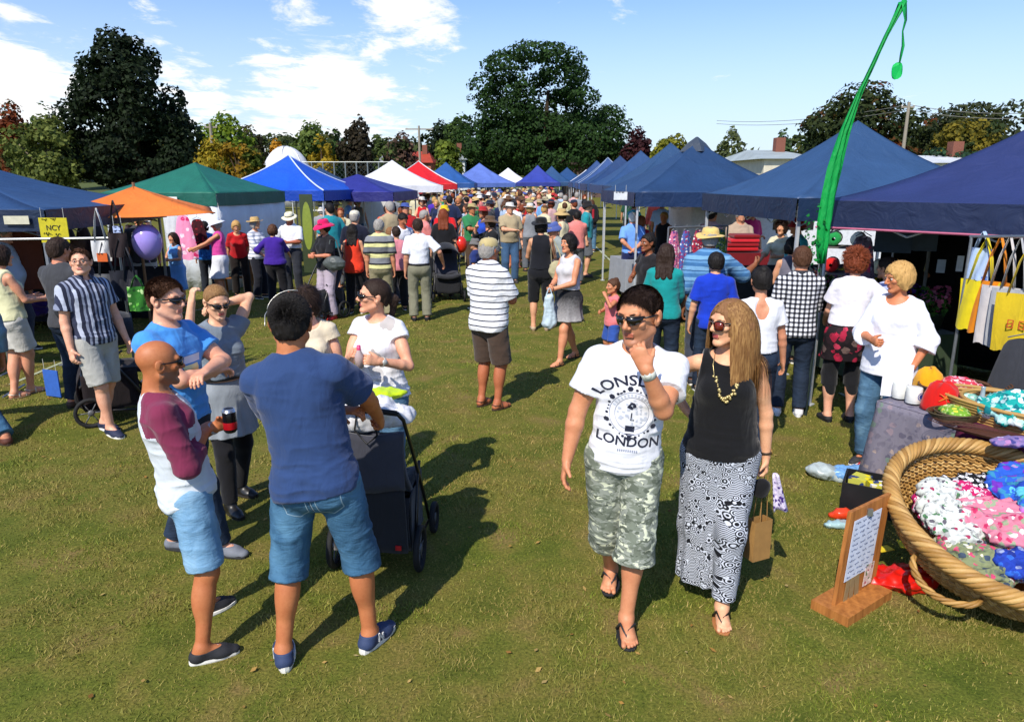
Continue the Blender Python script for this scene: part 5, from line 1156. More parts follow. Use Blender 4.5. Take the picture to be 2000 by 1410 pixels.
# ------------------------------------------------ the field
def ground():
    t = NT('turf'); co = t.co(); n1 = t.noise(co, .55, 4, .6, .5); n2 = t.noise(t.co(loc=(5, 3, 0)), 2.6, 4, .6, .4); n3 = t.noise(co, 60, 4, .7)
    c = t.ramp(n2, [(.25, srgb('#4c5a1a')), (.43, srgb('#686f28')), (.56, srgb('#7c7634')), (.72, srgb('#8e7648'))])
    c = t.mix(t.ramp(n1, [(.4, (0, 0, 0)), (.7, (.55, .55, .55))]), c, srgb('#7a6c34'))
    c = t.mix(t.ramp(n3, [(.30, (.8, .8, .8)), (.62, (0, 0, 0))]), c, srgb('#26330a'))
    m = t.done(c, .95, t.bump(n3, .5, .02), .15)
    b = MB(); xs = [-500, -60, -20, -8, 0, 8, 20, 60, 500]; ys = [-12, 0, 5, 12, 25, 50, 98]
    for i in range(len(xs) - 1):
        for j in range(len(ys) - 1): b.poly([(xs[i], ys[j], 0), (xs[i + 1], ys[j], 0), (xs[i + 1], ys[j + 1], 0), (xs[i], ys[j + 1], 0)])
    tag(b.build('ground', m), kind='structure')
    b = MB()
    def hf(u, v):
        x = -700 + 1400 * u; y = 97.9 + 900 * v * v; e = min(1, (y - 98) / 110); return (x, y, -.004 + 9 * e * e * (3 - 2 * e) * (.75 + .25 * math.sin(x * .012 + 1)) + .03 * max(0, y - 230) * .5)
    b.sheet(hf, 60, 30); tag(b.build('hill', plain('hillside', '#4a5626', .95, scale=.05), None, True), kind='structure')
    lm = plain('line_paint', '#a3aa8c', .9)
    for i, (a, c, w) in enumerate((((20, 752), (165, 690), .05), ((1150, 470), (1262, 575), .06), ((470, 590), (330, 618), .04), ((1640, 770), (1700, 800), .05))):
        p, q = G(*a), G(*c); d = (q - p) / np.linalg.norm(q - p); nn = np.array([-d[1], d[0], 0]) * w / 2; z = np.array([0, 0, .008 + .003 * i])
        b = MB(); b.poly([p - nn + z, q - nn + z, q + nn + z, p + nn + z]); tag(b.build('painted_line', lm), kind='structure')
def grass():
    r = np.random.RandomState(3); Vs = []; Fs = []; n0 = 0
    for y0, y1, dens, w, hgt in ((1.9, 3.4, 9000, .0026, .030), (3.4, 5.0, 6500, .0032, .030), (5, 7.5, 3000, .0045, .030), (7.5, 11, 1300, .0065, .030), (11, 17, 500, .010, .032)):
        A = (y1 - y0) * (y0 + y1) * .78; n = int(dens * A); y = r.uniform(y0, y1, n); x = r.uniform(-1, 1, n) * (y * .78 + .45)
        k = vnoise(np.stack([x * 3.1, y * 3.1, x * 0], 1), 2); kk = vnoise(np.stack([x * 17, y * 17, x * 0], 1), 5); keep = r.rand(n) < .35 + .8 * k * (.4 + kk); x, y, k, kk = x[keep], y[keep], k[keep], kk[keep]; n = len(x)
        a = r.uniform(0, 2 * np.pi, n); l = r.uniform(.4, 1.2, n) * hgt * .72 * (.55 + .8 * k * (.5 + kk)); lean = r.normal(0, .6, (n, 2)) * l[:, None]; ww = w * r.uniform(.6, 1.3, n)
        p = np.stack([x, y, np.full(n, -.002)], 1); s = np.stack([np.cos(a), np.sin(a), a * 0], 1) * ww[:, None]; tip = p + np.concatenate([lean, l[:, None]], 1); 
        V = np.stack([p - s, p + s, tip], 1).reshape(-1, 3); F = np.arange(3 * n).reshape(-1, 3); Vs.append(V); Fs.append(F + n0); n0 += 3 * n
    t = NT('grass_blades'); g = t.N('ShaderNodeNewGeometry'); rnd = g.outputs['Random Per Island']; pos = g.outputs['Position']; n2 = t.noise(pos, 1.3, 4, .6, .5); n5 = t.noise(pos, 6, 3, .6)
    c = t.ramp(rnd, [(0, srgb('#526314')), (.3, srgb('#6c7a22')), (.6, srgb('#838632')), (.82, srgb('#9a9446')), (1, srgb('#b09a5e'))])
    c = t.mix(t.ramp(n2, [(.38, (0, 0, 0)), (.58, (.8, .8, .8))]), c, srgb('#96804a')); c = t.mix(t.ramp(n5, [(.35, (.45, .45, .45)), (.58, (0, 0, 0))]), c, srgb('#4c6414'))
    m = t.done(c, .7, None, .2)
    o = obj('grass', np.concatenate(Vs), np.concatenate(Fs), m, None, False); tag(o, 'short mown grass with brownish patches covering the field', 'grass', kind='stuff')
# ------------------------------------------------ trees
@cached
def leafm(c1, c2, c3=None, amt=.5):
    t = NT('foliage'); g = t.N('ShaderNodeNewGeometry'); n = t.noise(g.outputs['Position'], .55, 2, .5)
    c = t.ramp(g.outputs['Random Per Island'], [(0, srgb(c1)), (1, srgb(c2))])
    if c3: c = t.mix(t.ramp(n, [(amt, (0, 0, 0)), (amt + .06, (1, 1, 1))]), c, srgb(c3))
    m = t.done(c, .75, None, .25); tr = t.N('ShaderNodeBsdfTranslucent'); t.L(c, tr.inputs[0]); mx = t.N('ShaderNodeMixShader'); mx.inputs[0].default_value = .38; t.L(t.b.outputs[0], mx.inputs[1]); t.L(tr.outputs[0], mx.inputs[2]); t.L(mx.outputs[0], t.nt.nodes['Material Output'].inputs[0]); return m
@cached
def bark(c='#4a3c2e'):
    t = NT('bark'); n = t.noise(t.co(sc=(1, 1, .25)), 9, 4, .6); c_ = srgb(c); return t.done(t.ramp(n, [(.3, tuple(x * .5 for x in c_[:3])), (.7, c_)]), .95, t.bump(n, .6, .03), .2)
def leaves(lobes, n, size, seed, shell=.55, up=.25, flat=1.0):
    r = np.random.RandomState(seed); vol = np.array([l[3] * l[4] * l[5] for l in lobes]) ** .72; cnt = np.maximum(1, (n * vol / vol.sum()).astype(int)); P = []; Nn = []
    for l, c in zip(lobes, cnt):
        d = r.normal(size=(c, 3)); d /= np.linalg.norm(d, axis=1)[:, None]; rad = (shell + (1 - shell) * r.rand(c) ** .6)
        bump_ = .74 + .52 * vnoise(d * 2.6 + seed + l[0], seed); rad = rad * bump_; P.append(np.array(l[:3]) + d * rad[:, None] * np.array(l[3:6])); Nn.append(d)
    P = np.concatenate(P); Nn = np.concatenate(Nn); m = len(P)
    k = vnoise(P / (size * 4.5), seed); keep = k > .30; P, Nn = P[keep], Nn[keep]; m = len(P)
    N = Nn * 1.0 + r.normal(size=(m, 3)) * .50 + np.array([0, 0, up]); N /= np.linalg.norm(N, axis=1)[:, None]
    a = np.cross(N, r.normal(size=(m, 3))); a /= np.linalg.norm(a, axis=1)[:, None]; b = np.cross(N, a); s = size * r.uniform(.45, 1.25, (m, 1))
    V = np.stack([P - a * s * .5 - b * s * .3, P + a * s * .55 - b * s * .15, P + a * s * .1 + b * s * .6, P - a * s * .45 + b * s * .35], 1).reshape(-1, 3); return V, np.arange(4 * m).reshape(-1, 4)
def tree(label, px, Y, top, wpx, mat, kind='round', n=5200, seed=1, trunkc='#4a3c2e', base=None, name='tree', group='trees round the field', lobes_px=None, z0=0, leaf=None, cat='tree'):
    rr = random.Random(seed); P = at(px, top, Y); H = P[2] - z0; x0 = P[0]; W = wpx / FPX * (Y * .97); lobes = []
    if lobes_px:
        for (lx, ly, rx, ry) in lobes_px:
            c = at(lx, ly, Y); q = Y / FPX; lobes.append((c[0] - x0, rr.uniform(-.35, .35) * W * .4, c[2] - z0, rx * q, min(rx, 70) * q * .9, ry * q))
    elif kind == 'cone':
        for i in range(30):
            u = rr.random(); z = H * (.10 + .84 * u); rad = W * .5 * (1 - u) ** .62 * .82; a = rr.random() * 6.28; rr_ = W * (.085 + .12 * (1 - u)); lobes.append((rad * math.cos(a) * .8, rad * math.sin(a) * .8, z, rr_, rr_, rr_ * 1.25))
        for u in np.linspace(.12, .95, 8): lobes.append((rr.uniform(-.03, .03) * W, 0, H * u, W * .34 * (1 - u) ** .6 + .2, W * .3 * (1 - u) ** .6 + .2, H * .09))
    elif kind == 'tall':
        for i in range(12):
            u = i / 11; z = H * (.12 + .8 * u); rad = W * .34 * math.sin(min(1, u * .9 + .2) * math.pi) ** .5 + .1; lobes.append((rr.uniform(-.1, .1) * W, rr.uniform(-.1, .1) * W, z, rad, rad, H * .10))
    else:
        for i in range(15):
            a = rr.random() * 6.28; u = rr.random() ** .5; z = H * rr.uniform(.28, .80); wz = math.sin(min(1, max(.12, (z / H - .08) / .9)) * math.pi) ** .5; r_ = W * rr.uniform(.13, .21); lobes.append((W * .33 * u * math.cos(a) * wz, W * .33 * u * math.sin(a) * wz, z, r_, r_, r_ * min(1.0, H / W * .9)))
        lobes += [(0, 0, H * .52, W * .36, W * .33, H * .34), (rr.uniform(-.1, .1) * W, 0, H * .80, W * .2, W * .2, H * .17), (0, 0, H * .22, W * .38, W * .35, H * .2)]
    root = thing(name, label, cat, (x0, Y, z0), 0, group)
    sz = leaf or max(.16, Y * .0052); V, F = leaves(lobes, n, sz, seed); obj('crown', V, F, mat, root, False)
    b = MB(); tr = .028 * H + .06; hh = H * .62; ts = [(0, 0, -.1), (.02 * W, 0, hh * .3), (-.02 * W, .01 * W, hh * .7), (.0, 0, hh * 1.15)]; b.tube(ts, [tr * 1.25, tr, tr * .7, tr * .25], 8)
    for l in sorted(lobes, key=lambda l: -l[3])[:9]:
        z1 = min(l[2] * .75, hh); b.tube([(0, 0, z1 * .6), (l[0] * .45, l[1] * .45, z1 * .6 + (l[2] - z1 * .6) * .55), (l[0], l[1], l[2])], [tr * .55, tr * .35, tr * .12], 5)
    b.build('trunk', bark(trunkc), root, True); return root
def trees():
    DG = leafm('#101c0b', '#25351a'); PG = leafm('#162a10', '#365420'); OL = leafm('#39461a', '#6e7a34'); YG = leafm('#566a16', '#8d9428'); GO = leafm('#7a6414', '#b08c22'); MG = leafm('#24381a', '#4c6428')
    tree('very large dark green tree towering on the left over the stalls', 240, 46, 62, 290, DG, 'px', 30000, 3, leaf=.24, lobes_px=[(235, 90, 34, 28), (205, 110, 26, 30), (262, 105, 30, 32), (292, 122, 18, 26), (180, 150, 34, 34), (232, 145, 52, 44), (285, 160, 36, 36), (158, 190, 32, 34), (215, 195, 60, 44), (275, 205, 54, 40), (318, 200, 26, 34), (140, 235, 36, 34), (195, 245, 60, 40), (262, 250, 66, 42), (325, 240, 40, 34), (358, 225, 18, 22), (128, 280, 34, 32), (180, 292, 56, 36), (245, 298, 70, 40), (312, 285, 54, 36), (360, 268, 30, 30), (150, 325, 50, 28), (220, 338, 70, 28), (300, 330, 66, 30), (355, 310, 30, 28)])
    tree('olive willow-like tree in front of the rust tree on the far left', 75, 44, 212, 165, leafm('#45521e', '#7b8440'), 'round', 5500, 5, trunkc='#8a7f6c')
    tree('rust red tree at the left edge of the picture', 12, 58, 186, 100, leafm('#5a2a14', '#8a4420', '#3a4a1c', .5), 'round', 3600, 6)
    tree('small dark green tree between the rust tree and the very large one', 75, 70, 196, 90, MG, 'round', 2500, 7)
    tree('bright yellow-green tree right of the very large dark tree', 432, 66, 210, 130, leafm('#4f6a18', '#8a9c2c', '#3f5a1c', .52), 'round', 5200, 8)
    tree('dark bronze-green tree behind the golden tree', 478, 74, 238, 95, leafm('#2f2c1c', '#504a28'), 'round', 3200, 9)
    tree('golden yellow tree left of the white shell tent', 408, 60, 262, 110, leafm('#7a7418', '#b49a2c'), 'round', 4200, 10)
    tree('mustard yellow bushy tree behind the royal blue marquee', 462, 56, 268, 105, leafm('#7a6616', '#a88224', '#4a5a18', .5), 'round', 4200, 11)
    tree('small orange-yellow tree peeping over the white shell tent', 543, 80, 266, 60, leafm('#a8781a', '#c88c22'), 'round', 1600, 12)
    tree('pale green tree with thin crown right of the white shell tent', 600, 86, 230, 115, leafm('#3f5424', '#74843c'), 'round', 3600, 13)
    tree('rounded yellow tree behind the tennis fence', 625, 66, 260, 68, leafm('#8a7a1a', '#b89a28'), 'round', 2400, 14)
    tree('dark brown columnar tree behind the tennis fence', 694, 64, 220, 86, leafm('#231f14', '#3c3422'), 'round', 3600, 15)
    tree('mid green tree between the yellow and the dark brown tree', 655, 90, 246, 60, MG, 'round', 1600, 16)
    tree('low green tree right of the dark brown tree', 752, 95, 240, 70, leafm('#34441e', '#5a6a30'), 'round', 1900, 17)
    tree('pinkish bronze bare-looking tree above the red-roofed house', 782, 100, 252, 80, leafm('#5a4038', '#7c6250', '#3c4a26', .55), 'round', 2200, 18)
    tree('dark green tree left of the giant pine', 905, 112, 214, 110, MG, 'round', 3200, 19)
    tree('rounded dark tree touching the left side of the giant pine', 862, 116, 228, 90, DG, 'round', 2600, 20)
    tree('bright green bush-like tree by the white house', 872, 96, 268, 78, leafm('#4a5c1c', '#7c8a30'), 'round', 2300, 21)
    tree('giant spreading pine with several flat crowns standing behind the market', 1072, 98, 88, 300, PG, 'round', 52000, 22, name='pine_tree', leaf=.36, trunkc='#3c3026', lobes_px=[
        (1000, 112, 46, 22), (1045, 108, 52, 20), (1088, 118, 46, 22), (1125, 142, 32, 26), (1098, 148, 44, 22), (975, 135, 34, 20), (948, 168, 34, 24), (985, 172, 42, 24), (935, 192, 24, 16), (1018, 160, 26, 16), (1120, 170, 30, 14), (1100, 182, 26, 10),
        (1060, 150, 16, 12), (1040, 205, 34, 18), (1062, 148, 36, 20), (1058, 172, 18, 14), (985, 150, 30, 18), (1008, 182, 36, 18), (1112, 186, 42, 18), (1090, 200, 22, 14), (968, 205, 34, 22), (1010, 215, 48, 26), (1050, 232, 40, 24), (960, 245, 46, 26), (1000, 262, 60, 28), (1120, 215, 36, 22), (1160, 222, 42, 22), (1195, 225, 28, 20), (1110, 240, 46, 24), (1160, 250, 50, 26), (1205, 255, 28, 24),
        (930, 262, 40, 22), (925, 290, 42, 22), (975, 295, 60, 22), (1040, 275, 60, 28), (1090, 280, 56, 28), (1150, 282, 52, 24), (1200, 290, 34, 18), (1030, 312, 60, 18), (1100, 312, 66, 20), (1165, 306, 46, 16), (1072, 330, 74, 14), (1135, 195, 34, 18), (990, 225, 60, 34), (1060, 255, 90, 34), (1120, 265, 90, 34), (1020, 285, 100, 34), (1110, 298, 110, 26), (985, 322, 60, 14)])
    tree('dark purple-red tree at the right foot of the giant pine', 1245, 90, 243, 74, leafm('#2a1418', '#4a2224'), 'round', 2600, 23)
    tree('yellow-green tree with low crown over the third marquee', 1318, 84, 254, 92, leafm('#5a6218', '#8e8a2a'), 'round', 2600, 24)
    tree('olive eucalyptus-like tree standing alone before the big right-hand tree', 1438, 76, 244, 84, leafm('#3a4526', '#6a7444'), 'round', 3200, 25)
    tree('small mustard tree beside the grey shed roof', 1482, 60, 288, 60, leafm('#6e6418', '#988028'), 'round', 1800, 26)
    tree('small slim green tree above the grey shed roof', 1532, 88, 246, 50, leafm('#2f4426', '#587044'), 'round', 1500, 27)
    tree('huge round tree with rusty autumn patches behind the second marquee', 1698, 66, 152, 290, leafm('#1f2c14', '#3f4a20', '#6e3c1c', .60), 'round', 26000, 28, leaf=.34)
    tree('broad dark tree beyond the utility pole at the right edge', 1925, 74, 188, 250, leafm('#232c16', '#424a24'), 'round', 14000, 29)
    tree('yellow-olive tree below the broad dark tree on the right', 1895, 60, 222, 170, leafm('#55541a', '#8c7c26', '#2f3f1c', .56), 'round', 9500, 30)
    tree('grey-green bare-topped tree between the huge round tree and the right edge', 1850, 84, 205, 120, leafm('#3c3a2c', '#5c5a40'), 'round', 3600, 31)
    tree('low blue-green conifer hedge tree behind the nearest marquee', 1845, 50, 284, 150, leafm('#1c3424', '#3a5a3a'), 'round', 4200, 32)
    tree('low dark shrub tree at the foot of the huge round tree', 1600, 72, 252, 90, MG, 'round', 2200, 33)
    # far wood on the rising ground: one mass
    r = np.random.RandomState(9); lobes = []
    for px in range(-60, 2080, 22):
        Y = 125 + r.uniform(-12, 25); t = 262 + 30 * r.rand() if not (1225 < px < 1560) else 300 + 15 * r.rand(); p = at(px, t + 22, Y); rr_ = Y * .016 * r.uniform(.8, 1.5); lobes.append((p[0], Y, p[2], rr_, rr_, rr_ * .9)); lobes.append((p[0], Y - 3, p[2] * .5 + 1.5, rr_ * 1.1, rr_, p[2] * .45))
    V, F = leaves(lobes, 52000, .8, 5); o = obj('distant_trees', V, F, leafm('#202c16', '#4a5626', '#6a6224', .58), None, False); tag(o, 'distant belt of mixed trees along the rising ground behind the field', 'trees', kind='stuff')
# ------------------------------------------------ buildings, fence, poles
def house(label, x0, x1, Y, ybase, yeave, ytop, wall, roof, ridge='x', group='houses beyond the field', depth=8):
    a, c = at(x0, ybase, Y), at(x1, ybase, Y); zb = 0; ze = at(x0, yeave, Y)[2]; zt = at(x0, ytop, Y)[2]; xa, xb = a[0], c[0]; w = xb - xa; root = thing('house', label, 'house', ((xa + xb) / 2, Y, 0), 0, group)
    b = MB(); b.box((0, depth / 2, ze / 2), (w, depth, ze)); b.build('wall', plain('house_wall', wall, .9, scale=2), root)
    t = NT('roof_sheet'); c_ = srgb(roof); wv = t.N('ShaderNodeTexWave'); wv.inputs['Scale'].default_value = 3; wv.bands_direction = 'X'; t.L(t.co(), wv.inputs[0]); nn = t.noise(t.co(), .8, 3)
    rm = t.done(t.ramp(nn, [(.3, tuple(x * .75 for x in c_[:3])), (.7, c_)]), .6, t.bump(wv.outputs[0], .4, .05), .4)
    b = MB(); o = .4; X, Yd = w / 2 + o, depth + o; h1 = ze - .02
    if ridge == 'x': b.add([(-X, -o, h1), (X, -o, h1), (X, Yd, h1), (-X, Yd, h1), (-X * .55, depth / 2, zt), (X * .55, depth / 2, zt)], [(0, 1, 5, 4), (1, 2, 5), (2, 3, 4, 5), (3, 0, 4), (3, 2, 1, 0)])
    else: b.add([(-X, -o, h1), (X, -o, h1), (X, Yd, h1), (-X, Yd, h1), (0, -o, zt), (0, Yd, zt)], [(0, 1, 4), (1, 2, 5, 4), (2, 3, 5), (3, 0, 4, 5), (3, 2, 1, 0)])
    rf = b.build('roof', rm, root)
    g = MB(); g.box((w * .22, depth * .4, zt + .2), (.7, .7, 1.3)); g.build('chimney', plain('brick', '#7a4a3a', .9), rf)
    for u in (-.28, .2):
        g = MB(); zc = ze * .55; g.box((u * w, -.03, zc), (w * .16, .06, ze * .3)); f = g.build('window', plain('white_trim', '#d8d6cf', .6), root)
        g = MB(); g.box((u * w, -.075, zc), (w * .13, .03, ze * .24)); g.build('pane', plain('window_glass', '#2a3138', .15), f)
    return root
def buildings():
    house('grey-roofed cream house beyond the tennis fence', 740, 806, 118, 350, 318, 292, '#b8ae94', '#8d9094')
    house('small house with bright red tiled roof beside the utility pole', 786, 842, 104, 350, 318, 294, '#a86a52', '#b2452c')
    house('white gabled cottage left of the giant pine', 862, 908, 106, 350, 312, 290, '#cfd4d6', '#a9b4b8', 'y')
    house('dark-roofed low house right of the giant pine', 1105, 1192, 96, 350, 322, 304, '#5c4a42', '#5a4d48')
    house('long grey-white shed behind the third marquee', 1490, 1592, 52, 350, 310, 287, '#c9c2ae', '#a9b3b2', depth=12)
    house('white-roofed low building behind the nearest marquee', 1805, 1960, 46, 350, 318, 300, '#c4c6c6', '#d4d8da')
    # white shell tent
    Y = 62; c = at(540, 340, Y); W = 100 / FPX * Y; H = at(540, 283, Y)[2]; root = thing('shell_tent', 'big white domed shell tent with ribbed roof above the green and blue marquees', 'tent', (c[0], Y, 0)); b = MB()
    b.lathe([(W * .56 * math.cos(t) , H * math.sin(t) ** .8) for t in np.linspace(0, 1.56, 10)], (0, 3, 0), 28, fn=lambda p, a, i: (p.x, p.y * .8, p.z)); o = b.build('canopy', plain('white_pvc', '#d4d6da', .5), root, True); solid(o, .05)
    for u in (.2, .5, .8):
        g = MB(); a_ = -math.pi * u; g.tube([(W * .563 * math.cos(t) * math.cos(a_), 3 + W * .563 * .8 * math.cos(t) * math.sin(a_), H * math.sin(t) ** .8 + .03) for t in np.linspace(0, 1.5, 9)], .05, 5); g.build('rib', plain('steel', '#9a9ea2', .4, .5), root)
    # tennis fence
    Y = 54; a, c = at(588, 340, Y), at(762, 340, Y); H = at(588, 317, Y)[2]; root = thing('tennis_fence', 'tall wire mesh tennis court fence behind the blue marquees', 'fence', (a[0], Y, 0)); L_ = c[0] - a[0]; g = MB(); n = 8
    for i in range(n + 1):
        q = MB(); q.bar((L_ * i / n, 0, 0), (L_ * i / n, 0, H), .05, 6); q.build('post', plain('galvanised', '#8e9494', .45, .6), root)
    for z in (H, H * .5, .1):
        q = MB(); q.bar((0, 0, z), (L_, 0, z), .035, 6); q.build('rail', plain('galvanised', '#8e9494', .45, .6), root)
    k = .35
    for i in range(int(-H / k), int(L_ / k)):
        x0_, x1_ = i * k, i * k + H
        for s in (1, -1):
            A, B = ((x0_, 0), (x1_, H)) if s > 0 else ((x0_, H), (x1_, 0)); t0, t1 = max(0, -x0_ / H), min(1, (L_ - x0_) / H)
            if t1 > t0: g.tube([(x0_ + H * t, .02 * s, A[1] + (B[1] - A[1]) * t) for t in (t0, t1)], .011, 3)
    g.build('mesh', plain('wire', '#5e6664', .5, .5), root)
    # utility poles and wires
    for (px, Y, top, lab, cross) in ((410, 62, 240, 'pale concrete utility pole in front of the golden trees', 0), (818, 82, 246, 'wooden utility pole with crossarm above the red-roofed house', 1), (1776, 58, 200, 'slim utility pole in front of the huge round tree', 0)):
        p = at(px, top, Y); H = p[2]; root = thing('utility_pole', lab, 'pole', (p[0], Y, 0)); b = MB(); b.tube([(0, 0, -.1), (0, 0, H)], [.17, .11], 10); b.build('post', plain('weathered_wood', '#8c8474', .9), root)
        g = MB(); w = 1.5 if cross else .5; g.box((0, .12, H - .35), (w * 2, .1, .12)); cr = g.build('crossarm', plain('weathered_wood', '#8c8474', .9), root)
        for s in (-.9, .9): g = MB(); g.lathe([(.05, 0), (.06, .06), (.03, .12)], (s * w, .12, H - .29), 8); g.build('insulator', plain('insulator', '#c9c6be', .4), cr)
    p1 = at(1776, 205, 58); p0 = at(1400, 236, 90); p2 = at(2150, 208, 50); root = thing('power_line', 'pair of thin overhead wires crossing in front of the right-hand trees', 'wire', (0, 0, 0))
    for k, dz in enumerate((0, -.35)):
        b = MB()
        for A, B in ((p0, p1), (p1, p2)): b.tube([A + (B - A) * t + np.array([0, 0, dz - 1.1 * 4 * t * (1 - t) * .5]) for t in np.linspace(0, 1, 11)], .022, 4)
        b.build('wire', plain('cable', '#77766c', .6), root)
# ------------------------------------------------ marquees
@cached
def canvas(c, rough=.5):
    t = NT('canopy_fabric'); cc = srgb(c); n = t.noise(t.co(sc=(1, 1, .4)), 1.6, 3, .55, .8); f = t.noise(t.co(), 5, 3, .5, 1.2); w = t.noise(t.co(), 300, 1)
    return t.done(t.ramp(n, [(.3, tuple(x * .86 for x in cc[:3])), (.7, tuple(min(1, x * 1.12) for x in cc[:3]))]), rough, t.bump(w, .1, .002, t.bump(f, .35, .05)), .45)
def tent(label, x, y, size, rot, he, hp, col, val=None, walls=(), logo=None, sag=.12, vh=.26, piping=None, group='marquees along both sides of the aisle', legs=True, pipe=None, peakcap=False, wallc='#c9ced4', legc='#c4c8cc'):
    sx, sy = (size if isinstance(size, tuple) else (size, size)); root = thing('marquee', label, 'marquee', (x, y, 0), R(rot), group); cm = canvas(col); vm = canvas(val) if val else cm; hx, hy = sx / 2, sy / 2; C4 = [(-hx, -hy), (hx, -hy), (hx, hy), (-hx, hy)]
    b = MB(); rr = random.Random(int(abs(x * 13 + y * 7)))
    for i in range(4):
        A, B = C4[i], C4[(i + 1) % 4]
        def fn(u, v):
            ex, ey = A[0] + (B[0] - A[0]) * u, A[1] + (B[1] - A[1]) * u; q = 1 - v; w = 1 - v; fold = .012 * math.sin(u * 31 + v * 9 + i) * math.sin(math.pi * u) * w
            return (ex * q, ey * q, he + (hp - he) * v - sag * 4 * v * (1 - v) * .9 - sag * .35 * math.sin(math.pi * u) * (1 - v) * math.sin(math.pi * min(1, v + .25)) + fold)
        b.sheet(fn, 14, 10)
    bm = b.build('canopy', cm, root, True); solid(bm, .004, -1)
    b = MB()
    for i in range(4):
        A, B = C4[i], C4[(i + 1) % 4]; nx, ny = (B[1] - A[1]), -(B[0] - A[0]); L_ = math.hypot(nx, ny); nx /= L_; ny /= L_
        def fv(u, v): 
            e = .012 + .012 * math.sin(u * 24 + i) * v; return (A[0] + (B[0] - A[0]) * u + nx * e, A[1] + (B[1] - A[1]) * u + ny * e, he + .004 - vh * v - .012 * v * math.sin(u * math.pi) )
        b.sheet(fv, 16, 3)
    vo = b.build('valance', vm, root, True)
    if piping:
        b = MB()
        for i in range(4):
            A = C4[i]; b.tube([(A[0] * (1 - v), A[1] * (1 - v), he + (hp - he) * v - sag * 4 * v * (1 - v) * .9 + .012) for v in np.linspace(0, 1, 11)], .022, 5)
        b.build('piping', plain('piping', piping, .6), bm, True)
    if pipe:
        b = MB()
        for i in range(4):
            A, B = C4[i], C4[(i + 1) % 4]; b.tube([(A[0] * 1.012, A[1] * 1.012, he - vh), (B[0] * 1.012, B[1] * 1.012, he - vh)], .011, 5)
        b.build('edging', plain('edging', pipe, .7), vo)
    if peakcap:
        b = MB(); b.lathe([(.36, hp - .22), (.2, hp - .05), (.02, hp + .08)], (0, 0, 0), 4); b.build('vent_cap', canvas('#39424e'), bm)
    if logo:
        (u, v, w, h_, c_) = logo; A, B = C4[0], C4[1]
        b = MB(); b.box((A[0] + (B[0] - A[0]) * u, A[1] - .045, he - vh * v), (w, .012, h_)); b.build('brand_patch', plain('white_patch', c_, .6), vo)
    if legs:
        for (cx, cy) in C4:
            b = MB(); q = .96; b.box((cx * q, cy * q, he / 2), (.035, .035, he)); lg = b.build('leg', plain('painted_steel', legc, .4, .3), root)
            b = MB(); b.box((cx * q, cy * q, .01), (.09, .09, .012)); b.build('foot_plate', plain('painted_steel', legc, .4, .3), lg)
        for i in range(4):
            A, B = C4[i], C4[(i + 1) % 4]; b = MB(); n = 4
            for k in range(n):
                for s in (0, 1):
                    z0, z1 = (he - .32, he - .04) if s else (he - .04, he - .32); p0 = [(A[j] + (B[j] - A[j]) * k / n) * .95 for j in (0, 1)]; p1 = [(A[j] + (B[j] - A[j]) * (k + 1) / n) * .95 for j in (0, 1)]; b.bar((*p0, z0), (*p1, z1), .009, 4)
            b.build('truss', plain('painted_steel', legc, .4, .3), root)
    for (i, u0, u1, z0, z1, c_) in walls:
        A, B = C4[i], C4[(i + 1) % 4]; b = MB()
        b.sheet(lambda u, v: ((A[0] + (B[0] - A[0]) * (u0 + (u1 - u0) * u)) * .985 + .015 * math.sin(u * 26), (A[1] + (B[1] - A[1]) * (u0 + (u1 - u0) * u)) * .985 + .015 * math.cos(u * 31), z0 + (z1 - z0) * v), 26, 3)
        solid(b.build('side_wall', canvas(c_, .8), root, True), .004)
    return root
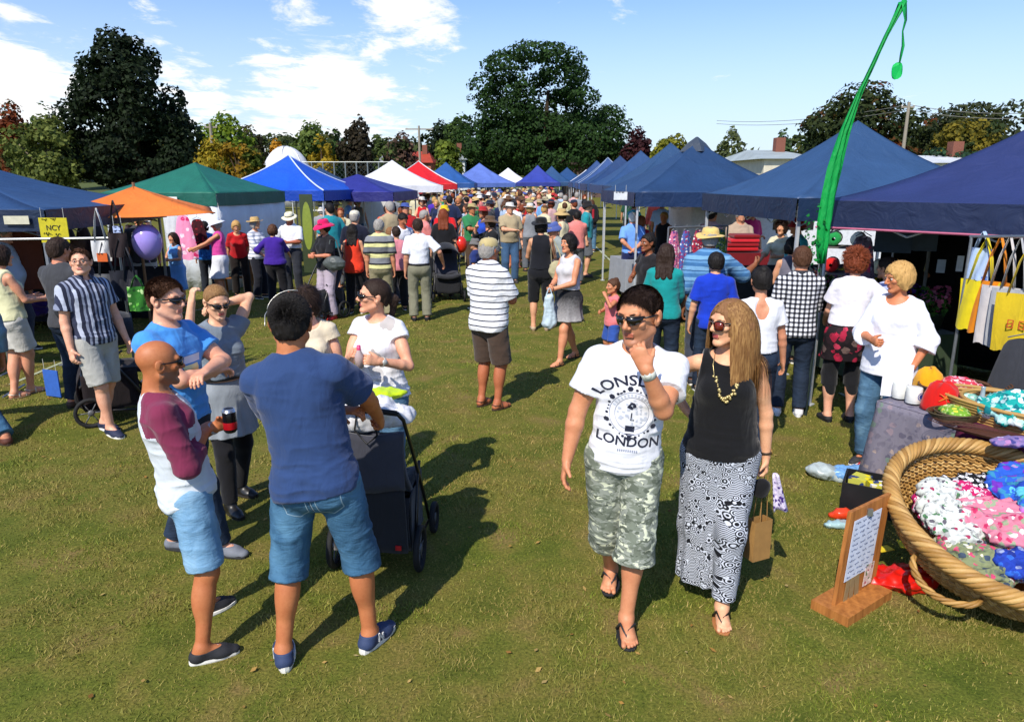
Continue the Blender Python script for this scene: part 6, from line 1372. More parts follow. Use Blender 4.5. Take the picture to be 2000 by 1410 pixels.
def marquees():
    NV, NV2 = '#213b5e', '#233b62'
    # right-hand row
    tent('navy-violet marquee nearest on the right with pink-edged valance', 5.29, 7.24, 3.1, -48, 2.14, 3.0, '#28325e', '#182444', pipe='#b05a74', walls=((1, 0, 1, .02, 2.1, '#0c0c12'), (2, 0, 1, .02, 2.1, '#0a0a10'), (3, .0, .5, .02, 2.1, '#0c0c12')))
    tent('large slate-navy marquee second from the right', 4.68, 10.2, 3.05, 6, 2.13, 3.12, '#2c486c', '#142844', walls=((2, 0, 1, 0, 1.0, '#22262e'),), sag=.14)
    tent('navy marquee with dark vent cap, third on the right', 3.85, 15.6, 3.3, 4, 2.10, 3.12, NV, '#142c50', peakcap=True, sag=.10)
    tent('steep navy marquee just behind the vent-capped one', 4.35, 20.5, 3.1, 3, 2.15, 3.32, '#284466')
    tent('fifth navy marquee down the right side', 4.4, 25.5, 3.0, 2, 2.15, 3.30, '#2a466e')
    tent('sixth navy marquee down the right side', 4.5, 31, 3.0, 0, 2.15, 3.30, NV2)
    tent('seventh navy marquee down the right side with pale edge', 4.7, 36.5, 3.0, -2, 2.15, 3.35, '#304a7a', piping='#8a9ab4')
    tent('last navy marquee of the right-hand row', 4.9, 43, 3.0, 0, 2.15, 3.4, '#2a4470')
    # left-hand side
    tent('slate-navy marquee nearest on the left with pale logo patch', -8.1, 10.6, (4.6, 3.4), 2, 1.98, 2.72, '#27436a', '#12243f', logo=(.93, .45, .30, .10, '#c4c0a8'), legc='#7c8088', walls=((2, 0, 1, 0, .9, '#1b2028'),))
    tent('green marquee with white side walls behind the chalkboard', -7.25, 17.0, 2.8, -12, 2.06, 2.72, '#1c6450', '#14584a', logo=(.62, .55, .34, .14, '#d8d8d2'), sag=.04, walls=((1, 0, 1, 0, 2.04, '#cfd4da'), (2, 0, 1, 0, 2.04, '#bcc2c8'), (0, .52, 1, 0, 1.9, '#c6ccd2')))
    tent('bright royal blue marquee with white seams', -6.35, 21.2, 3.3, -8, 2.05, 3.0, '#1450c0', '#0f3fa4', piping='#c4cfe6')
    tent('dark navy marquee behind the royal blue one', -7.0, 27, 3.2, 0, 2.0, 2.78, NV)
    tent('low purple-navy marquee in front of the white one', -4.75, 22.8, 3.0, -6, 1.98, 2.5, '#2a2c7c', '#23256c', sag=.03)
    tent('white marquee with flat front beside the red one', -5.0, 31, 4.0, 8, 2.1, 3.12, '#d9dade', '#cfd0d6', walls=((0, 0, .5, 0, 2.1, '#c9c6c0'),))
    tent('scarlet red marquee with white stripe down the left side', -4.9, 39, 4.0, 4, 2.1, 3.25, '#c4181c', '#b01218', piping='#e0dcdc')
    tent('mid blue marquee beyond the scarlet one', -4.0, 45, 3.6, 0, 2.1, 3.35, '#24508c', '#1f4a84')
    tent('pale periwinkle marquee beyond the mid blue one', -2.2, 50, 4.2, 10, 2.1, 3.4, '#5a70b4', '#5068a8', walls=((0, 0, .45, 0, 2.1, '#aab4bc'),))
    tent('white marquee peeping behind the periwinkle one', -.3, 57, 3.6, 0, 2.1, 3.2, '#d4d4d8')
    tent('violet-blue marquee closing the aisle at the far end', 1.9, 55, 3.2, 0, 2.1, 3.35, '#2f3c8e', '#283480')
    tent('navy marquee second from the left at the far end of the aisle', 3.1, 58, 3.0, 0, 2.1, 3.35, '#24466e')
    tent('navy marquee at the far end below the dark-roofed house', 4.6, 62, 3.4, 0, 2.1, 3.3, '#1f416c')
    tent('small white marquee at the far right end of the aisle', 6.0, 60, 3.0, 0, 2.1, 3.1, '#d6d8dc')
    # orange umbrella
    x, y = -5.95, 11.6; root = thing('market_umbrella', 'square orange market umbrella between the navy and green marquees', 'umbrella', (x, y, 0), R(24)); b = MB(); C4 = [(-1, -1), (1, -1), (1, 1), (-1, 1)]; s_ = 1.12
    for i in range(4):
        A, B = C4[i], C4[(i + 1) % 4]; b.sheet(lambda u, v: ((A[0] + (B[0] - A[0]) * u) * s_ * (1 - v), (A[1] + (B[1] - A[1]) * u) * s_ * (1 - v), 1.86 + .38 * v - .05 * math.sin(math.pi * u) * (1 - v) - .09 * v * (1 - v)), 10, 8)
    solid(b.build('canopy', canvas('#e0752a', .8), root, True), .004); b = MB(); b.bar((0, 0, 0), (0, 0, 2.3), .022, 8); b.build('pole', plain('varnished_wood', '#7a5a3c', .5), root)
    for a in range(4): b = MB(); b.bar((0, 0, 2.2), (C4[a][0] * s_ * .97, C4[a][1] * s_ * .97, 1.84), .009, 4); b.build('rib', plain('varnished_wood', '#7a5a3c', .5), root)
def litter():
    r = np.random.RandomState(12); n = 420; y = 1.9 + 12 * r.rand(n) ** 1.3; x = r.uniform(-1, 1, n) * (y * .76 + .4); a = r.uniform(0, 6.28, n); s = r.uniform(.008, .022, n); P = np.stack([x, y, r.uniform(.012, .026, n)], 1)
    u = np.stack([np.cos(a), np.sin(a), r.uniform(-.4, .4, n)], 1) * s[:, None]; v = np.stack([-np.sin(a), np.cos(a), r.uniform(-.4, .4, n)], 1) * s[:, None] * .55
    V = np.stack([P - u, P - v, P + u, P + v], 1).reshape(-1, 3); t = NT('dry_leaf'); g = t.N('ShaderNodeNewGeometry'); m = t.done(t.ramp(g.outputs['Random Per Island'], [(0, srgb('#6a4420')), (.4, srgb('#9a7436')), (.75, srgb('#a08850')), (1, srgb('#b0a070'))]), .8, None, .2)
    tag(obj('fallen_leaves', V, np.arange(4 * n).reshape(-1, 4), m, None, False), 'tiny dry leaves and scraps scattered through the grass', 'leaves', kind='stuff')
ground(); grass(); litter(); trees(); buildings(); marquees()
# ------------------------------------------------ the far crowd: every walker its own copy
def crowd():
    rr = random.Random(11); base = []
    kinds = [('m', 'short', None, 'trousers', 'hang'), ('f', 'long', None, 'trousers', 'down'), ('m', 'short', 'cap', 'shorts', 'down'), ('f', 'bob', 'floppy', 'skirt', 'holdc'), ('f', 'bob', None, 'trousers', 'hold'), ('m', 'short', 'round', 'trousers', 'fold'),
             ('f', 'curly', 'straw', 'trousers', 'holdc'), ('m', 'short', 'bucket', 'shorts', 'hang'), ('m', 'short', None, 'trousers', 'holdlow'), ('f', 'pony', None, 'skirt', 'down'), ('f', 'bob', 'round', 'trousers', 'down'), ('m', 'short', None, 'shorts', 'pocket')]
    hidden = []
    for i, (sx, hr, ht, bt, ar) in enumerate(kinds):
        J = person(dict(label='x', pos=(0, 0), yaw=180, H=1.64 + .03 * (i % 4) + (.06 if sx == 'm' else 0), sex=sx, h=.024, noface=1, girth=1.0 + .08 * (i % 3), hair=hr, top=('#888888', dict(sleeve=.85 if i % 3 else 0, hem=.88, loose=.01)),
                        bottom=(('trousers', cloth('#777777')) if bt == 'trousers' else ('shorts', cloth('#777777'), .95) if bt == 'shorts' else ('skirt', cloth('#777777'), .5, .2)), arms=(ar, 'down' if i % 2 else ar), hat=(ht, '#999999') if ht else None, hairc='brown', shoes=('sneaker', '#3a3430', '#3a3430')))
        base.append((J['root'], sx, hr, ht, bt))
    tops = [('white', '#dcdee4'), ('red', '#b8161e'), ('teal', '#1a8a94'), ('navy', '#1c2748'), ('salmon pink', '#d8807a'), ('sky blue', '#6fa4d8'), ('lilac', '#9a86c4'), ('black', '#141418'), ('cream', '#d8d0a8'), ('grey', '#85888c'), ('orange', '#d8602c'), ('green', '#2f7a4a'), ('hot pink', '#cc2c74'),
            ('turquoise', '#3cb0c0'), ('maroon', '#5c1828'), ('lemon', '#d8cc60'), ('brown', '#5c4630'), ('royal blue', '#1f44a8')]
    bots = [('dark', '#1c1e24'), ('blue denim', '#3c5a7c'), ('beige', '#a0926c'), ('grey', '#5c6066'), ('white', '#d0d0cc'), ('brown', '#4c3a2c')]
    hats = [('straw', '#cfae6c'), ('white', '#dcdad2'), ('black', '#1a1a1c'), ('brown', '#5c4028'), ('blue', '#3c5090'), ('red', '#a82428'), ('khaki', '#a89868')]
    hairs = [('black', '#15110f'), ('brown', '#4a2f1e'), ('blonde', '#b08a52'), ('grey', '#8f8a84'), ('auburn', '#6b3118')]; skins = ['#d9a583', '#c98a66', '#b87850', '#d09272']
    tops += [('white', '#dcdee4')] * 4 + [('black', '#141418')] * 2 + [('cream', '#c8c0a0'), ('pale blue', '#a0b4cc'), ('grey', '#85888c'), ('pale pink', '#c8a0a0'), ('beige', '#a89878'), ('charcoal', '#34363c')] * 2; hats += [('white', '#c8c6be'), ('straw', '#b89c68'), ('beige', '#a09478'), ('navy', '#1c2438')] * 2
    used = set(); first = set(); spots = []
    def setm(o, nm, m):
        for c in o.children:
            if c.name.split('.')[0] == nm: 
                c.material_slots[0].link = 'OBJECT'; c.material_slots[0].material = m
            setm(c, nm, m)
    tries = 0
    while len(spots) < 246 and tries < 20000:
        tries += 1; Y = 14 + 40 * rr.random() ** .75; px = rr.gauss(985, 95) if Y > 19 else rr.choice((rr.uniform(855, 1000), rr.uniform(1010, 1150), rr.uniform(640, 860), rr.uniform(640, 860))); 
        if not (640 if Y < 19 else 700 if Y < 27 else 800) < px < 1158: continue
        X = Xat(px, Y)
        if X > 3.0 or X < -4.4 or any((X - a) ** 2 + (Y - b_) ** 2 < .42 ** 2 * (1 if Y > 20 else 1.6) for a, b_ in spots): continue
        if Y < 17 and 880 < px < 990 and rr.random() < .4: continue
        spots.append((X, Y))
    extra = [(X, Y, 1) for X, Y in [(4.0, 14.6), (4.9, 15.0), (3.4, 16.3), (4.4, 16.8), (4.2, 20.5), (4.9, 20.0), (3.6, 21.5), (5.4, 9.6), (4.4, 11.2), (4.2, 25), (-5.6, 22.6), (-4.9, 23.4), (-6.6, 20.6), (-5.2, 24.6), (-7.2, 21.8), (-8.4, 12.6), (-6.6, 12.9), (-5.2, 30.5), (-4.4, 29.8), (-4.5, 36), (-7.8, 15.6), (-8.6, 11.0), (-4.2, 26), (-3.9, 33)]]
    for (X, Y, *st) in [(a, b_, 0) for a, b_ in spots] + extra:
        px = 1000 + FPX * X / (Y * .97); zone = ('stall shade' if st else 'front crowd' if Y < 20 else 'middle crowd' if Y < 33 else 'farthest crowd') + (' left' if X < -1.0 else ' right' if X > 1.2 else ' centre')
        for _ in range(400):
            k = rr.randrange(len(base)); root, sx, hr, ht, bt = base[k]; tn, tc = rr.choice(tops); bn, bc = rr.choice(bots); hn, hc = rr.choice(hats); rn, rc = rr.choice(hairs)
            if st and tn in ('white', 'lemon', 'orange'): continue
            lab = f"person in {tn} top, {bn} {bt} and " + (f"{hn} {'cap' if ht == 'cap' else 'hat'}" if ht else f"{'long ' if hr in ('long', 'pony') else ''}{rn} hair") + f", {zone}"
            if lab not in used: break
        used.add(lab); c = copy_tree(root) if k in first else root; first.add(k)
        c.location = (X, Y, 0); c.rotation_euler = (0, 0, R(rr.choice((rr.gauss(0, 25), rr.gauss(0, 60), rr.gauss(180, 40), rr.uniform(0, 360))))); s = rr.uniform(.94, 1.06); c.scale = (s, s, s); c['label'] = lab; c['group'] = 'people crowding the aisle and stalls'; c['category'] = 'person'
        setm(c, 'shirt', cloth(tc)); setm(c, 'hair', hairm(rc)); setm(c, 'body', skin(rr.choice(skins)))
        for nm in ('trousers', 'shorts', 'skirt'): setm(c, nm, cloth(bc))
        for nm in ('hat', 'cap'): setm(c, nm, cloth(hc, .9, .3))
crowd()
# ------------------------------------------------ things carried, sold and standing about
def one(b, name, mats, label, cat, group=None, smooth=False):
    o = b.build(name, mats, None, smooth); return tag(o, label, cat, group)
def pushchair(label, x, y, rz, col='#232428', top='#3a3b44', canopy=None, wheels=.15, group='pushchairs', panel=0):
    root = thing('pushchair', label, 'pushchair', (x, y, 0), R(rz), group); fr = plain('frame_paint', '#17181b', .35); fab = cloth(col); f2 = cloth(top); rub = plain('tyre_rubber', '#111113', .8)
    b = MB()
    for s in (-1, 1):
        b.tube([(s * .27, .33, .10), (s * .26, .15, .42), (s * .25, -.10, .78), (s * .245, -.30, 1.04), (s * .22, -.36, 1.10)], .013, 8); b.tube([(s * .28, -.22, .15), (s * .26, -.02, .50), (s * .25, .12, .62)], .012, 8); b.tube([(s * .27, .33, .10), (s * .28, -.22, .16)], .011, 8)
    b.build('frame', fr, root, True)
    b = MB(); b.tube([(-.22, -.36, 1.10), (-.10, -.385, 1.12), (.10, -.385, 1.12), (.22, -.36, 1.10)], .018, 8); b.build('handle', plain('foam_grip', '#0f0f10', .9), root, True)
    for s in (-1, 1):
        for (wy, r_) in ((-.22, wheels), (.33, wheels * .75)):
            b = MB(); M = Matrix.Rotation(math.pi / 2, 3, 'Y'); b.lathe([(r_ - .035, -.018), (r_ - .01, -.022), (r_, -.012), (r_, .012), (r_ - .01, .022), (r_ - .035, .018), (r_ - .035, -.018)], (s * .31, wy, r_), 22, M=M); w = b.build('wheel', rub, root, True)
            b = MB(); b.lathe([(.002, .012), (.03, .014), (.03, -.014), (.002, -.012)], (s * .31, wy, r_), 12, M=M)
            for k in range(6): a = k * math.pi / 3; b.bar((s * .31, wy, r_), (s * .31, wy + (r_ - .03) * math.cos(a), r_ + (r_ - .03) * math.sin(a)), .006, 4)
            b.build('rim', plain('grey_plastic', '#5a5c60', .5), w, True)
    b = MB(); b.sheet(lambda u, v: ((u - .5) * (.50 - .03 * math.sin(v * 3.1)), -.33 + .20 * (1 - v) + .05 * math.sin(math.pi * u) - .04 * math.sin(math.pi * v), .50 + .46 * v + .012 * math.sin(u * 9 + v * 5)), 16, 12); solid(b.build('backrest', f2, root, True), .03)
    b = MB(); b.sheet(lambda u, v: ((u - .5) * .44, -.12 + .42 * v, .50 + .02 * math.sin(math.pi * v) - .04 * math.sin(math.pi * u)), 8, 8); solid(b.build('seat', fab, root, True), .05)
    b = MB()
    for p, q in (((-.26, -.27), (.26, -.27)), ((.26, -.27), (.24, .22)), ((.24, .22), (-.24, .22)), ((-.24, .22), (-.26, -.27))):
        b.sheet(lambda u, v: (p[0] + (q[0] - p[0]) * u, p[1] + (q[1] - p[1]) * u - (.05 * math.sin(math.pi * v) if p[1] == q[1] and p[1] < 0 else 0), .15 + .36 * v + .01 * math.sin(8 * u)), 10, 6)
    b.sheet(lambda u, v: ((u - .5) * .5, -.27 + .49 * v, .155), 2, 2); solid(b.build('basket', fab, root, True), .008)
    if panel:
        b = MB(); b.sheet(lambda u, v: ((u - .5) * (.52 - .04 * v), -.37 + .03 * v - .02 * math.sin(math.pi * u), .20 + .42 * v + .006 * math.sin(u * 12)), 12, 8); solid(b.build('rear_pocket', fab, root, True), .03)
        b = MB(); b.sheet(lambda u, v: ((u - .5) * (.50 - .03 * v), -.345 - .03 * math.sin(math.pi * u) + .02 * v, .60 + .36 * v + .008 * math.sin(u * 9 + v * 6)), 12, 8); solid(b.build('hood_back', f2, root, True), .03)
        b = MB(); b.box((-.02, -.405, .42), (.035, .006, .035)); b.build('badge', plain('badge', '#8c8e92', .5), root); b = MB(); b.box((.20, -.40, .24), (.04, .01, .03)); b.build('reflector', plain('red_reflector', '#b01424', .3), root)
    if canopy:
        b = MB(); b.sheet(lambda u, v: (.25 * math.cos(math.pi * u) * 1.02, -.22 + .46 * v, .78 + .34 * math.sin(math.pi * u) ** .7 * (1 - .25 * v * v)), 16, 8); solid(b.build('canopy', cloth(canopy), root, True), .006)
    return root
def lumps(label, cat, name, c, n, r, mats, seed=1, group=None, h=.012, flat=.6, root=None):
    rr = random.Random(seed); F = Field()
    for i in range(n): a = rr.random() * 6.28; q = r[0] * .6 * rr.random(); F.u(f_ell((c[0] + q * math.cos(a), c[1] + q * math.sin(a) * r[1] / r[0], c[2] + r[2] * rr.uniform(.2, .7)), (r[0] * rr.uniform(.4, .65), r[1] * rr.uniform(.4, .65), r[2] * rr.uniform(.4, .7) * flat)), .03)
    F.cut((0, 0, c[2]), (0, 0, -1)); V, f = F.mesh(h); V = wrinkle(V, f, .03 * r[0] / .2, seed, (16, 16, 16)); o = obj(name, V, f, mats, root, True)
    return tag(o, label, cat, group) if not root else o
def scribble(name, m, parent, P, U, Vv, W, H, rows, seed, th=.0016, off=.003, amp=.3):
    """illegible handwriting: short strokes in rows on a sheet whose corner is P and whose edges point along U and Vv"""
    rr = random.Random(seed); b = MB(); N = nrm(np.cross(U, Vv)); U = nrm(U); Vv = nrm(Vv)
    for r_ in range(rows):
        x = .06 * W; y = H * (1 - (r_ + .7) / (rows + .3)); step = H / rows * .32
        while x < W * .9:
            L = rr.uniform(3, 8); pts = []
            for k in range(int(L * 2)): pts.append(P + U * (x + k * step * .45) + Vv * (y + amp * H / rows * (rr.random() - .5 + (.5 if k % 3 == 1 else 0))) + N * off)
            b.tube(pts, th, 3); x += L * step * .95 + step * 1.3
            if x + 3 * step > W: break
    return b.build(name, m, parent)
def garment(label, p, w, h, mat, rz=0, kind='dress', group='clothes hanging on the stalls', seed=1):
    """a garment hanging from a hanger at point p"""
    root = thing('garment', label, 'garment', tuple(p), R(rz), group); rr = random.Random(seed); b = MB()
    def fn(s):
        def g(u, v):
            top = .42 if kind != 'bag' else .9; k = top + (1 - top) * min(1, v * (3 if kind != 'dress' else 1.3)) ** .8; x = (u - .5) * w * k; d = .03 * s * math.sin(math.pi * u) ** .5 * (1 + v) + .012 * math.sin(u * 17 + seed + v * 2) * v
            z = -h * v - (.05 * w * (2 * abs(u - .5)) ** 2 * 1.2 if v < .05 else 0) + .012 * math.sin(u * 13 + seed) * v; return (x, d, z - .03)
        return g
    b.sheet(fn(1), 12, 12); b.sheet(fn(-1), 12, 12); b.build('cloth', mat, root, True)
    b = MB(); b.tube([(-w * .22, 0, -.035), (0, 0, .01), (w * .22, 0, -.035)], .005, 4); b.tube([(0, 0, .01), (.0, 0, .05), (.018, 0, .065), (.01, 0, .08)], .003, 4); b.build('hanger', plain('wire_hanger', '#77787c', .4), root)
    return root
def tote(label, p, w, h, col, rz, strap, mats=None, group='cotton tote bags hanging from the nearest marquee', seed=1, fringe=True):
    root = thing('tote_bag', label, 'bag', tuple(p), R(rz), group); m = mats or cloth(col); rr = random.Random(seed); b = MB()
    def g(s): return lambda u, v: ((u - .5) * w * (1 - .08 * v), s * .025 * math.sin(math.pi * u) ** .6 * (.3 + v) + .014 * math.sin(u * 10 + seed + 3 * v), -h * v - (.05 * h * abs(math.sin(u * 9 + seed)) * (v > .99) if fringe else 0))
    b.sheet(g(1), 12, 10); b.sheet(g(-1), 12, 10); b.build('bag_body', m, root, True)
    for s in (-1, 1):
        b = MB(); b.tube([(-w * .28, s * .012, -.01), (-w * .16, s * .014, strap * .6), (0, s * .01, strap), (w * .16, s * .014, strap * .6), (w * .28, s * .012, -.01)], .014, 6, flat=.25); b.build('strap', m, root, True)
    return root
def basket_big():
    X, Y, Z = 2.84, 3.74, .47; rad, dep, tilt = .62, .34, 20; root = thing('wicker_basket', 'very large shallow round wicker basket full of printed scarves, tipped towards the viewer', 'basket', (X, Y, Z)); root.rotation_euler = (R(tilt), R(2), 0)
    t = NT('wicker'); g = t.N('ShaderNodeNewGeometry'); n = t.noise(t.co(), 12, 3); c = t.ramp(g.outputs['Random Per Island'], [(0, srgb('#8a6430')), (.5, srgb('#b88e4c')), (1, srgb('#d8b474'))]); c = t.mix(t.math('MULTIPLY', n, .5), c, srgb('#7a5428')); wn = t.noise(t.co(), 90, 2); wm = t.done(c, .55, t.bump(wn, .4, .004), .4)
    prof = lambda v: (rad * (.60 + .40 * math.sin(v * math.pi / 2) ** .8), -dep * (1 - v))
    b = MB(); n = 96; rows = 17
    for k in range(rows):
        v = (k + .5) / rows; r0, z0 = prof(v)
        for ply in (0, 1): b.tube([((r0 + .013 * (1 if (i + k + ply) % 2 else -1)) * math.cos(2 * math.pi * i / n), (r0 + .013 * (1 if (i + k + ply) % 2 else -1)) * math.sin(2 * math.pi * i / n), z0 + .006 * ply) for i in range(n + 1)], .0085, 5, cap=False)
    b.build('weave', wm, root, True)
    b = MB()
    for i in range(48):
        a = 2 * math.pi * i / 48; b.tube([(prof(v)[0] * math.cos(a), prof(v)[0] * math.sin(a), prof(v)[1]) for v in np.linspace(0, 1.02, 9)], .007, 5)
    b.build('stakes', wm, root, True)
    b = MB(); b.sheet(lambda u, v: (rad * .6 * v * math.cos(6.2832 * u), rad * .6 * v * math.sin(6.2832 * u), -dep), 40, 6); b.build('base', wm, root, True)
    b = MB(); m = 190
    for s in range(7):
        ph = 2 * math.pi * s / 7; pts = []
        for i in range(m + 1):
            a = 2 * math.pi * i / m; tw = a * 15 + ph; rr_ = rad * 1.02 + .034 * math.cos(tw); pts.append((rr_ * math.cos(a), rr_ * math.sin(a), .012 + .034 * math.sin(tw)))
        b.tube(pts, .017, 6, cap=False)
    b.build('rim', wm, root, True)
    for a0 in (215, 35):
        b = MB()
        for s in range(3):
            pts = []
            for i in range(25):
                u = i / 24; a = R(a0 - 17 + 34 * u); q = rad * 1.0 + .10 * math.sin(math.pi * u) ** .5; tw = u * 18 + s * 2.1; pts.append(((q + .012 * math.cos(tw)) * math.cos(a), (q + .012 * math.cos(tw)) * math.sin(a), -.10 - .05 * math.sin(math.pi * u) + .012 * math.sin(tw)))
            b.tube(pts, .0105, 6)
        b.build('handle', wm, root, True)
    Mw = Matrix.Translation((X, Y, Z)) @ Matrix.Rotation(R(2), 4, 'Y') @ Matrix.Rotation(R(tilt), 4, 'X')
    pats = [('white scarf with pink and green leaf print at the left rim of the big basket', floral('#c8ccc4', ('#9c3054', '#4c7a50', '#c8ccc4', '#5a5660'), 26, .36), (-.38, .02, -.08), (.17, .22, .10), 20),
            ('magenta scarf with white polka dots at the back of the big basket', floral('#b0145a', ('#e8e6ea', '#16141a', '#e8e6ea'), 30, .34, .3), (-.16, .16, -.12), (.26, .15, .09), -12),
            ('black scarf with large white dots tucked behind the magenta one', floral('#101014', ('#ecebee', '#ecebee'), 24, .36, .35), (-.05, .27, -.12), (.24, .10, .09), -8),
            ('blue and violet tie-dyed scarf lying highest in the big basket', floral('#2858b8', ('#58b0d8', '#6a2ea8', '#2040a0', '#c070c8', '#3ca08c'), 11, .55), (.26, .12, -.01), (.30, .26, .11), 14),
            ('pink and grey folded scarf in the middle of the big basket', floral('#c9788c', ('#8c9a7c', '#e0dcd8', '#b8305c', '#c9788c'), 24, .45), (-.06, -.06, -.05), (.28, .17, .085), 8),
            ('coral and cream scarf under the pink and grey one', floral('#d8644c', ('#e4d8c0', '#b82a4c', '#7ca07c'), 22, .42), (.10, -.14, -.08), (.24, .12, .07), 4),
            ('cobalt blue scarf with silver marks at the front of the big basket', floral('#1e3ca0', ('#8c98b8', '#2c60c0', '#1a2c7c'), 20, .42), (-.02, -.26, -.12), (.22, .13, .08), -5),
            ('crimson scarf with white rings at the front right of the big basket', floral('#b4163c', ('#e6dede', '#7c1030', '#e6dede'), 26, .38), (.26, -.20, -.09), (.22, .16, .09), 20),
            ('pale grey and pink rose-print scarf against the front rim', floral('#c4bcc4', ('#c02c5c', '#6c7a5c', '#e6e2e6'), 26, .4), (.14, -.38, -.14), (.24, .12, .09), 0),
            ('olive and rose patterned scarf at the front left rim', floral('#7c8460', ('#c4486c', '#d8d0b8', '#3c4a5c'), 24, .42), (-.26, -.24, -.14), (.18, .16, .09), 30)]
    for i, (lab, m, c, r_, rz) in enumerate(pats):
        F = Field(); rr = random.Random(i + 2)
        for k in range(4): F.u(f_ell((c[0] * .95 + rr.uniform(-.3, .3) * r_[0], c[1] * .95 + rr.uniform(-.4, .4) * r_[1], c[2] + .04 + k * .02), (r_[0] * rr.uniform(.7, 1), r_[1] * rr.uniform(.65, 1), r_[2] * rr.uniform(.35, .6))), .02)
        V, f = F.mesh(.008); V = wrinkle(V, f, .06, i + 4, (8, 20, 24)); V = wrinkle(V, f, .020, i + 14, (14, 44, 40)); V = smooth_verts(V, f, 1); o = obj('scarf', V, f, m, None, True); put(o, Matrix.Translation((0, 0, 0))); o.matrix_world = Mw; tag(o, lab, 'scarf', 'scarves in the big basket')
def near_stall():
    # cloth-covered table
    A = np.array([2.74, 5.12, 0]); u = nrm((.475, -.88, 0)); v = nrm((.88, .475, 0)); L, D, H = 1.75, .75, .74; ang = math.degrees(math.atan2(u[1], u[0]))
    root = thing('table', 'trestle table covered with a grey paisley and a plum cloth beside the big basket', 'table', tuple(A), R(ang)); b = MB(); b.box((L / 2, D / 2, H - .02), (L, D, .03)); b.build('tabletop', plain('table_board', '#8a7a64', .7), root)
    for x in (.1, L - .1):
        for y in (.08, D - .08): b = MB(); b.box((x, y, (H - .035) / 2), (.04, .04, H - .035)); b.build('leg', plain('painted_steel', '#6a6c70', .5), root)
    def drape(x0, x1, h0, mat, lab, off, flare):
        b = MB()
        def top(p, q): x = x0 + (x1 - x0) * p; return A + u * x + v * (D * q) * 1.0 + A3(0, 0, H + off)
        def fr(p, q): x = x0 + (x1 - x0) * p; s = q; return A + u * (x - (flare * s if p < .02 else 0)) - v * (.006 + off + .05 * s + .022 * s * math.sin(x * 19) + .012 * math.sin(x * 41) * s) + A3(0, 0, H + off - (H - h0) * s)
        def sd(p, q): y = D * p; s = q; return A - u * (.006 + off + flare * s * .7 + .02 * s * math.sin(y * 21)) + u * x0 + v * y + A3(0, 0, H + off - (H - h0) * s)
        b.sheet(top, 12, 6); b.sheet(fr, 34, 12)
        if x0 < .01: b.sheet(sd, 14, 10)
        o = b.build('tablecloth', mat, None, True); tag(o, lab, 'tablecloth', 'cloths on the trestle table'); solid(o, .003)
    pz = floral('#77727e', ('#8c7c84', '#6c7c70', '#a08e86', '#77727e', '#5c5868'), 15, .36); drape(0.0, .62, .06, pz, 'grey paisley tablecloth hanging to the grass at the table end', .004, .07)
    drape(.60, L, .14, floral('#4c1236', ('#6a1a44', '#3a0e3c', '#5a1638'), 7, .5), 'plum and dark red tablecloth on the near half of the table', .010, .05)
    def T(px, py, z=H + .02): d = ray(px, py); t = (z - CAMH) / d[2]; return A3(0, 0, CAMH) + d * t
    # tins
    for i, (px, py, lab) in enumerate(((1756, 776, 'white tin nearest the table corner'), (1783, 786, 'white tin with round blue print beside the red felt flower'))):
        p = T(px, py); root = thing('tin', lab, 'tin', tuple(p), 0, 'white tins on the table'); b = MB(); b.lathe([(.001, 0), (.052, 0), (.054, .004), (.054, .112), (.050, .118), (.001, .118)], (0, 0, 0), 24); b.build('can', plain('enamel', '#d6d8d2', .35), root, True)
        b = MB(); b.lathe([(.0545, .02), (.0548, .021), (.0548, .095), (.0545, .096)], (0, 0, 0), 24); w = b.build('paper_band', plain('label_paper', '#dcdcd6', .6), root, True)
        b = MB()
        if i:
            for r0, r1 in ((.030, .024), (.018, 0.0)):
                for k in range(18):
                    q = lambda r_, t: (.0560 * math.sin(r_ * math.cos(t) / .056), -.0560 * math.cos(r_ * math.cos(t) / .056), .058 + r_ * math.sin(t)); t0, t1 = k * math.pi / 9, (k + 1) * math.pi / 9; b.poly([q(r0, t0), q(r0, t1), q(r1 + 1e-4, t1), q(r1 + 1e-4, t0)])
            b.build('printed_circle', plain('blue_ink', '#2c3c8c', .5), w); root.rotation_euler = (0, 0, R(28))
    # standing white paper
    p = T(1738, 782); one(MB().box((p[0] + .10, p[1] + .12, H + .14), (.20, .006, .26), rz=R(-28), M=None), 'paper_sheet', plain('paper', '#e0e0e8', .7), 'large blank white sheet standing on the table corner', 'paper')
    # felt pieces
    def dome(px, py, lab, col, r, h, sc=(1, 1), rz=0, z=H + .02, star=None, name='felt_hat', cat='hat'):
        p = T(px, py, z); root = thing(name, lab, cat, tuple(p), R(rz)); b = MB(); b.lathe([(r * 1.12, 0), (r * 1.08, h * .15), (r, h * .45), (r * .78, h * .8), (r * .4, h * .98), (.002, h)], (0, 0, 0), 26, fn=lambda q, a, i: (q.x * sc[0] + .006 * math.sin(5 * a), q.y * sc[1], q.z + .008 * math.sin(3 * a))); solid(b.build('crown', cloth(col), root, True), .005)
        if star:
            b = MB()
            for k in range(5):
                a = k * 1.2566; q = A3(.0, -r * 1.0, h * .55); b.tube([q, q + A3(math.cos(a) * .05, -.004, math.sin(a) * .05)], [.014, .003], 5, flat=.4)
            b.build('flower', cloth(star), root)
        return root
    dome(1836, 796, 'bright red felt hat with orange star flower on the table', '#c8140c', .115, .19, star='#e07020', rz=-20)
    dome(1812, 762, 'yellow-orange felt hat with green brim behind the red one', '#d89a10', .10, .18, rz=10)
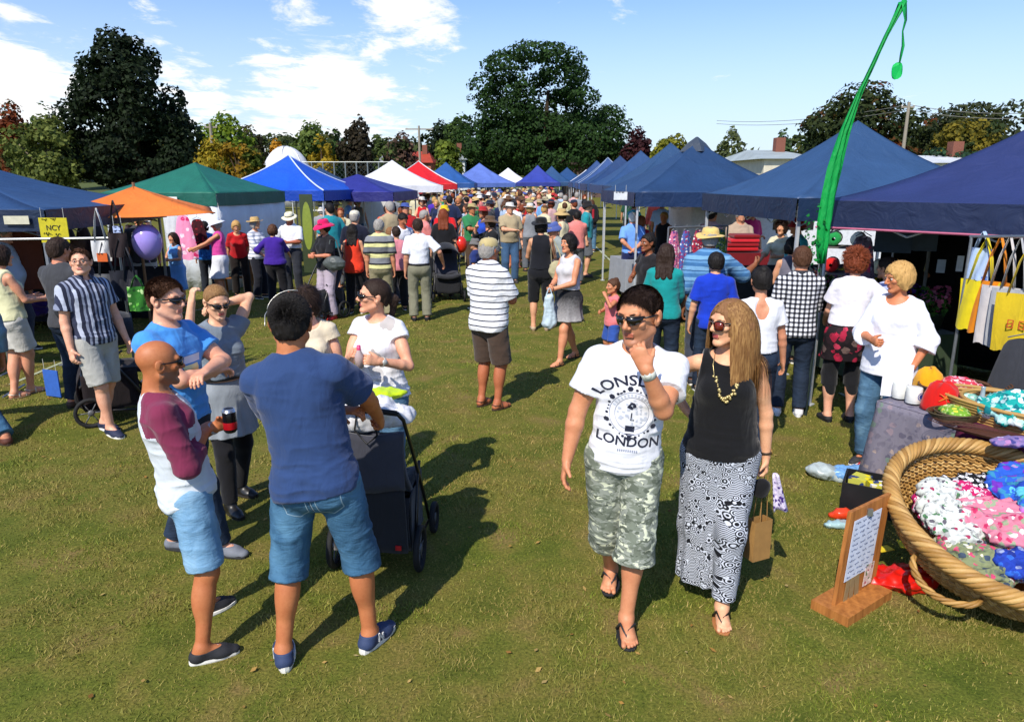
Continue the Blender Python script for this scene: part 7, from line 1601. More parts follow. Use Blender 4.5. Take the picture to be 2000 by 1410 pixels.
    def rbasket(px, py, lab, r, h, col, z=H + .015, sc=(1, 1), fill=None, fl=None, cat='basket', rz=0):
        p = T(px, py, z); root = thing('basket', lab, cat, tuple(p), R(rz), 'baskets on the table'); b = MB(); m = plain('cane', col, .6)
        for k in range(7): q = r * (.8 + .2 * k / 6); b.tube([(q * sc[0] * math.cos(2 * math.pi * i / 40) * (1 + .02 * (i + k) % 2), q * sc[1] * math.sin(2 * math.pi * i / 40), h * k / 6 + .004) for i in range(41)], h / 11, 5, cap=False)
        b.lathe([(r * .8, .002), (.002, .002)], (0, 0, 0), 24, fn=lambda q, a, i: (q.x * sc[0], q.y * sc[1], q.z)); b.build('wall', m, root, True)
        b = MB(); b.tube([(r * 1.02 * sc[0] * math.cos(2 * math.pi * i / 40), r * 1.02 * sc[1] * math.sin(2 * math.pi * i / 40), h + .004) for i in range(41)], h / 9, 6, cap=False); b.build('rim', m, root, True)
        for b2 in range(0, 24): pass
        if fill: lumps(fl, 'cloth', 'folded_cloth', (p[0], p[1], p[2] + .02), 6, (r * .95 * sc[0], r * .95 * sc[1], h * 1.35), fill, 3, 'folded cloths in baskets')
        return root
    rbasket(1872, 772, 'round basket of red and pink striped cloths at the back of the table', .20, .08, '#5a3a22', fill=floral('#c03048', ('#e8dcd8', '#a81c34', '#e0889c', '#f0e4dc'), 22, .42), fl='red, pink and white rolled cloths in the round basket')
    rbasket(1888, 802, 'small dark basket of mint green bundles beside the clear bottle', .13, .07, '#4a3826', fill=floral('#7ab09c', ('#cfe0d6', '#3c7a64', '#a8ccc0'), 30, .4), fl='mint green and white bundles in the small dark basket')
    rbasket(1862, 818, 'low wooden tray of green and yellow felt balls in front of the red hat', .12, .05, '#4c4028', fill=floral('#6c9a2c', ('#c8c43c', '#3c6a24', '#d8d8a0'), 30, .4), fl='green and yellow felt balls in the low tray')
    rbasket(1985, 826, 'large oval cane basket holding turquoise cloths at the right edge', .30, .13, '#b08a4c', sc=(1.15, .9), fill=floral('#169c94', ('#a8dcd8', '#0c6c74', '#e4f0ee'), 16, .5), fl='turquoise and white cloths in the oval cane basket', rz=-60)
    rbasket(1940, 852, 'flat brown oval wicker tray lying on the plum cloth', .17, .02, '#4e2a18', sc=(1.5, .6), rz=-50)
    p = T(1912, 812); root = thing('bottle', 'clear glass bottle with white swing tag on the table', 'bottle', tuple(p)); b = MB(); b.lathe([(.001, 0), (.036, 0), (.038, .01), (.038, .11), (.015, .15), (.013, .20), (.016, .21), (.001, .212)], (0, 0, 0), 20); b.build('glass', plain('glass', '#8e9aa0', .1), root, True)
    b = MB(); b.box((-.02, -.045, .05), (.055, .003, .10)); b.build('tag', plain('paper', '#dcdcd8', .7), root)
    lumps('crumpled mauve and blue print cloth at the near end of the table', 'cloth', 'folded_cloth', tuple(T(1985, 872)), 5, (.16, .10, .05), floral('#7c6c9c', ('#c8c0d8', '#3c3c7c', '#a878a8'), 24, .4), 8)
    # wooden sign stand
    BL, BR = G(1628, 1200), G(1706, 1152); TL, TR = at(1662, 1008, 3.58), at(1737, 966, 3.84); root = thing('sign_stand', 'wooden easel board with a handwritten price list standing on the grass by the big basket', 'sign', tuple((BL + BR) / 2)); o = (BL + BR) / 2
    U = nrm(BR - BL); Vv = nrm(TL - BL); W, Hh = np.linalg.norm(BR - BL), np.linalg.norm(TL - BL) + .02; N = -nrm(np.cross(U, Vv)); N = -N if N[1] > 0 else N
    wd = NT('pine_board'); w_ = wd.noise(wd.co(sc=(1, 1, .12), rot=(.2, 0, 0)), 30, 4, .6); wd = wd.done(wd.ramp(w_, [(.3, srgb('#8a5426')), (.7, srgb('#b8783c'))]), .6, None, .3)
    def slab(P, U_, V_, w, h, t, n_): Q = [P, P + U_ * w, P + U_ * w + V_ * h, P + V_ * h]; return [q - o for q in Q] + [q + n_ * t - o for q in Q]
    FQ = [(3, 2, 1, 0), (4, 5, 6, 7), (0, 1, 5, 4), (1, 2, 6, 5), (2, 3, 7, 6), (3, 0, 4, 7)]
    b = MB(); b.add(slab(BL, U, Vv, W, Hh, .022, N * -1), FQ); b.build('board', wd, root)
    b = MB(); Nf = nrm((N[0], N[1], 0)); b.add(slab(BL - U * .05 + Nf * .11 + A3(0, 0, .0), U, A3(0, 0, 1), W + .04, .055, .22, -Nf), FQ); b.build('foot', wd, root)
    P = BL + U * .10 * W + Vv * .30 * Hh + N * .004; b = MB(); b.add(slab(P, U, Vv, W * .68, Hh * .60, .002, N), FQ); pp = b.build('price_list', plain('paper', '#c6cede', .8), root)
    scribble('handwriting', plain('pencil_ink', '#4c5672', .8), pp, P - o, U, Vv, W * .68, Hh * .60, 11, 5, .0013, .004 if np.dot(np.cross(U, Vv), N) > 0 else -.004)
    P2 = BL + U * .62 * W + Vv * .13 * Hh + N * .005; b = MB(); b.add(slab(P2, U, Vv, W * .22, Hh * .22, .002, N), FQ); b.build('photo_card', floral('#c8b0a8', ('#a03c50', '#4c6a3c', '#e0d0c8'), 40, .4), root)
    for k in range(3): P3 = BL + U * (.16 + .14 * k) * W + Vv * .06 * Hh + N * .006; b = MB(); b.add(slab(P3, nrm(U + Vv * .1 * (k - 1)), nrm(Vv - U * .1 * k), W * .10, Hh * .24, .002, N), FQ); b.build('paper_tag', plain('kraft_paper', '#8a7450', .8), root)
    b = MB(); P4 = BL + U * .42 * W + Vv * .93 * Hh + N * .012; b.box(tuple(P4 - o), (.03, .02, .04)); b.build('bulldog_clip', plain('steel', '#a8acb0', .3, .8), root)
    # things on the grass
    def bagl(px, py, lab, r, mat, seed, name='plastic_bag', cat='bag', n=6, h=.012): g = G(px, py); return lumps(lab, cat, name, tuple(g), n, r, mat, seed, 'bags lying on the grass by the stall', h)
    shiny = lambda c: plain('plastic_film', c, .3)
    bagl(1612, 934, 'pale grey plastic bag slumped on the grass at the table foot', (.16, .13, .13), shiny('#a9b4b4'), 2)
    bagl(1664, 935, 'sky blue padded bag lying beside the grey plastic bag', (.30, .10, .09), shiny('#6c9cd0'), 5)
    bagl(1695, 925, 'small red and white printed bag under the table corner', (.13, .09, .10), floral('#c02028', ('#e8e4e4', '#a01820'), 20, .4), 6)
    bagl(1652, 1012, 'crumpled orange-red wrapper beside the sign stand', (.13, .07, .07), shiny('#d8401c'), 7)
    bagl(1646, 1032, 'pale blue-green folded cloth behind the sign stand', (.14, .06, .05), shiny('#9ab8bc'), 8)
    bagl(1764, 1142, 'shiny bright red plastic bag spread flat under the big basket', (.28, .20, .09), shiny('#c41a10'), 9, n=9)
    g = G(1700, 992); root = thing('crate', 'black plastic crate of oddments behind the sign stand', 'crate', tuple(g), R(-30)); b = MB(); 
    for s in (-1, 1): b.box((s * .19, 0, .11), (.015, .30, .22)); b.box((0, s * .15, .11), (.365, .015, .22))
    b.box((0, 0, .01), (.36, .28, .012)); b.build('box', plain('black_plastic', '#131418', .5), root); b = MB(); b.box((.05, -.06, .18), (.16, .10, .10), rz=.4); b.box((-.09, .03, .17), (.12, .14, .10), rz=-.3); b.build('packets', floral('#b8b84c', ('#dcdce0', '#2c3c6c', '#d8c818'), 14, .5), root)
    for i, (px, py, c) in enumerate(((1722, 1108, '#d8c020'), (1760, 1100, '#e0d020'))): g = G(px, py); one(MB().box((g[0], g[1], .13 + .004 * i), (.10, .06, .004), rz=.3 + i), 'paper_label', plain('yellow_paper', c, .7), 'yellow paper label lying on the red plastic, ' + ('nearer the sign' if i == 0 else 'nearer the basket'), 'label')
    # totes hanging from the nearest marquee
    for i, (px, py, Y, w, h, st, c, lab) in enumerate(((1916, 548, 6.1, .34, .42, .36, '#d8c418', 'lemon yellow tote bag, leftmost of the hanging row'), (1942, 550, 6.0, .32, .44, .38, '#d88014', 'amber orange tote bag second in the hanging row'), (1958, 560, 5.9, .32, .48, .42, '#c8c2c0', 'off-white tote bag with faint pink print in the hanging row'),
                                                     (1978, 565, 5.8, .30, .48, .42, '#a8aaae', 'pale grey tote bag behind the printed yellow one'), (1998, 575, 5.65, .36, .46, .42, '#ccb020', 'golden yellow tote bag with orange lettering at the right edge'))):
        p = at(px, py, Y); r_ = tote(lab, p, w, h, c, -62 + 3 * i, st, seed=i)
        if i == 4:
            cu = MB(); 
            for k, x0 in enumerate((-.04, .04)): [cu.box((x0 + q_ * .018, -.045, -.24), (.008, .004, .06)) for q_ in (-1, 1)]; [cu.box((x0, -.045, -.24 + q_ * .03), (.044, .004, .008)) for q_ in (-1, 0, 1)]
            cu.build('printed_mark', plain('orange_ink', '#c0561a', .7), r_)
    p = at(1918, 485, 6.15); tote('small pale blue cloth pouch with blue flower hanging left of the yellow totes', p, .20, .26, '#a9bfe0', -66, .14, floral('#a9bfe0', ('#4c74c0', '#a9bfe0', '#a9bfe0'), 12, .3), seed=8)
    rail = at(1890, 470, 4.95); b = MB(); a_, c_ = at(1895, 462, 6.25), at(2080, 462, 5.3); root = thing('rail', 'thin metal rail carrying the tote bags under the nearest marquee', 'rail', tuple(a_)); b.bar((0, 0, 0), tuple(c_ - a_), .012, 8); b.build('bar', plain('steel', '#8e9296', .35, .7), root); 
    for q in (0.02, .98): b = MB(); t_ = a_ + (c_ - a_) * q - a_; b.bar(tuple(t_), (t_[0], t_[1], -a_[2]), .014, 8); b.build('leg', plain('steel', '#8e9296', .35, .7), root)
    garment('long dark grey dress hanging at the right edge below the totes', at(2000, 655, 5.4), .5, .85, cloth('#3a3c42'), -60, seed=4)
    for i, (px, py, Y, w, h, c) in enumerate(((1838, 520, 7.6, .08, .14, '#9aa4ac'), (1875, 515, 7.4, .06, .16, '#c8ccd0'), (1745, 470, 7.8, .36, .26, '#2c3a46'), (1800, 470, 7.7, .30, .22, '#38444c'))): p = at(px, py, Y); one(MB().box(tuple(p), (w, .006, h), rz=-.5), 'hanging_tag', plain('card', c, .8), ('pale narrow', 'white narrow', 'dark blue-grey square', 'slate square')[i] + ' card hanging inside the nearest marquee', 'card', 'cards hanging in the dark marquee')
    # multi-coloured rolls and scarves at its left end
    b0 = at(1655, 430, 8.3); cols = (('scarlet', '#c41c1c'), ('violet', '#5a2c9c'), ('cream', '#d8cfa8'), ('emerald', '#1c8a44'), ('ivory', '#e0dcc4'), ('coral', '#d8643c'), ('mint', '#8cc8b4'))
    root = thing('shelf', 'wire shelf rack stacked with coloured cloth rolls at the left end of the nearest marquee', 'shelf', (b0[0] + .15, b0[1], 0), R(-28)); 
    for z in (1.35, 1.65, 1.95): b = MB(); b.box((0, 0, z - .06), (.75, .34, .02)); b.build('shelf_board', plain('grey_board', '#5c5a56', .8), root)
    for sx in (-1, 1):
        for sy in (-1, 1): b = MB(); b.bar((sx * .37, sy * .16, 0), (sx * .37, sy * .16, 2.0), .012, 6); b.build('post', plain('steel', '#8e9296', .4, .6), root)
    k = 0
    for z, zn in ((1.35, 'lowest'), (1.65, 'second'), (1.95, 'top')):
        for i in range(3):
            n_, c_ = cols[k % 7]; k += 1; M = Matrix.Rotation(R(-28), 3, 'Z'); q = M @ Vector((-.25 + .25 * i, 0, 0)); b = MB(); b.lathe([(.02, -.15), (.075, -.15), (.08, -.12), (.08, .12), (.075, .15), (.02, .15)], (b0[0] + .15 + q.x, b0[1] + q.y, z + .035), 14, M=M @ Matrix.Rotation(math.pi / 2, 3, 'X'))
            one(b, 'cloth_roll', cloth(c_), f'{n_} cloth roll on the {zn} shelf of the wire rack', 'cloth roll', 'cloth rolls on the wire rack', True)
    garment('mauve and crimson speckled scarf dress hanging beside the auburn-haired woman', at(1688, 455, 7.5), .34, .8, floral('#5a4c58', ('#a02848', '#8c8490', '#3c3440'), 22, .42), -28, seed=3)
    J = NM.get('check'); p = at(1690, 580, 6.9); garment('pink and white speckled dress held over the arm of the auburn-haired woman', p, .26, .62, floral('#e0c8d4', ('#b83c68', '#e0c8d4', '#c06088'), 34, .36), 10, seed=7)
def banner():
    Y = 7.0; P = [at(1574, 800, Y), at(1590, 660, Y), at(1604, 515, Y), at(1622, 400, Y), at(1650, 262, Y), at(1683, 175, Y), at(1715, 100, Y), at(1745, 35, Y), at(1764, 2, Y)]; P[0][2] = 0; o = P[0]; root = thing('banner_pole', 'tall bent pole with long bright green banner and streamer in front of the slate-navy marquee', 'banner', tuple(o))
    b = MB(); b.tube([p - o for p in P], [.018, .017, .015, .013, .011, .009, .008, .007, .006], 8); b.build('pole', plain('dark_pole', '#1c2a28', .5), root)
    Q = [(515, 1596, 1610), (480, 1592, 1618), (430, 1595, 1626), (380, 1604, 1634), (330, 1616, 1645), (290, 1630, 1652), (255, 1642, 1660), (210, 1661, 1674), (170, 1678, 1689), (120, 1703, 1712), (70, 1727, 1735), (25, 1748, 1762), (4, 1757, 1771)]
    b = MB(); n = 8; V = []; F = []
    for i, (py, xa, xb) in enumerate(Q):
        a, c = at(xa, py, Y - .03), at(xb, py, Y - .03)
        for k in range(n + 1): u = k / n; p = a + (c - a) * u; V.append((p[0] - o[0], p[1] - o[1] - .012 * math.sin(math.pi * u) - .022 * math.sin(u * 15 + i * .9), p[2] - o[2]))
    for i in range(len(Q) - 1):
        for k in range(n): F.append((i * (n + 1) + k, i * (n + 1) + k + 1, (i + 1) * (n + 1) + k + 1, (i + 1) * (n + 1) + k))
    b.add(V, F); solid(b.build('banner', cloth('#089040', .6, .8, sheen=0), root, True), .002)
    b = MB(); S_ = [(1766, 0, 10), (1767, 20, 9), (1769, 40, 5), (1763, 62, 3), (1764, 90, 6), (1760, 108, 5), (1756, 128, 2)]; V = []; F = []
    for i, (px, py, w) in enumerate(S_):
        for s in (-1, 1): p = at(px + s * w / 2, py, Y - .05 + .03 * s * math.sin(i)); V.append(p - o)
    for i in range(len(S_) - 1): F.append((2 * i, 2 * i + 1, 2 * i + 3, 2 * i + 2))
    b.add(V, F); solid(b.build('streamer', cloth('#0a9444', .6, sheen=0), root, True), .003)
    b = MB(); c = at(1752, 139, Y - .05) - o; V = [Vector(c) + Vector(((10 * math.cos(t) + 4 * math.sin(t)) / FPX * Y, .01 * math.sin(3 * t), (14 * math.sin(t) - 5 * math.cos(t)) / FPX * Y)) for t in np.linspace(0, 2 * math.pi, 15)[:-1]]; b.poly(V); solid(b.build('leaf_pendant', cloth('#0fae50', .6, sheen=0), root), .006)
    r = np.random.RandomState(2); lob = [(0, 0, 0, .10, .09, .30), (.02, 0, -.25, .08, .07, .2)]; V, F = leaves(lob, 120, .035, 4); c = at(1592, 455, Y) - o; obj('ribbon_tuft', V + c, F, leafm('#0c6a2c', '#2c9a44'), root, False)
def carried():
    # drink can, paper bag, pouch, scarf, bottle, food, shopping
    J = NM['bald']; w = J['wr'][1] + J['hd'][1] * .085 + J['hn'][1] * .03; p = J['W'](w); root = thing('drink_can', 'black and red drink can held by the bald man', 'can', (p.x, p.y, p.z - .05)); b = MB(); b.lathe([(.001, 0), (.024, 0), (.033, .012), (.033, .108), (.026, .122), (.001, .120)], (0, 0, 0), 24); b.build('can', plain('can_print', '#121013', .25, .3), root, True)
    b = MB(); b.lathe([(.0335, .02), (.0337, .021), (.0337, .055), (.0335, .056)], (0, 0, 0), 24); b.build('red_print', plain('can_red', '#b81420', .25, .3), root, True); b = MB(); b.lathe([(.0345, .108), (.027, .123), (.024, .124), (.022, .119), (.001, .119)], (0, 0, 0), 24); b.build('lid', plain('aluminium', '#b9bcc0', .25, .9), root, True)
    J = NM['woman']; p = J['W'](J['wr'][1] + J['hd'][1] * .09); z0 = at(1492, 1086, p.y)[2]; root = thing('paper_bag', 'brown paper gift bag hanging from the hand of the woman in the patterned skirt', 'bag', (p.x - .01, p.y - .01, z0), R(24)); root.scale = (.82, .82, 1); H = .24; kb = plain('kraft_paper', '#96703c', .8); b = MB(); b.add([(-.075, -.045, 0), (.075, -.045, 0), (.075, .045, 0), (-.075, .045, 0), (-.075, -.04, H), (.075, -.04, H), (.07, .04, H), (-.07, .04, H), (-.082, 0, H * .55), (.082, 0, H * .55)], [(3, 2, 1, 0), (0, 1, 5, 4), (2, 3, 7, 6), (1, 2, 9), (2, 6, 9), (6, 5, 9), (5, 1, 9), (3, 0, 8), (0, 4, 8), (4, 7, 8), (7, 3, 8)]); solid(b.build('bag', kb, root), .002)
    for s in (-.035, .035): b = MB(); b.tube([(-.03, s, H - .01), (-.02, s * .4, p.z - z0 - .02), (.02, s * .4, p.z - z0 - .02), (.03, s, H - .01)], .003, 5); b.build('string_handle', kb, root)
    lumps('small black pouch clutched by the woman in the patterned skirt', 'pouch', 'pouch', (p.x - .04, p.y - .045, p.z - .13), 5, (.06, .05, .12), cloth('#0c0c0f'), 4)
    b = MB(); pat = floral('#cfc6da', ('#3c2470', '#cfc6da', '#4c3080'), 34, .36); b.sheet(lambda u, v: (p.x + .04 + (u - .5) * (.03 + .05 * v) + .05 * v, p.y - .05 + .02 * math.sin(u * 7), p.z + .01 - .22 * v - .03 * abs(u - .5)), 6, 10); o = one(b, 'scarf', pat, 'white scarf with purple flowers trailing from the hand of the woman in the patterned skirt', 'scarf', None, True); solid(o, .008)
    J = NM['laugh']; p = (J['W'](J['wr'][0] + J['hd'][0] * .09) + J['W'](J['wr'][1] + J['hd'][1] * .09)) / 2; root = thing('bottle', 'small bottle with pink cap held by the laughing woman', 'bottle', (p.x, p.y - .02, p.z - .07)); b = MB(); b.lathe([(.001, 0), (.028, 0), (.029, .08), (.013, .11), (.012, .13), (.001, .13)], (0, 0, 0), 18); b.build('body', plain('pink_plastic', '#b8a09c', .25), root, True); b = MB(); b.lathe([(.0135, .115), (.0135, .145), (.001, .146)], (0, 0, 0), 14); b.build('cap', plain('cap_pink', '#c8386c', .4), root, True)
    J = NM['striped']; p = J['W'](J['wr'][1] + J['hd'][1] * .10 + A3(0, 0, .03)); lumps('white bread roll held by the man in the striped polo shirt', 'food', 'bread_roll', (p.x, p.y, p.z - .01), 4, (.06, .05, .05), plain('bread', '#d8ccb0', .8), 2)
    J = NM['dress']; p = J['W'](J['wr'][1] + J['hd'][1] * .08); root = thing('carrier_bag', 'white plastic carrier bag hanging from the arm of the striding woman', 'bag', (p.x, p.y - .06, p.z)); F = Field(); F.u(f_cone((0, 0, -.08), (0, 0, -.40), .05, .09, A3(0, 1, 0), .6), .02); V, f = F.mesh(.012); V = wrinkle(V, f, .03, 3, (14, 14, 9)); obj('bag', V, f, plain('plastic_film', '#b4c4cc', .35), root); b = MB(); [b.tube([(s * .04, 0, -.06), (s * .015, 0, .02), (0, 0, .04)], .008, 5) for s in (-1, 1)]; b.build('handle', plain('plastic_film', '#b4c4cc', .35), root)
    J = NM['black']; s = J['W'](J['sh'][0]); root = thing('handbag', 'cream shoulder bag hanging at the side of the woman in black', 'handbag', (s.x + .10, s.y - .12, .98)); F = Field(); F.u(f_ell((0, 0, 0), (.13, .06, .15)), .02); V, f = F.mesh(.015); V = wrinkle(V, f, .02, 5); obj('bag', V, f, cloth('#b0a682'), root); b = MB(); b.tube([(-.09, 0, .08), (-.10, .02, .30), (-.08, .10, s.z - .98 + .07), (.02, .02, .30), (.09, 0, .08)], .014, 6, flat=.4); b.build('strap', cloth('#b0a682'), root)
    J = NM['pinkhat']; s = J['W'](J['sh'][1]); root = thing('handbag', 'grey-green leather handbag on the arm of the woman in the magenta hat', 'handbag', (s.x + .06, s.y - .14, .98)); F = Field(); F.u(f_ell((0, 0, 0), (.19, .08, .12)), .02); V, f = F.mesh(.016); obj('bag', wrinkle(V, f, .02, 6), f, plain('leather', '#4c5250', .5), root); b = MB(); b.tube([(-.12, 0, .08), (-.06, .06, .38), (.04, .06, .38), (.12, 0, .08)], .012, 6); b.build('strap', plain('leather', '#4c5250', .5), root)
    p = at(1156, 428, 12.6); root = thing('backpack', 'black and red backpack on the walker in the dark jacket', 'backpack', tuple(G(1153, 492) + A3(.05, -.16, 1.25))); F = Field(); F.u(f_cone((0, 0, -.15), (0, 0, .16), .17, .14, A3(0, 1, 0), .55), .02); V, f = F.mesh(.018); obj('pack', V, f, cloth('#17171c'), root); b = MB(); b.box((-.02, -.10, 0), (.07, .03, .30)); bevel(b.build('red_panel', cloth('#9c1c2c'), root), .01)
    c = at(900, 478, 14.8); root = thing('balloon', 'small red foil balloon beside the young man in the red printed t-shirt', 'balloon', tuple(c)); b = MB(); b.lathe([(.13 * math.sin(t) ** .9, -.17 * math.cos(t)) for t in np.linspace(.02, 3.12, 14)], (0, 0, 0), 20); b.build('skin', plain('foil', '#d02a18', .25), root, True); b = MB(); b.tube([(0, 0, -.17), (-.03, 0, -.35), (-.22, .2, -.40)], .004, 4); b.build('string', plain('string', '#c8c8c8', .8), root)
    J = NM['girl']; c = at(287, 471, 10.9); q = J['W'](J['wr'][0]); rr_ = 27 / FPX * c[1]; root = thing('balloon', 'shiny lilac balloon floating in front of the dark-haired girl', 'balloon', tuple(c)); b = MB(); b.lathe([(rr_ * math.sin(t) ** .92, -rr_ * 1.18 * math.cos(t) - rr_ * .22 * (1 - t / 3.14) ** 3) for t in np.linspace(.03, 3.13, 24)], (0, 0, 0), 32); t = NT('balloon_rubber'); b.build('skin', t.done(srgb('#a08ee0'), .15, None, .6), root, True)
    b = MB(); b.lathe([(.002, 0), (.012, -.02), (.004, -.008)], (0, 0, -rr_ * 1.40), 8); b.build('knot', plain('rubber', '#8a78cc', .4), root); b = MB(); v = q - Vector(c); b.tube([(0, 0, -rr_ * 1.38), (.02, .1, -rr_ * 2), tuple(v * .6 + Vector((0, 0, -.15))), tuple(v)], .003, 4); b.build('string', plain('string', '#d0d0d8', .8), root)
    # printed marks on the red t-shirt
    J = NM['teen']; idt = lambda x, y: (x, y); circ = lambda cx, cz, r_: [(cx + r_ * math.cos(t), cz + r_ * math.sin(t)) for t in np.linspace(0, 6.283, 9)[:-1]]
    press(J, shape_bm([circ(0, 1.24, .035)]), idt, cloth('#c8901c'), 'printed_mark'); press(J, shape_bm([[(-.08, 1.12), (.08, 1.12), (.08, 1.16), (-.08, 1.16)]]), idt, cloth('#b0a8a0'), 'printed_mark'); press(J, shape_bm([[(-.05, 1.05), (.05, 1.05), (.05, 1.07), (-.05, 1.07)]]), idt, cloth('#c8a01c'), 'printed_mark')
    # leather patch on the bald man's shorts
    J = NM['bald']; c = Vector(J['pel'] + A3(.105, -.10, .02)); b = MB(); b.box(tuple(c), (.05, .008, .035), rz=R(42)); b.build('leather_patch', plain('leather', '#6c2c1c', .6), J['root'])
def stalls():
    pushchair('black pushchair stacked with white and yellow bags beside the tall man in navy', -.82, 4.22, -4, panel=1).scale = (.86, .9, .96); 
    M = Matrix.Translation((-.80, 4.30, 0)) @ Matrix.Rotation(R(-4), 4, 'Z'); q = M @ Vector((-.02, -.24, .93)); lumps('bulging white plastic bag on top of the near pushchair', 'bag', 'plastic_bag', tuple(q), 6, (.26, .15, .17), plain('plastic_film', '#d8d8dc', .35), 3); q = M @ Vector((.05, -.14, 1.05)); lumps('fluorescent yellow cloth tucked on top of the near pushchair', 'cloth', 'yellow_cloth', tuple(q), 4, (.15, .09, .07), cloth('#b8d41c'), 5)
    q = M @ Vector((.02, -.42, .62)); b = MB(); b.tube([M @ Vector((-.06, -.37, 1.10)), M @ Vector((-.07, -.43, .96)), M @ Vector((.0, -.44, .88)), M @ Vector((.06, -.43, .93)), M @ Vector((.02, -.40, 1.10))], .012, 6, flat=.4); one(b, 'strap', cloth('#101012'), 'black carrying strap looped over the handle of the near pushchair', 'strap', None, True)
    pushchair('black pushchair with hood pushed by the young man in red', -1.30, 14.3, 190, canopy='#15161a')
    pushchair('black and red pushchair with grey hood behind the man in bright blue', -4.05, 7.0, -60, col='#1a1214', top='#b01824', canopy='#26262a'); pushchair('dark folding pushchair between the magenta hat and the orange top', -3.3, 12.3, 150, canopy=None)
    lumps('soft brown leather bag hung low on the red pushchair', 'bag', 'leather_bag', (-4.15, 6.8, .22), 5, (.14, .12, .18), plain('leather', '#4c2a14', .5), 7)
    # chalkboard
    x, y = G(466, 577)[:2]; root = thing('chalkboard', 'wooden A-frame chalkboard beside the woman in the white sun hat', 'sign', (x, y, 0), R(14)); wd = plain('frame_wood', '#9a6434', .6); b = MB()
    for s in (-1, 1): b.box((s * .27, 0, .52), (.045, .03, 1.04), M=Matrix.Rotation(R(-8), 3, 'X'))
    for z in (.38, 1.0): b.box((0, 0, z), (.52, .028, .05), M=None)
    b.build('front_frame', wd, root); b = MB()
    for s in (-1, 1): b.box((s * .27, .34, .50), (.04, .03, 1.06), M=Matrix.Rotation(R(18), 3, 'X'))
    b.build('back_frame', wd, root); b = MB(); b.box((0, .0, .70), (.50, .012, .56), M=Matrix.Rotation(R(-8), 3, 'X')); sl = b.build('slate', plain('slate', '#23302e', .8), root); scribble('chalk_writing', plain('chalk', '#9aa6a0', .9), sl, A3(-.24, -.06, .44), A3(1, 0, 0), A3(0, .14, 1), .48, .5, 6, 8, .004, -.006 * -1)
    # green feather sign and white board
    p = G(603, 560); root = thing('feather_sign', 'tall olive green oval sign between the white tent wall and the blue marquee', 'sign', (Xat(603, 16.0), 16.0, 0)); b = MB(); b.box((0, 0, 1.18), (.28, .03, 1.7)); b.build('panel', plain('dark_olive', '#2c3a1c', .6), root); b = MB(); V = [Vector((.105 * math.cos(t), -.02, 1.35 + .52 * math.sin(t))) for t in np.linspace(0, 6.283, 25)[:-1]]; b.poly(V); solid(b.build('oval', plain('olive_print', '#7c8a2c', .6), root), .006, -1)
    # left stall: rail of clothes, bags, signs, table, chairs
    st = plain('steel', '#8e9296', .35, .7)
    def rack(lab, x, y, L, H, rz): 
        root = thing('clothes_rail', lab, 'rail', (x, y, 0), R(rz), 'clothes rails'); b = MB(); b.bar((-L / 2, 0, H), (L / 2, 0, H), .014, 8); b.build('bar', st, root)
        for s in (-1, 1): b = MB(); b.bar((s * L / 2, 0, 0), (s * L / 2, 0, H), .014, 8); b.bar((s * L / 2, -.25, .03), (s * L / 2, .25, .03), .012, 6); b.build('leg', st, root)
        return Matrix.Translation((x, y, 0)) @ Matrix.Rotation(R(rz), 4, 'Z')
    M = rack('clothes rail of dark coats and skirts under the orange umbrella', -7.5, 12.7, 2.2, 1.62, 14); cs = [('burgundy', '#3c1418'), ('charcoal', '#2c2c30'), ('plum', '#3a1c30'), ('black', '#141416'), ('brown', '#33241c'), ('dark grey', '#3c3c40'), ('wine red', '#54121c'), ('mauve grey', '#5a4c54'), ('navy', '#1a2034')]
    for i, (n_, c) in enumerate(cs): q = M @ Vector((-1.0 + i * .25, 0, 1.60)); garment(f'{n_} coat-length garment on the rail under the orange umbrella', q, .42, 1.0, cloth(c), 14 + 62, 'shirt', seed=i)
    M = rack('clothes rail of white and patterned shirts in the left stall', -6.9, 8.6, 1.3, 1.35, 6); 
    for i, (n_, m) in enumerate((('white', cloth('#c4c6cc')), ('black and white floral', floral('#1a1a1e', ('#c8c8cc', '#8c8c94'), 24, .4)), ('lavender striped', stripes(('#b4aac8', '#5c5870'), .04, 0)), ('yellow-green', cloth('#a8a83c')), ('pale pink', cloth('#c8a0a4')), ('ivory lace', cloth('#cfccc0')))): q = M @ Vector((-.52 + i * .2, 0, 1.33)); garment(f'{n_} shirt on the short rail in the left stall', q, .40, .62, m, 6 + 20, 'shirt', seed=i + 20)
    for i, (n_, c) in enumerate((('black', '#101014'), ('dark teal', '#12363a'), ('oxblood', '#34101a'), ('slate', '#30363e'), ('chocolate', '#2a1c14'), ('ink blue', '#141c38'), ('dull purple', '#2c1c38'), ('olive drab', '#34341c'), ('mid grey', '#54565a'), ('rust', '#5c2c1a'))): garment(f'{n_} garment hanging at the back of the nearest left marquee', (-9.9 + i * .36, 9.6 + .03 * i, 1.85), .44, .95, cloth(c), 10 + 7 * (i % 3), 'shirt', seed=i + 40)
    def hang(lab, px, py, Y, w, h, m, kind='dress', rz=0, seed=1): garment(lab, at(px, py, Y), w, h, m, rz, kind, seed=seed)
    rk = rack('bare display rail holding the bags behind the man with glasses', -5.0, 7.9, 1.3, 1.72, 10)
    for i, (px, py, w, h, c, n_) in enumerate(((208, 535, .26, .30, '#5c5e62', 'grey felt handbag with black straps'), (240, 528, .30, .30, '#1a1c26', 'black handbag on long straps'), (228, 455, .20, .26, '#241a1c', 'dark purple shoulder bag'), (196, 470, .20, .22, '#c9c9c8', 'white and black flat bag'), (254, 545, .22, .24, '#2a2a30', 'charcoal bag'))):
        tote(n_ + ' hanging behind the man with glasses', at(px, py, 7.8), w, h, c, 8, .34, group='bags on the display rail', seed=i, fringe=False)
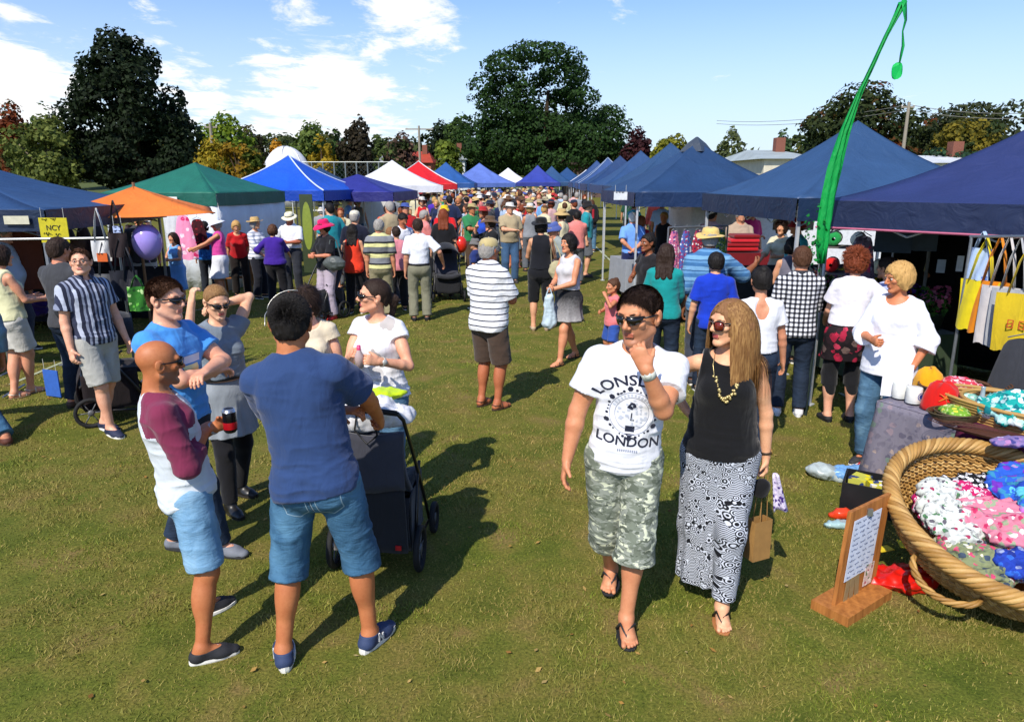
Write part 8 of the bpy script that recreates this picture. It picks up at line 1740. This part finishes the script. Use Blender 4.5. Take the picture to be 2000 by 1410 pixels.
    tote('bright green leaf-patterned bag standing by the display rail', at(268, 560, 7.6), .22, .26, '#3a8a2c', 6, .12, floral('#2a6a22', ('#5aa83c', '#a8c888', '#1c4a1c'), 22, .4), group='bags on the display rail', seed=9, fringe=False)
    hang('pink and white dress with hot pink straps held up for viewing', 356, 418, 14.2, .46, .85, floral('#e890b4', ('#f0d8e4', '#d8306c', '#e890b4'), 10, .4), 'dress', 0, 3); hang('dark red floral dress under the edge of the orange umbrella', 384, 425, 14.6, .40, .6, floral('#3c0c14', ('#8c1c24', '#2a0a0e'), 18, .4), 'dress', 0, 5)
    hang('white blouse hanging at the umbrella edge', 335, 405, 14.8, .36, .5, cloth('#ccced0'), 'shirt', 0, 6)
    def sign(lab, px, py, Y, w, h, c, txt, ink='#20221c', rz=0, size=.09):
        p = at(px, py, Y); root = thing('sign', lab, 'sign', tuple(p), R(rz)); b = MB(); b.box((0, 0, 0), (w, .012, h)); pn = b.build('panel', plain('card', c, .7), root)
        for i, ln in enumerate(txt):
            if ln == '~': scribble('writing', plain('marker', ink, .8), pn, A3(-w * .42, -.008, h * .32 - i * h * .3), A3(1, 0, 0), A3(0, 0, 1), w * .8, h * .22, 1, i + 3, .004, .004, .5); continue
            cu = bpy.data.curves.new('t', 'FONT'); cu.body = ln; cu.size = size; cu.align_x = 'CENTER'; cu.extrude = .002; o = bpy.data.objects.new('t', cu); COL.objects.link(o); bpy.context.view_layer.update(); me = bpy.data.meshes.new_from_object(o.evaluated_get(bpy.context.evaluated_depsgraph_get())); bpy.data.objects.remove(o); me.materials.append(plain('marker', ink, .8)); t = bpy.data.objects.new('writing', me); COL.objects.link(t); t.parent = pn; t.location = (0, -.010, h * .30 - i * h * .3); t.rotation_euler = (math.pi / 2, 0, 0)
        b = MB(); b.tube([(-w * .4, 0, h / 2), (-w * .4, 0, h / 2 + .12)], .003, 4); b.tube([(w * .4, 0, h / 2), (w * .4, 0, h / 2 + .12)], .003, 4); b.build('cord', plain('string', '#c8c8c0', .8), root); return root
    sign('large yellow handwritten sign hanging under the nearest left marquee', 106, 450, 8.9, .36, .30, '#b8ac10', ['~', 'NCY', '~'], rz=-4); sign('small orange sign among the bags behind the man with glasses', 200, 503, 7.7, .11, .09, '#c85a1c', ['~']); sign('small pale blue notice pinned beside the umbrella pole', 231, 454, 8.4, .11, .14, '#a9b8dc', ['~', '~', '~'])
    sign('white notice under the vent-capped marquee', 1212, 383, 13.2, .24, .14, '#cfd2d4', ['~']); sign('blue and yellow flyer leaning on the grass at the left', 92, 690, 7.6, .22, .30, '#2c5cb0', [], rz=-20).location.z = .17
    def table(lab, x, y, L, D, rz, cl, H=.74):
        root = thing('stall_table', lab, 'table', (x, y, 0), R(rz), 'stall tables'); b = MB(); b.box((0, 0, H), (L, D, .03)); b.build('tabletop', plain('table_board', '#6a5c4a', .7), root)
        for sx in (-1, 1):
            for sy in (-1, 1): b = MB(); b.box((sx * (L / 2 - .06), sy * (D / 2 - .06), H / 2 - .01), (.035, .035, H - .02)); b.build('leg', st, root)
        b = MB(); 
        for (p_, q_) in (((-1, -1), (1, -1)), ((1, -1), (1, 1)), ((1, 1), (-1, 1)), ((-1, 1), (-1, -1))): b.sheet(lambda u, v: ((p_[0] + (q_[0] - p_[0]) * u) * (L / 2 + .01 + .02 * v + .012 * v * math.sin(u * 20)), (p_[1] + (q_[1] - p_[1]) * u) * (D / 2 + .01 + .02 * v + .012 * v * math.sin(u * 16)), H + .02 - (H - .1) * v), 20, 4)
        b.sheet(lambda u, v: ((u - .5) * (L + .02), (v - .5) * (D + .02), H + .021), 2, 2); b.build('cloth_cover', cloth(cl), root, True); return Matrix.Translation((x, y, 0)) @ Matrix.Rotation(R(rz), 4, 'Z')
    table('navy-covered table in the nearest left stall', -7.6, 8.2, 2.0, .7, 4, '#171c34'); table('dark-covered table below the clothes rail', -8.2, 11.6, 1.8, .6, 12, '#1c1a20')
    M = table('long green-covered flower table under the slate-navy marquee', 4.15, 8.55, 2.4, .7, -78, '#2c3c24'); rr = random.Random(5)
    cols = [('yellow', '#c8a818', '#e0d040'), ('pink', '#b8406c', '#e08ca8'), ('white', '#c8c8c0', '#e4e4dc'), ('orange', '#c85a14', '#e08c3c'), ('red', '#a01420', '#c83c3c'), ('purple', '#5c2c8c', '#8c5cb8'), ('leafy green', '#1c3c14', '#4c7a2c')]
    k = 0
    def flowers(x, y, z, r_, n_, c1, c2, lab):
        root = thing('flower_pot', lab, 'flowers', (x, y, z), 0, 'potted flowers on the flower stall'); b = MB(); b.lathe([(.001, 0), (.07, 0), (.10, .17), (.108, .175), (.10, .18), (.08, .16), (.001, .16)], (0, 0, 0), 14); b.build('pot', plain('green_plastic', '#1f2a20', .6), root, True)
        V, F = leaves([(0, 0, .26, r_, r_, .14)], 260, .045, n_); obj('foliage', V, F, leafm('#1c3c14', '#4c7a2c'), root, False); V, F = leaves([(0, 0, .34, r_ * 1.05, r_ * 1.05, .13)], 110, .055, n_ + 1, .85); obj('blossoms', V, F, leafm(c1, c2), root, False)
    rows = ('front', 'middle', 'back'); seen = {}
    for i in range(7):
        for j in range(3):
            n_, a_, c_ = cols[(i * 3 + j * 2) % 7]; q = M @ Vector((-1.0 + i * .33, -.22 + j * .22, .77)); end = ('far end', 'far end', 'far middle', 'middle', 'near middle', 'near end', 'near end')[i]; flowers(q.x, q.y, q.z, .13, i * 7 + j, a_, c_, f'pot of {n_} flowers in the {rows[j]} row, {("first", "second", "third", "fourth", "fifth", "sixth", "seventh")[6 - i]} from the near end')
    for i, (px, py) in enumerate(((1330, 640), (1365, 660), (1420, 680), (1462, 700), (1315, 610))): g = G(px, py); n_, a_, c_ = cols[(i * 2) % 7]; flowers(g[0] + .35, g[1] + .4, 0, .15, i + 60, a_, c_, f'pot of {n_} flowers standing on the grass, {("nearest", "second nearest", "third nearest", "fourth nearest", "farthest")[[3, 2, 1, 0, 4][i]]} of the pots behind the shoppers')
    # scarf rack, red stack, van
    M = rack('scarf rack beside the white van', 2.95, 11.5, 1.1, 1.62, 20)
    for i, (n_, m) in enumerate((('pink print', floral('#c86c8c', ('#e8dce0', '#5c3c7c'), 24, .42)), ('blue print', floral('#3c5ca0', ('#c8d0e0', '#8c2c5c'), 24, .42)), ('red print', floral('#a0243c', ('#dcd4d8', '#3c2c4c'), 24, .42)), ('grey print', floral('#8c909c', ('#dcdce0', '#5c3c5c'), 24, .42)), ('lime print', floral('#7c9c3c', ('#e0e4d0', '#3c5c7c'), 24, .42)))): q = M @ Vector((-.44 + i * .22, 0, 1.6)); garment(f'{n_} scarf on the rack beside the white van', q, .24, .95, m, 20, 'shirt', group='scarves on the rack', seed=i)
    M = table('small table of red folded jumpers behind the straw hat man', 4.3, 13.2, 1.4, .6, 0, '#6c1018', 1.05)
    for i, c in enumerate(('#b0141c', '#8c0f18', '#c0202c', '#7a0c14')):
        b = MB(); b.box((4.1 + .03 * i, 13.1, 1.13 + .075 * i), (.62 - .05 * i, .42, .07)); o = one(b, 'folded_jumper', cloth(c), f'{("bright red", "dark red", "crimson", "maroon")[i]} folded jumper, {("lowest", "second", "third", "topmost")[i]} of the stack on the small table', 'jumper', 'stack of red jumpers'); bevel(o, .03, 3)
    x, y = 6.1, 16.6; root = thing('van', 'white delivery van parked behind the right-hand marquees', 'van', (x, y, 0), R(4)); wp = plain('van_paint', '#d4d6da', .3); b = MB(); prof = [(-2.3, .35), (2.3, .35), (2.35, .9), (1.9, 1.15), (1.35, 1.95), (-2.25, 2.0), (-2.35, 1.9)]; V = [(px_, -.9, z) for px_, z in prof] + [(px_, .9, z) for px_, z in prof]; n = len(prof); b.add(V, [tuple(range(n)), tuple(range(2 * n - 1, n - 1, -1))] + [((i + 1) % n, i, n + i, n + (i + 1) % n) for i in range(n)]); bevel(b.build('body', wp, root), .06, 3)
    for sx in (-1.45, 1.45):
        for sy in (-.86, .86): b = MB(); b.lathe([(.12, -.1), (.32, -.1), (.34, -.07), (.34, .07), (.32, .1), (.12, .1)], (sx, sy, .34), 20, M=Matrix.Rotation(math.pi / 2, 3, 'X')); b.build('wheel', plain('tyre_rubber', '#111113', .8), root, True)
    for (cx, w_) in ((.9, .7), (-.1, .9)): b = MB(); b.box((cx, -.905, 1.5), (w_, .012, .42)); b.build('window', plain('window_glass', '#1c2024', .1), root)
    for i, (px, py, Y, w_, h_) in enumerate(((1255, 462, 12.5, 1.2, .7), (1190, 430, 15, 1.0, .6))): p = at(px, py, Y); table(('white-topped crate table', 'farther white stall table')[i] + ' under the vent-capped marquee', p[0] + .5, Y, w_, h_, -80, ('#a8acb0', '#8c9096')[i])
    # purple bag, folding chair at far left
    g = G(80, 660); lumps('big soft purple shopping bag at the left stall', 'bag', 'shopping_bag', (g[0], g[1], .35), 6, (.26, .20, .36), cloth('#2c1468'), 4, h=.02)
    root = thing('folding_chair', 'wooden folding chair with navy cloth over it at the left stall', 'chair', (-6.2, 7.2, 0), R(20)); wd = plain('dark_wood', '#5c3818', .5)
    for s in (-1, 1): b = MB(); b.bar((s * .22, .25, 0), (s * .22, -.15, .86), .016, 6); b.build('leg', wd, root); b = MB(); b.bar((s * .20, -.22, 0), (s * .20, .2, .46), .016, 6); b.build('leg', wd, root)
    b = MB(); b.box((0, 0, .46), (.44, .40, .025)); b.build('seat', wd, root); b = MB(); b.box((0, -.14, .80), (.44, .02, .12)); b.build('backrest', wd, root)
    q = (-6.2, 7.2, .46); lumps('navy cloth heaped on the wooden folding chair', 'cloth', 'navy_cloth', q, 5, (.30, .26, .16), cloth('#151b3c'), 6, h=.02)
basket_big(); near_stall(); banner(); carried(); stalls()
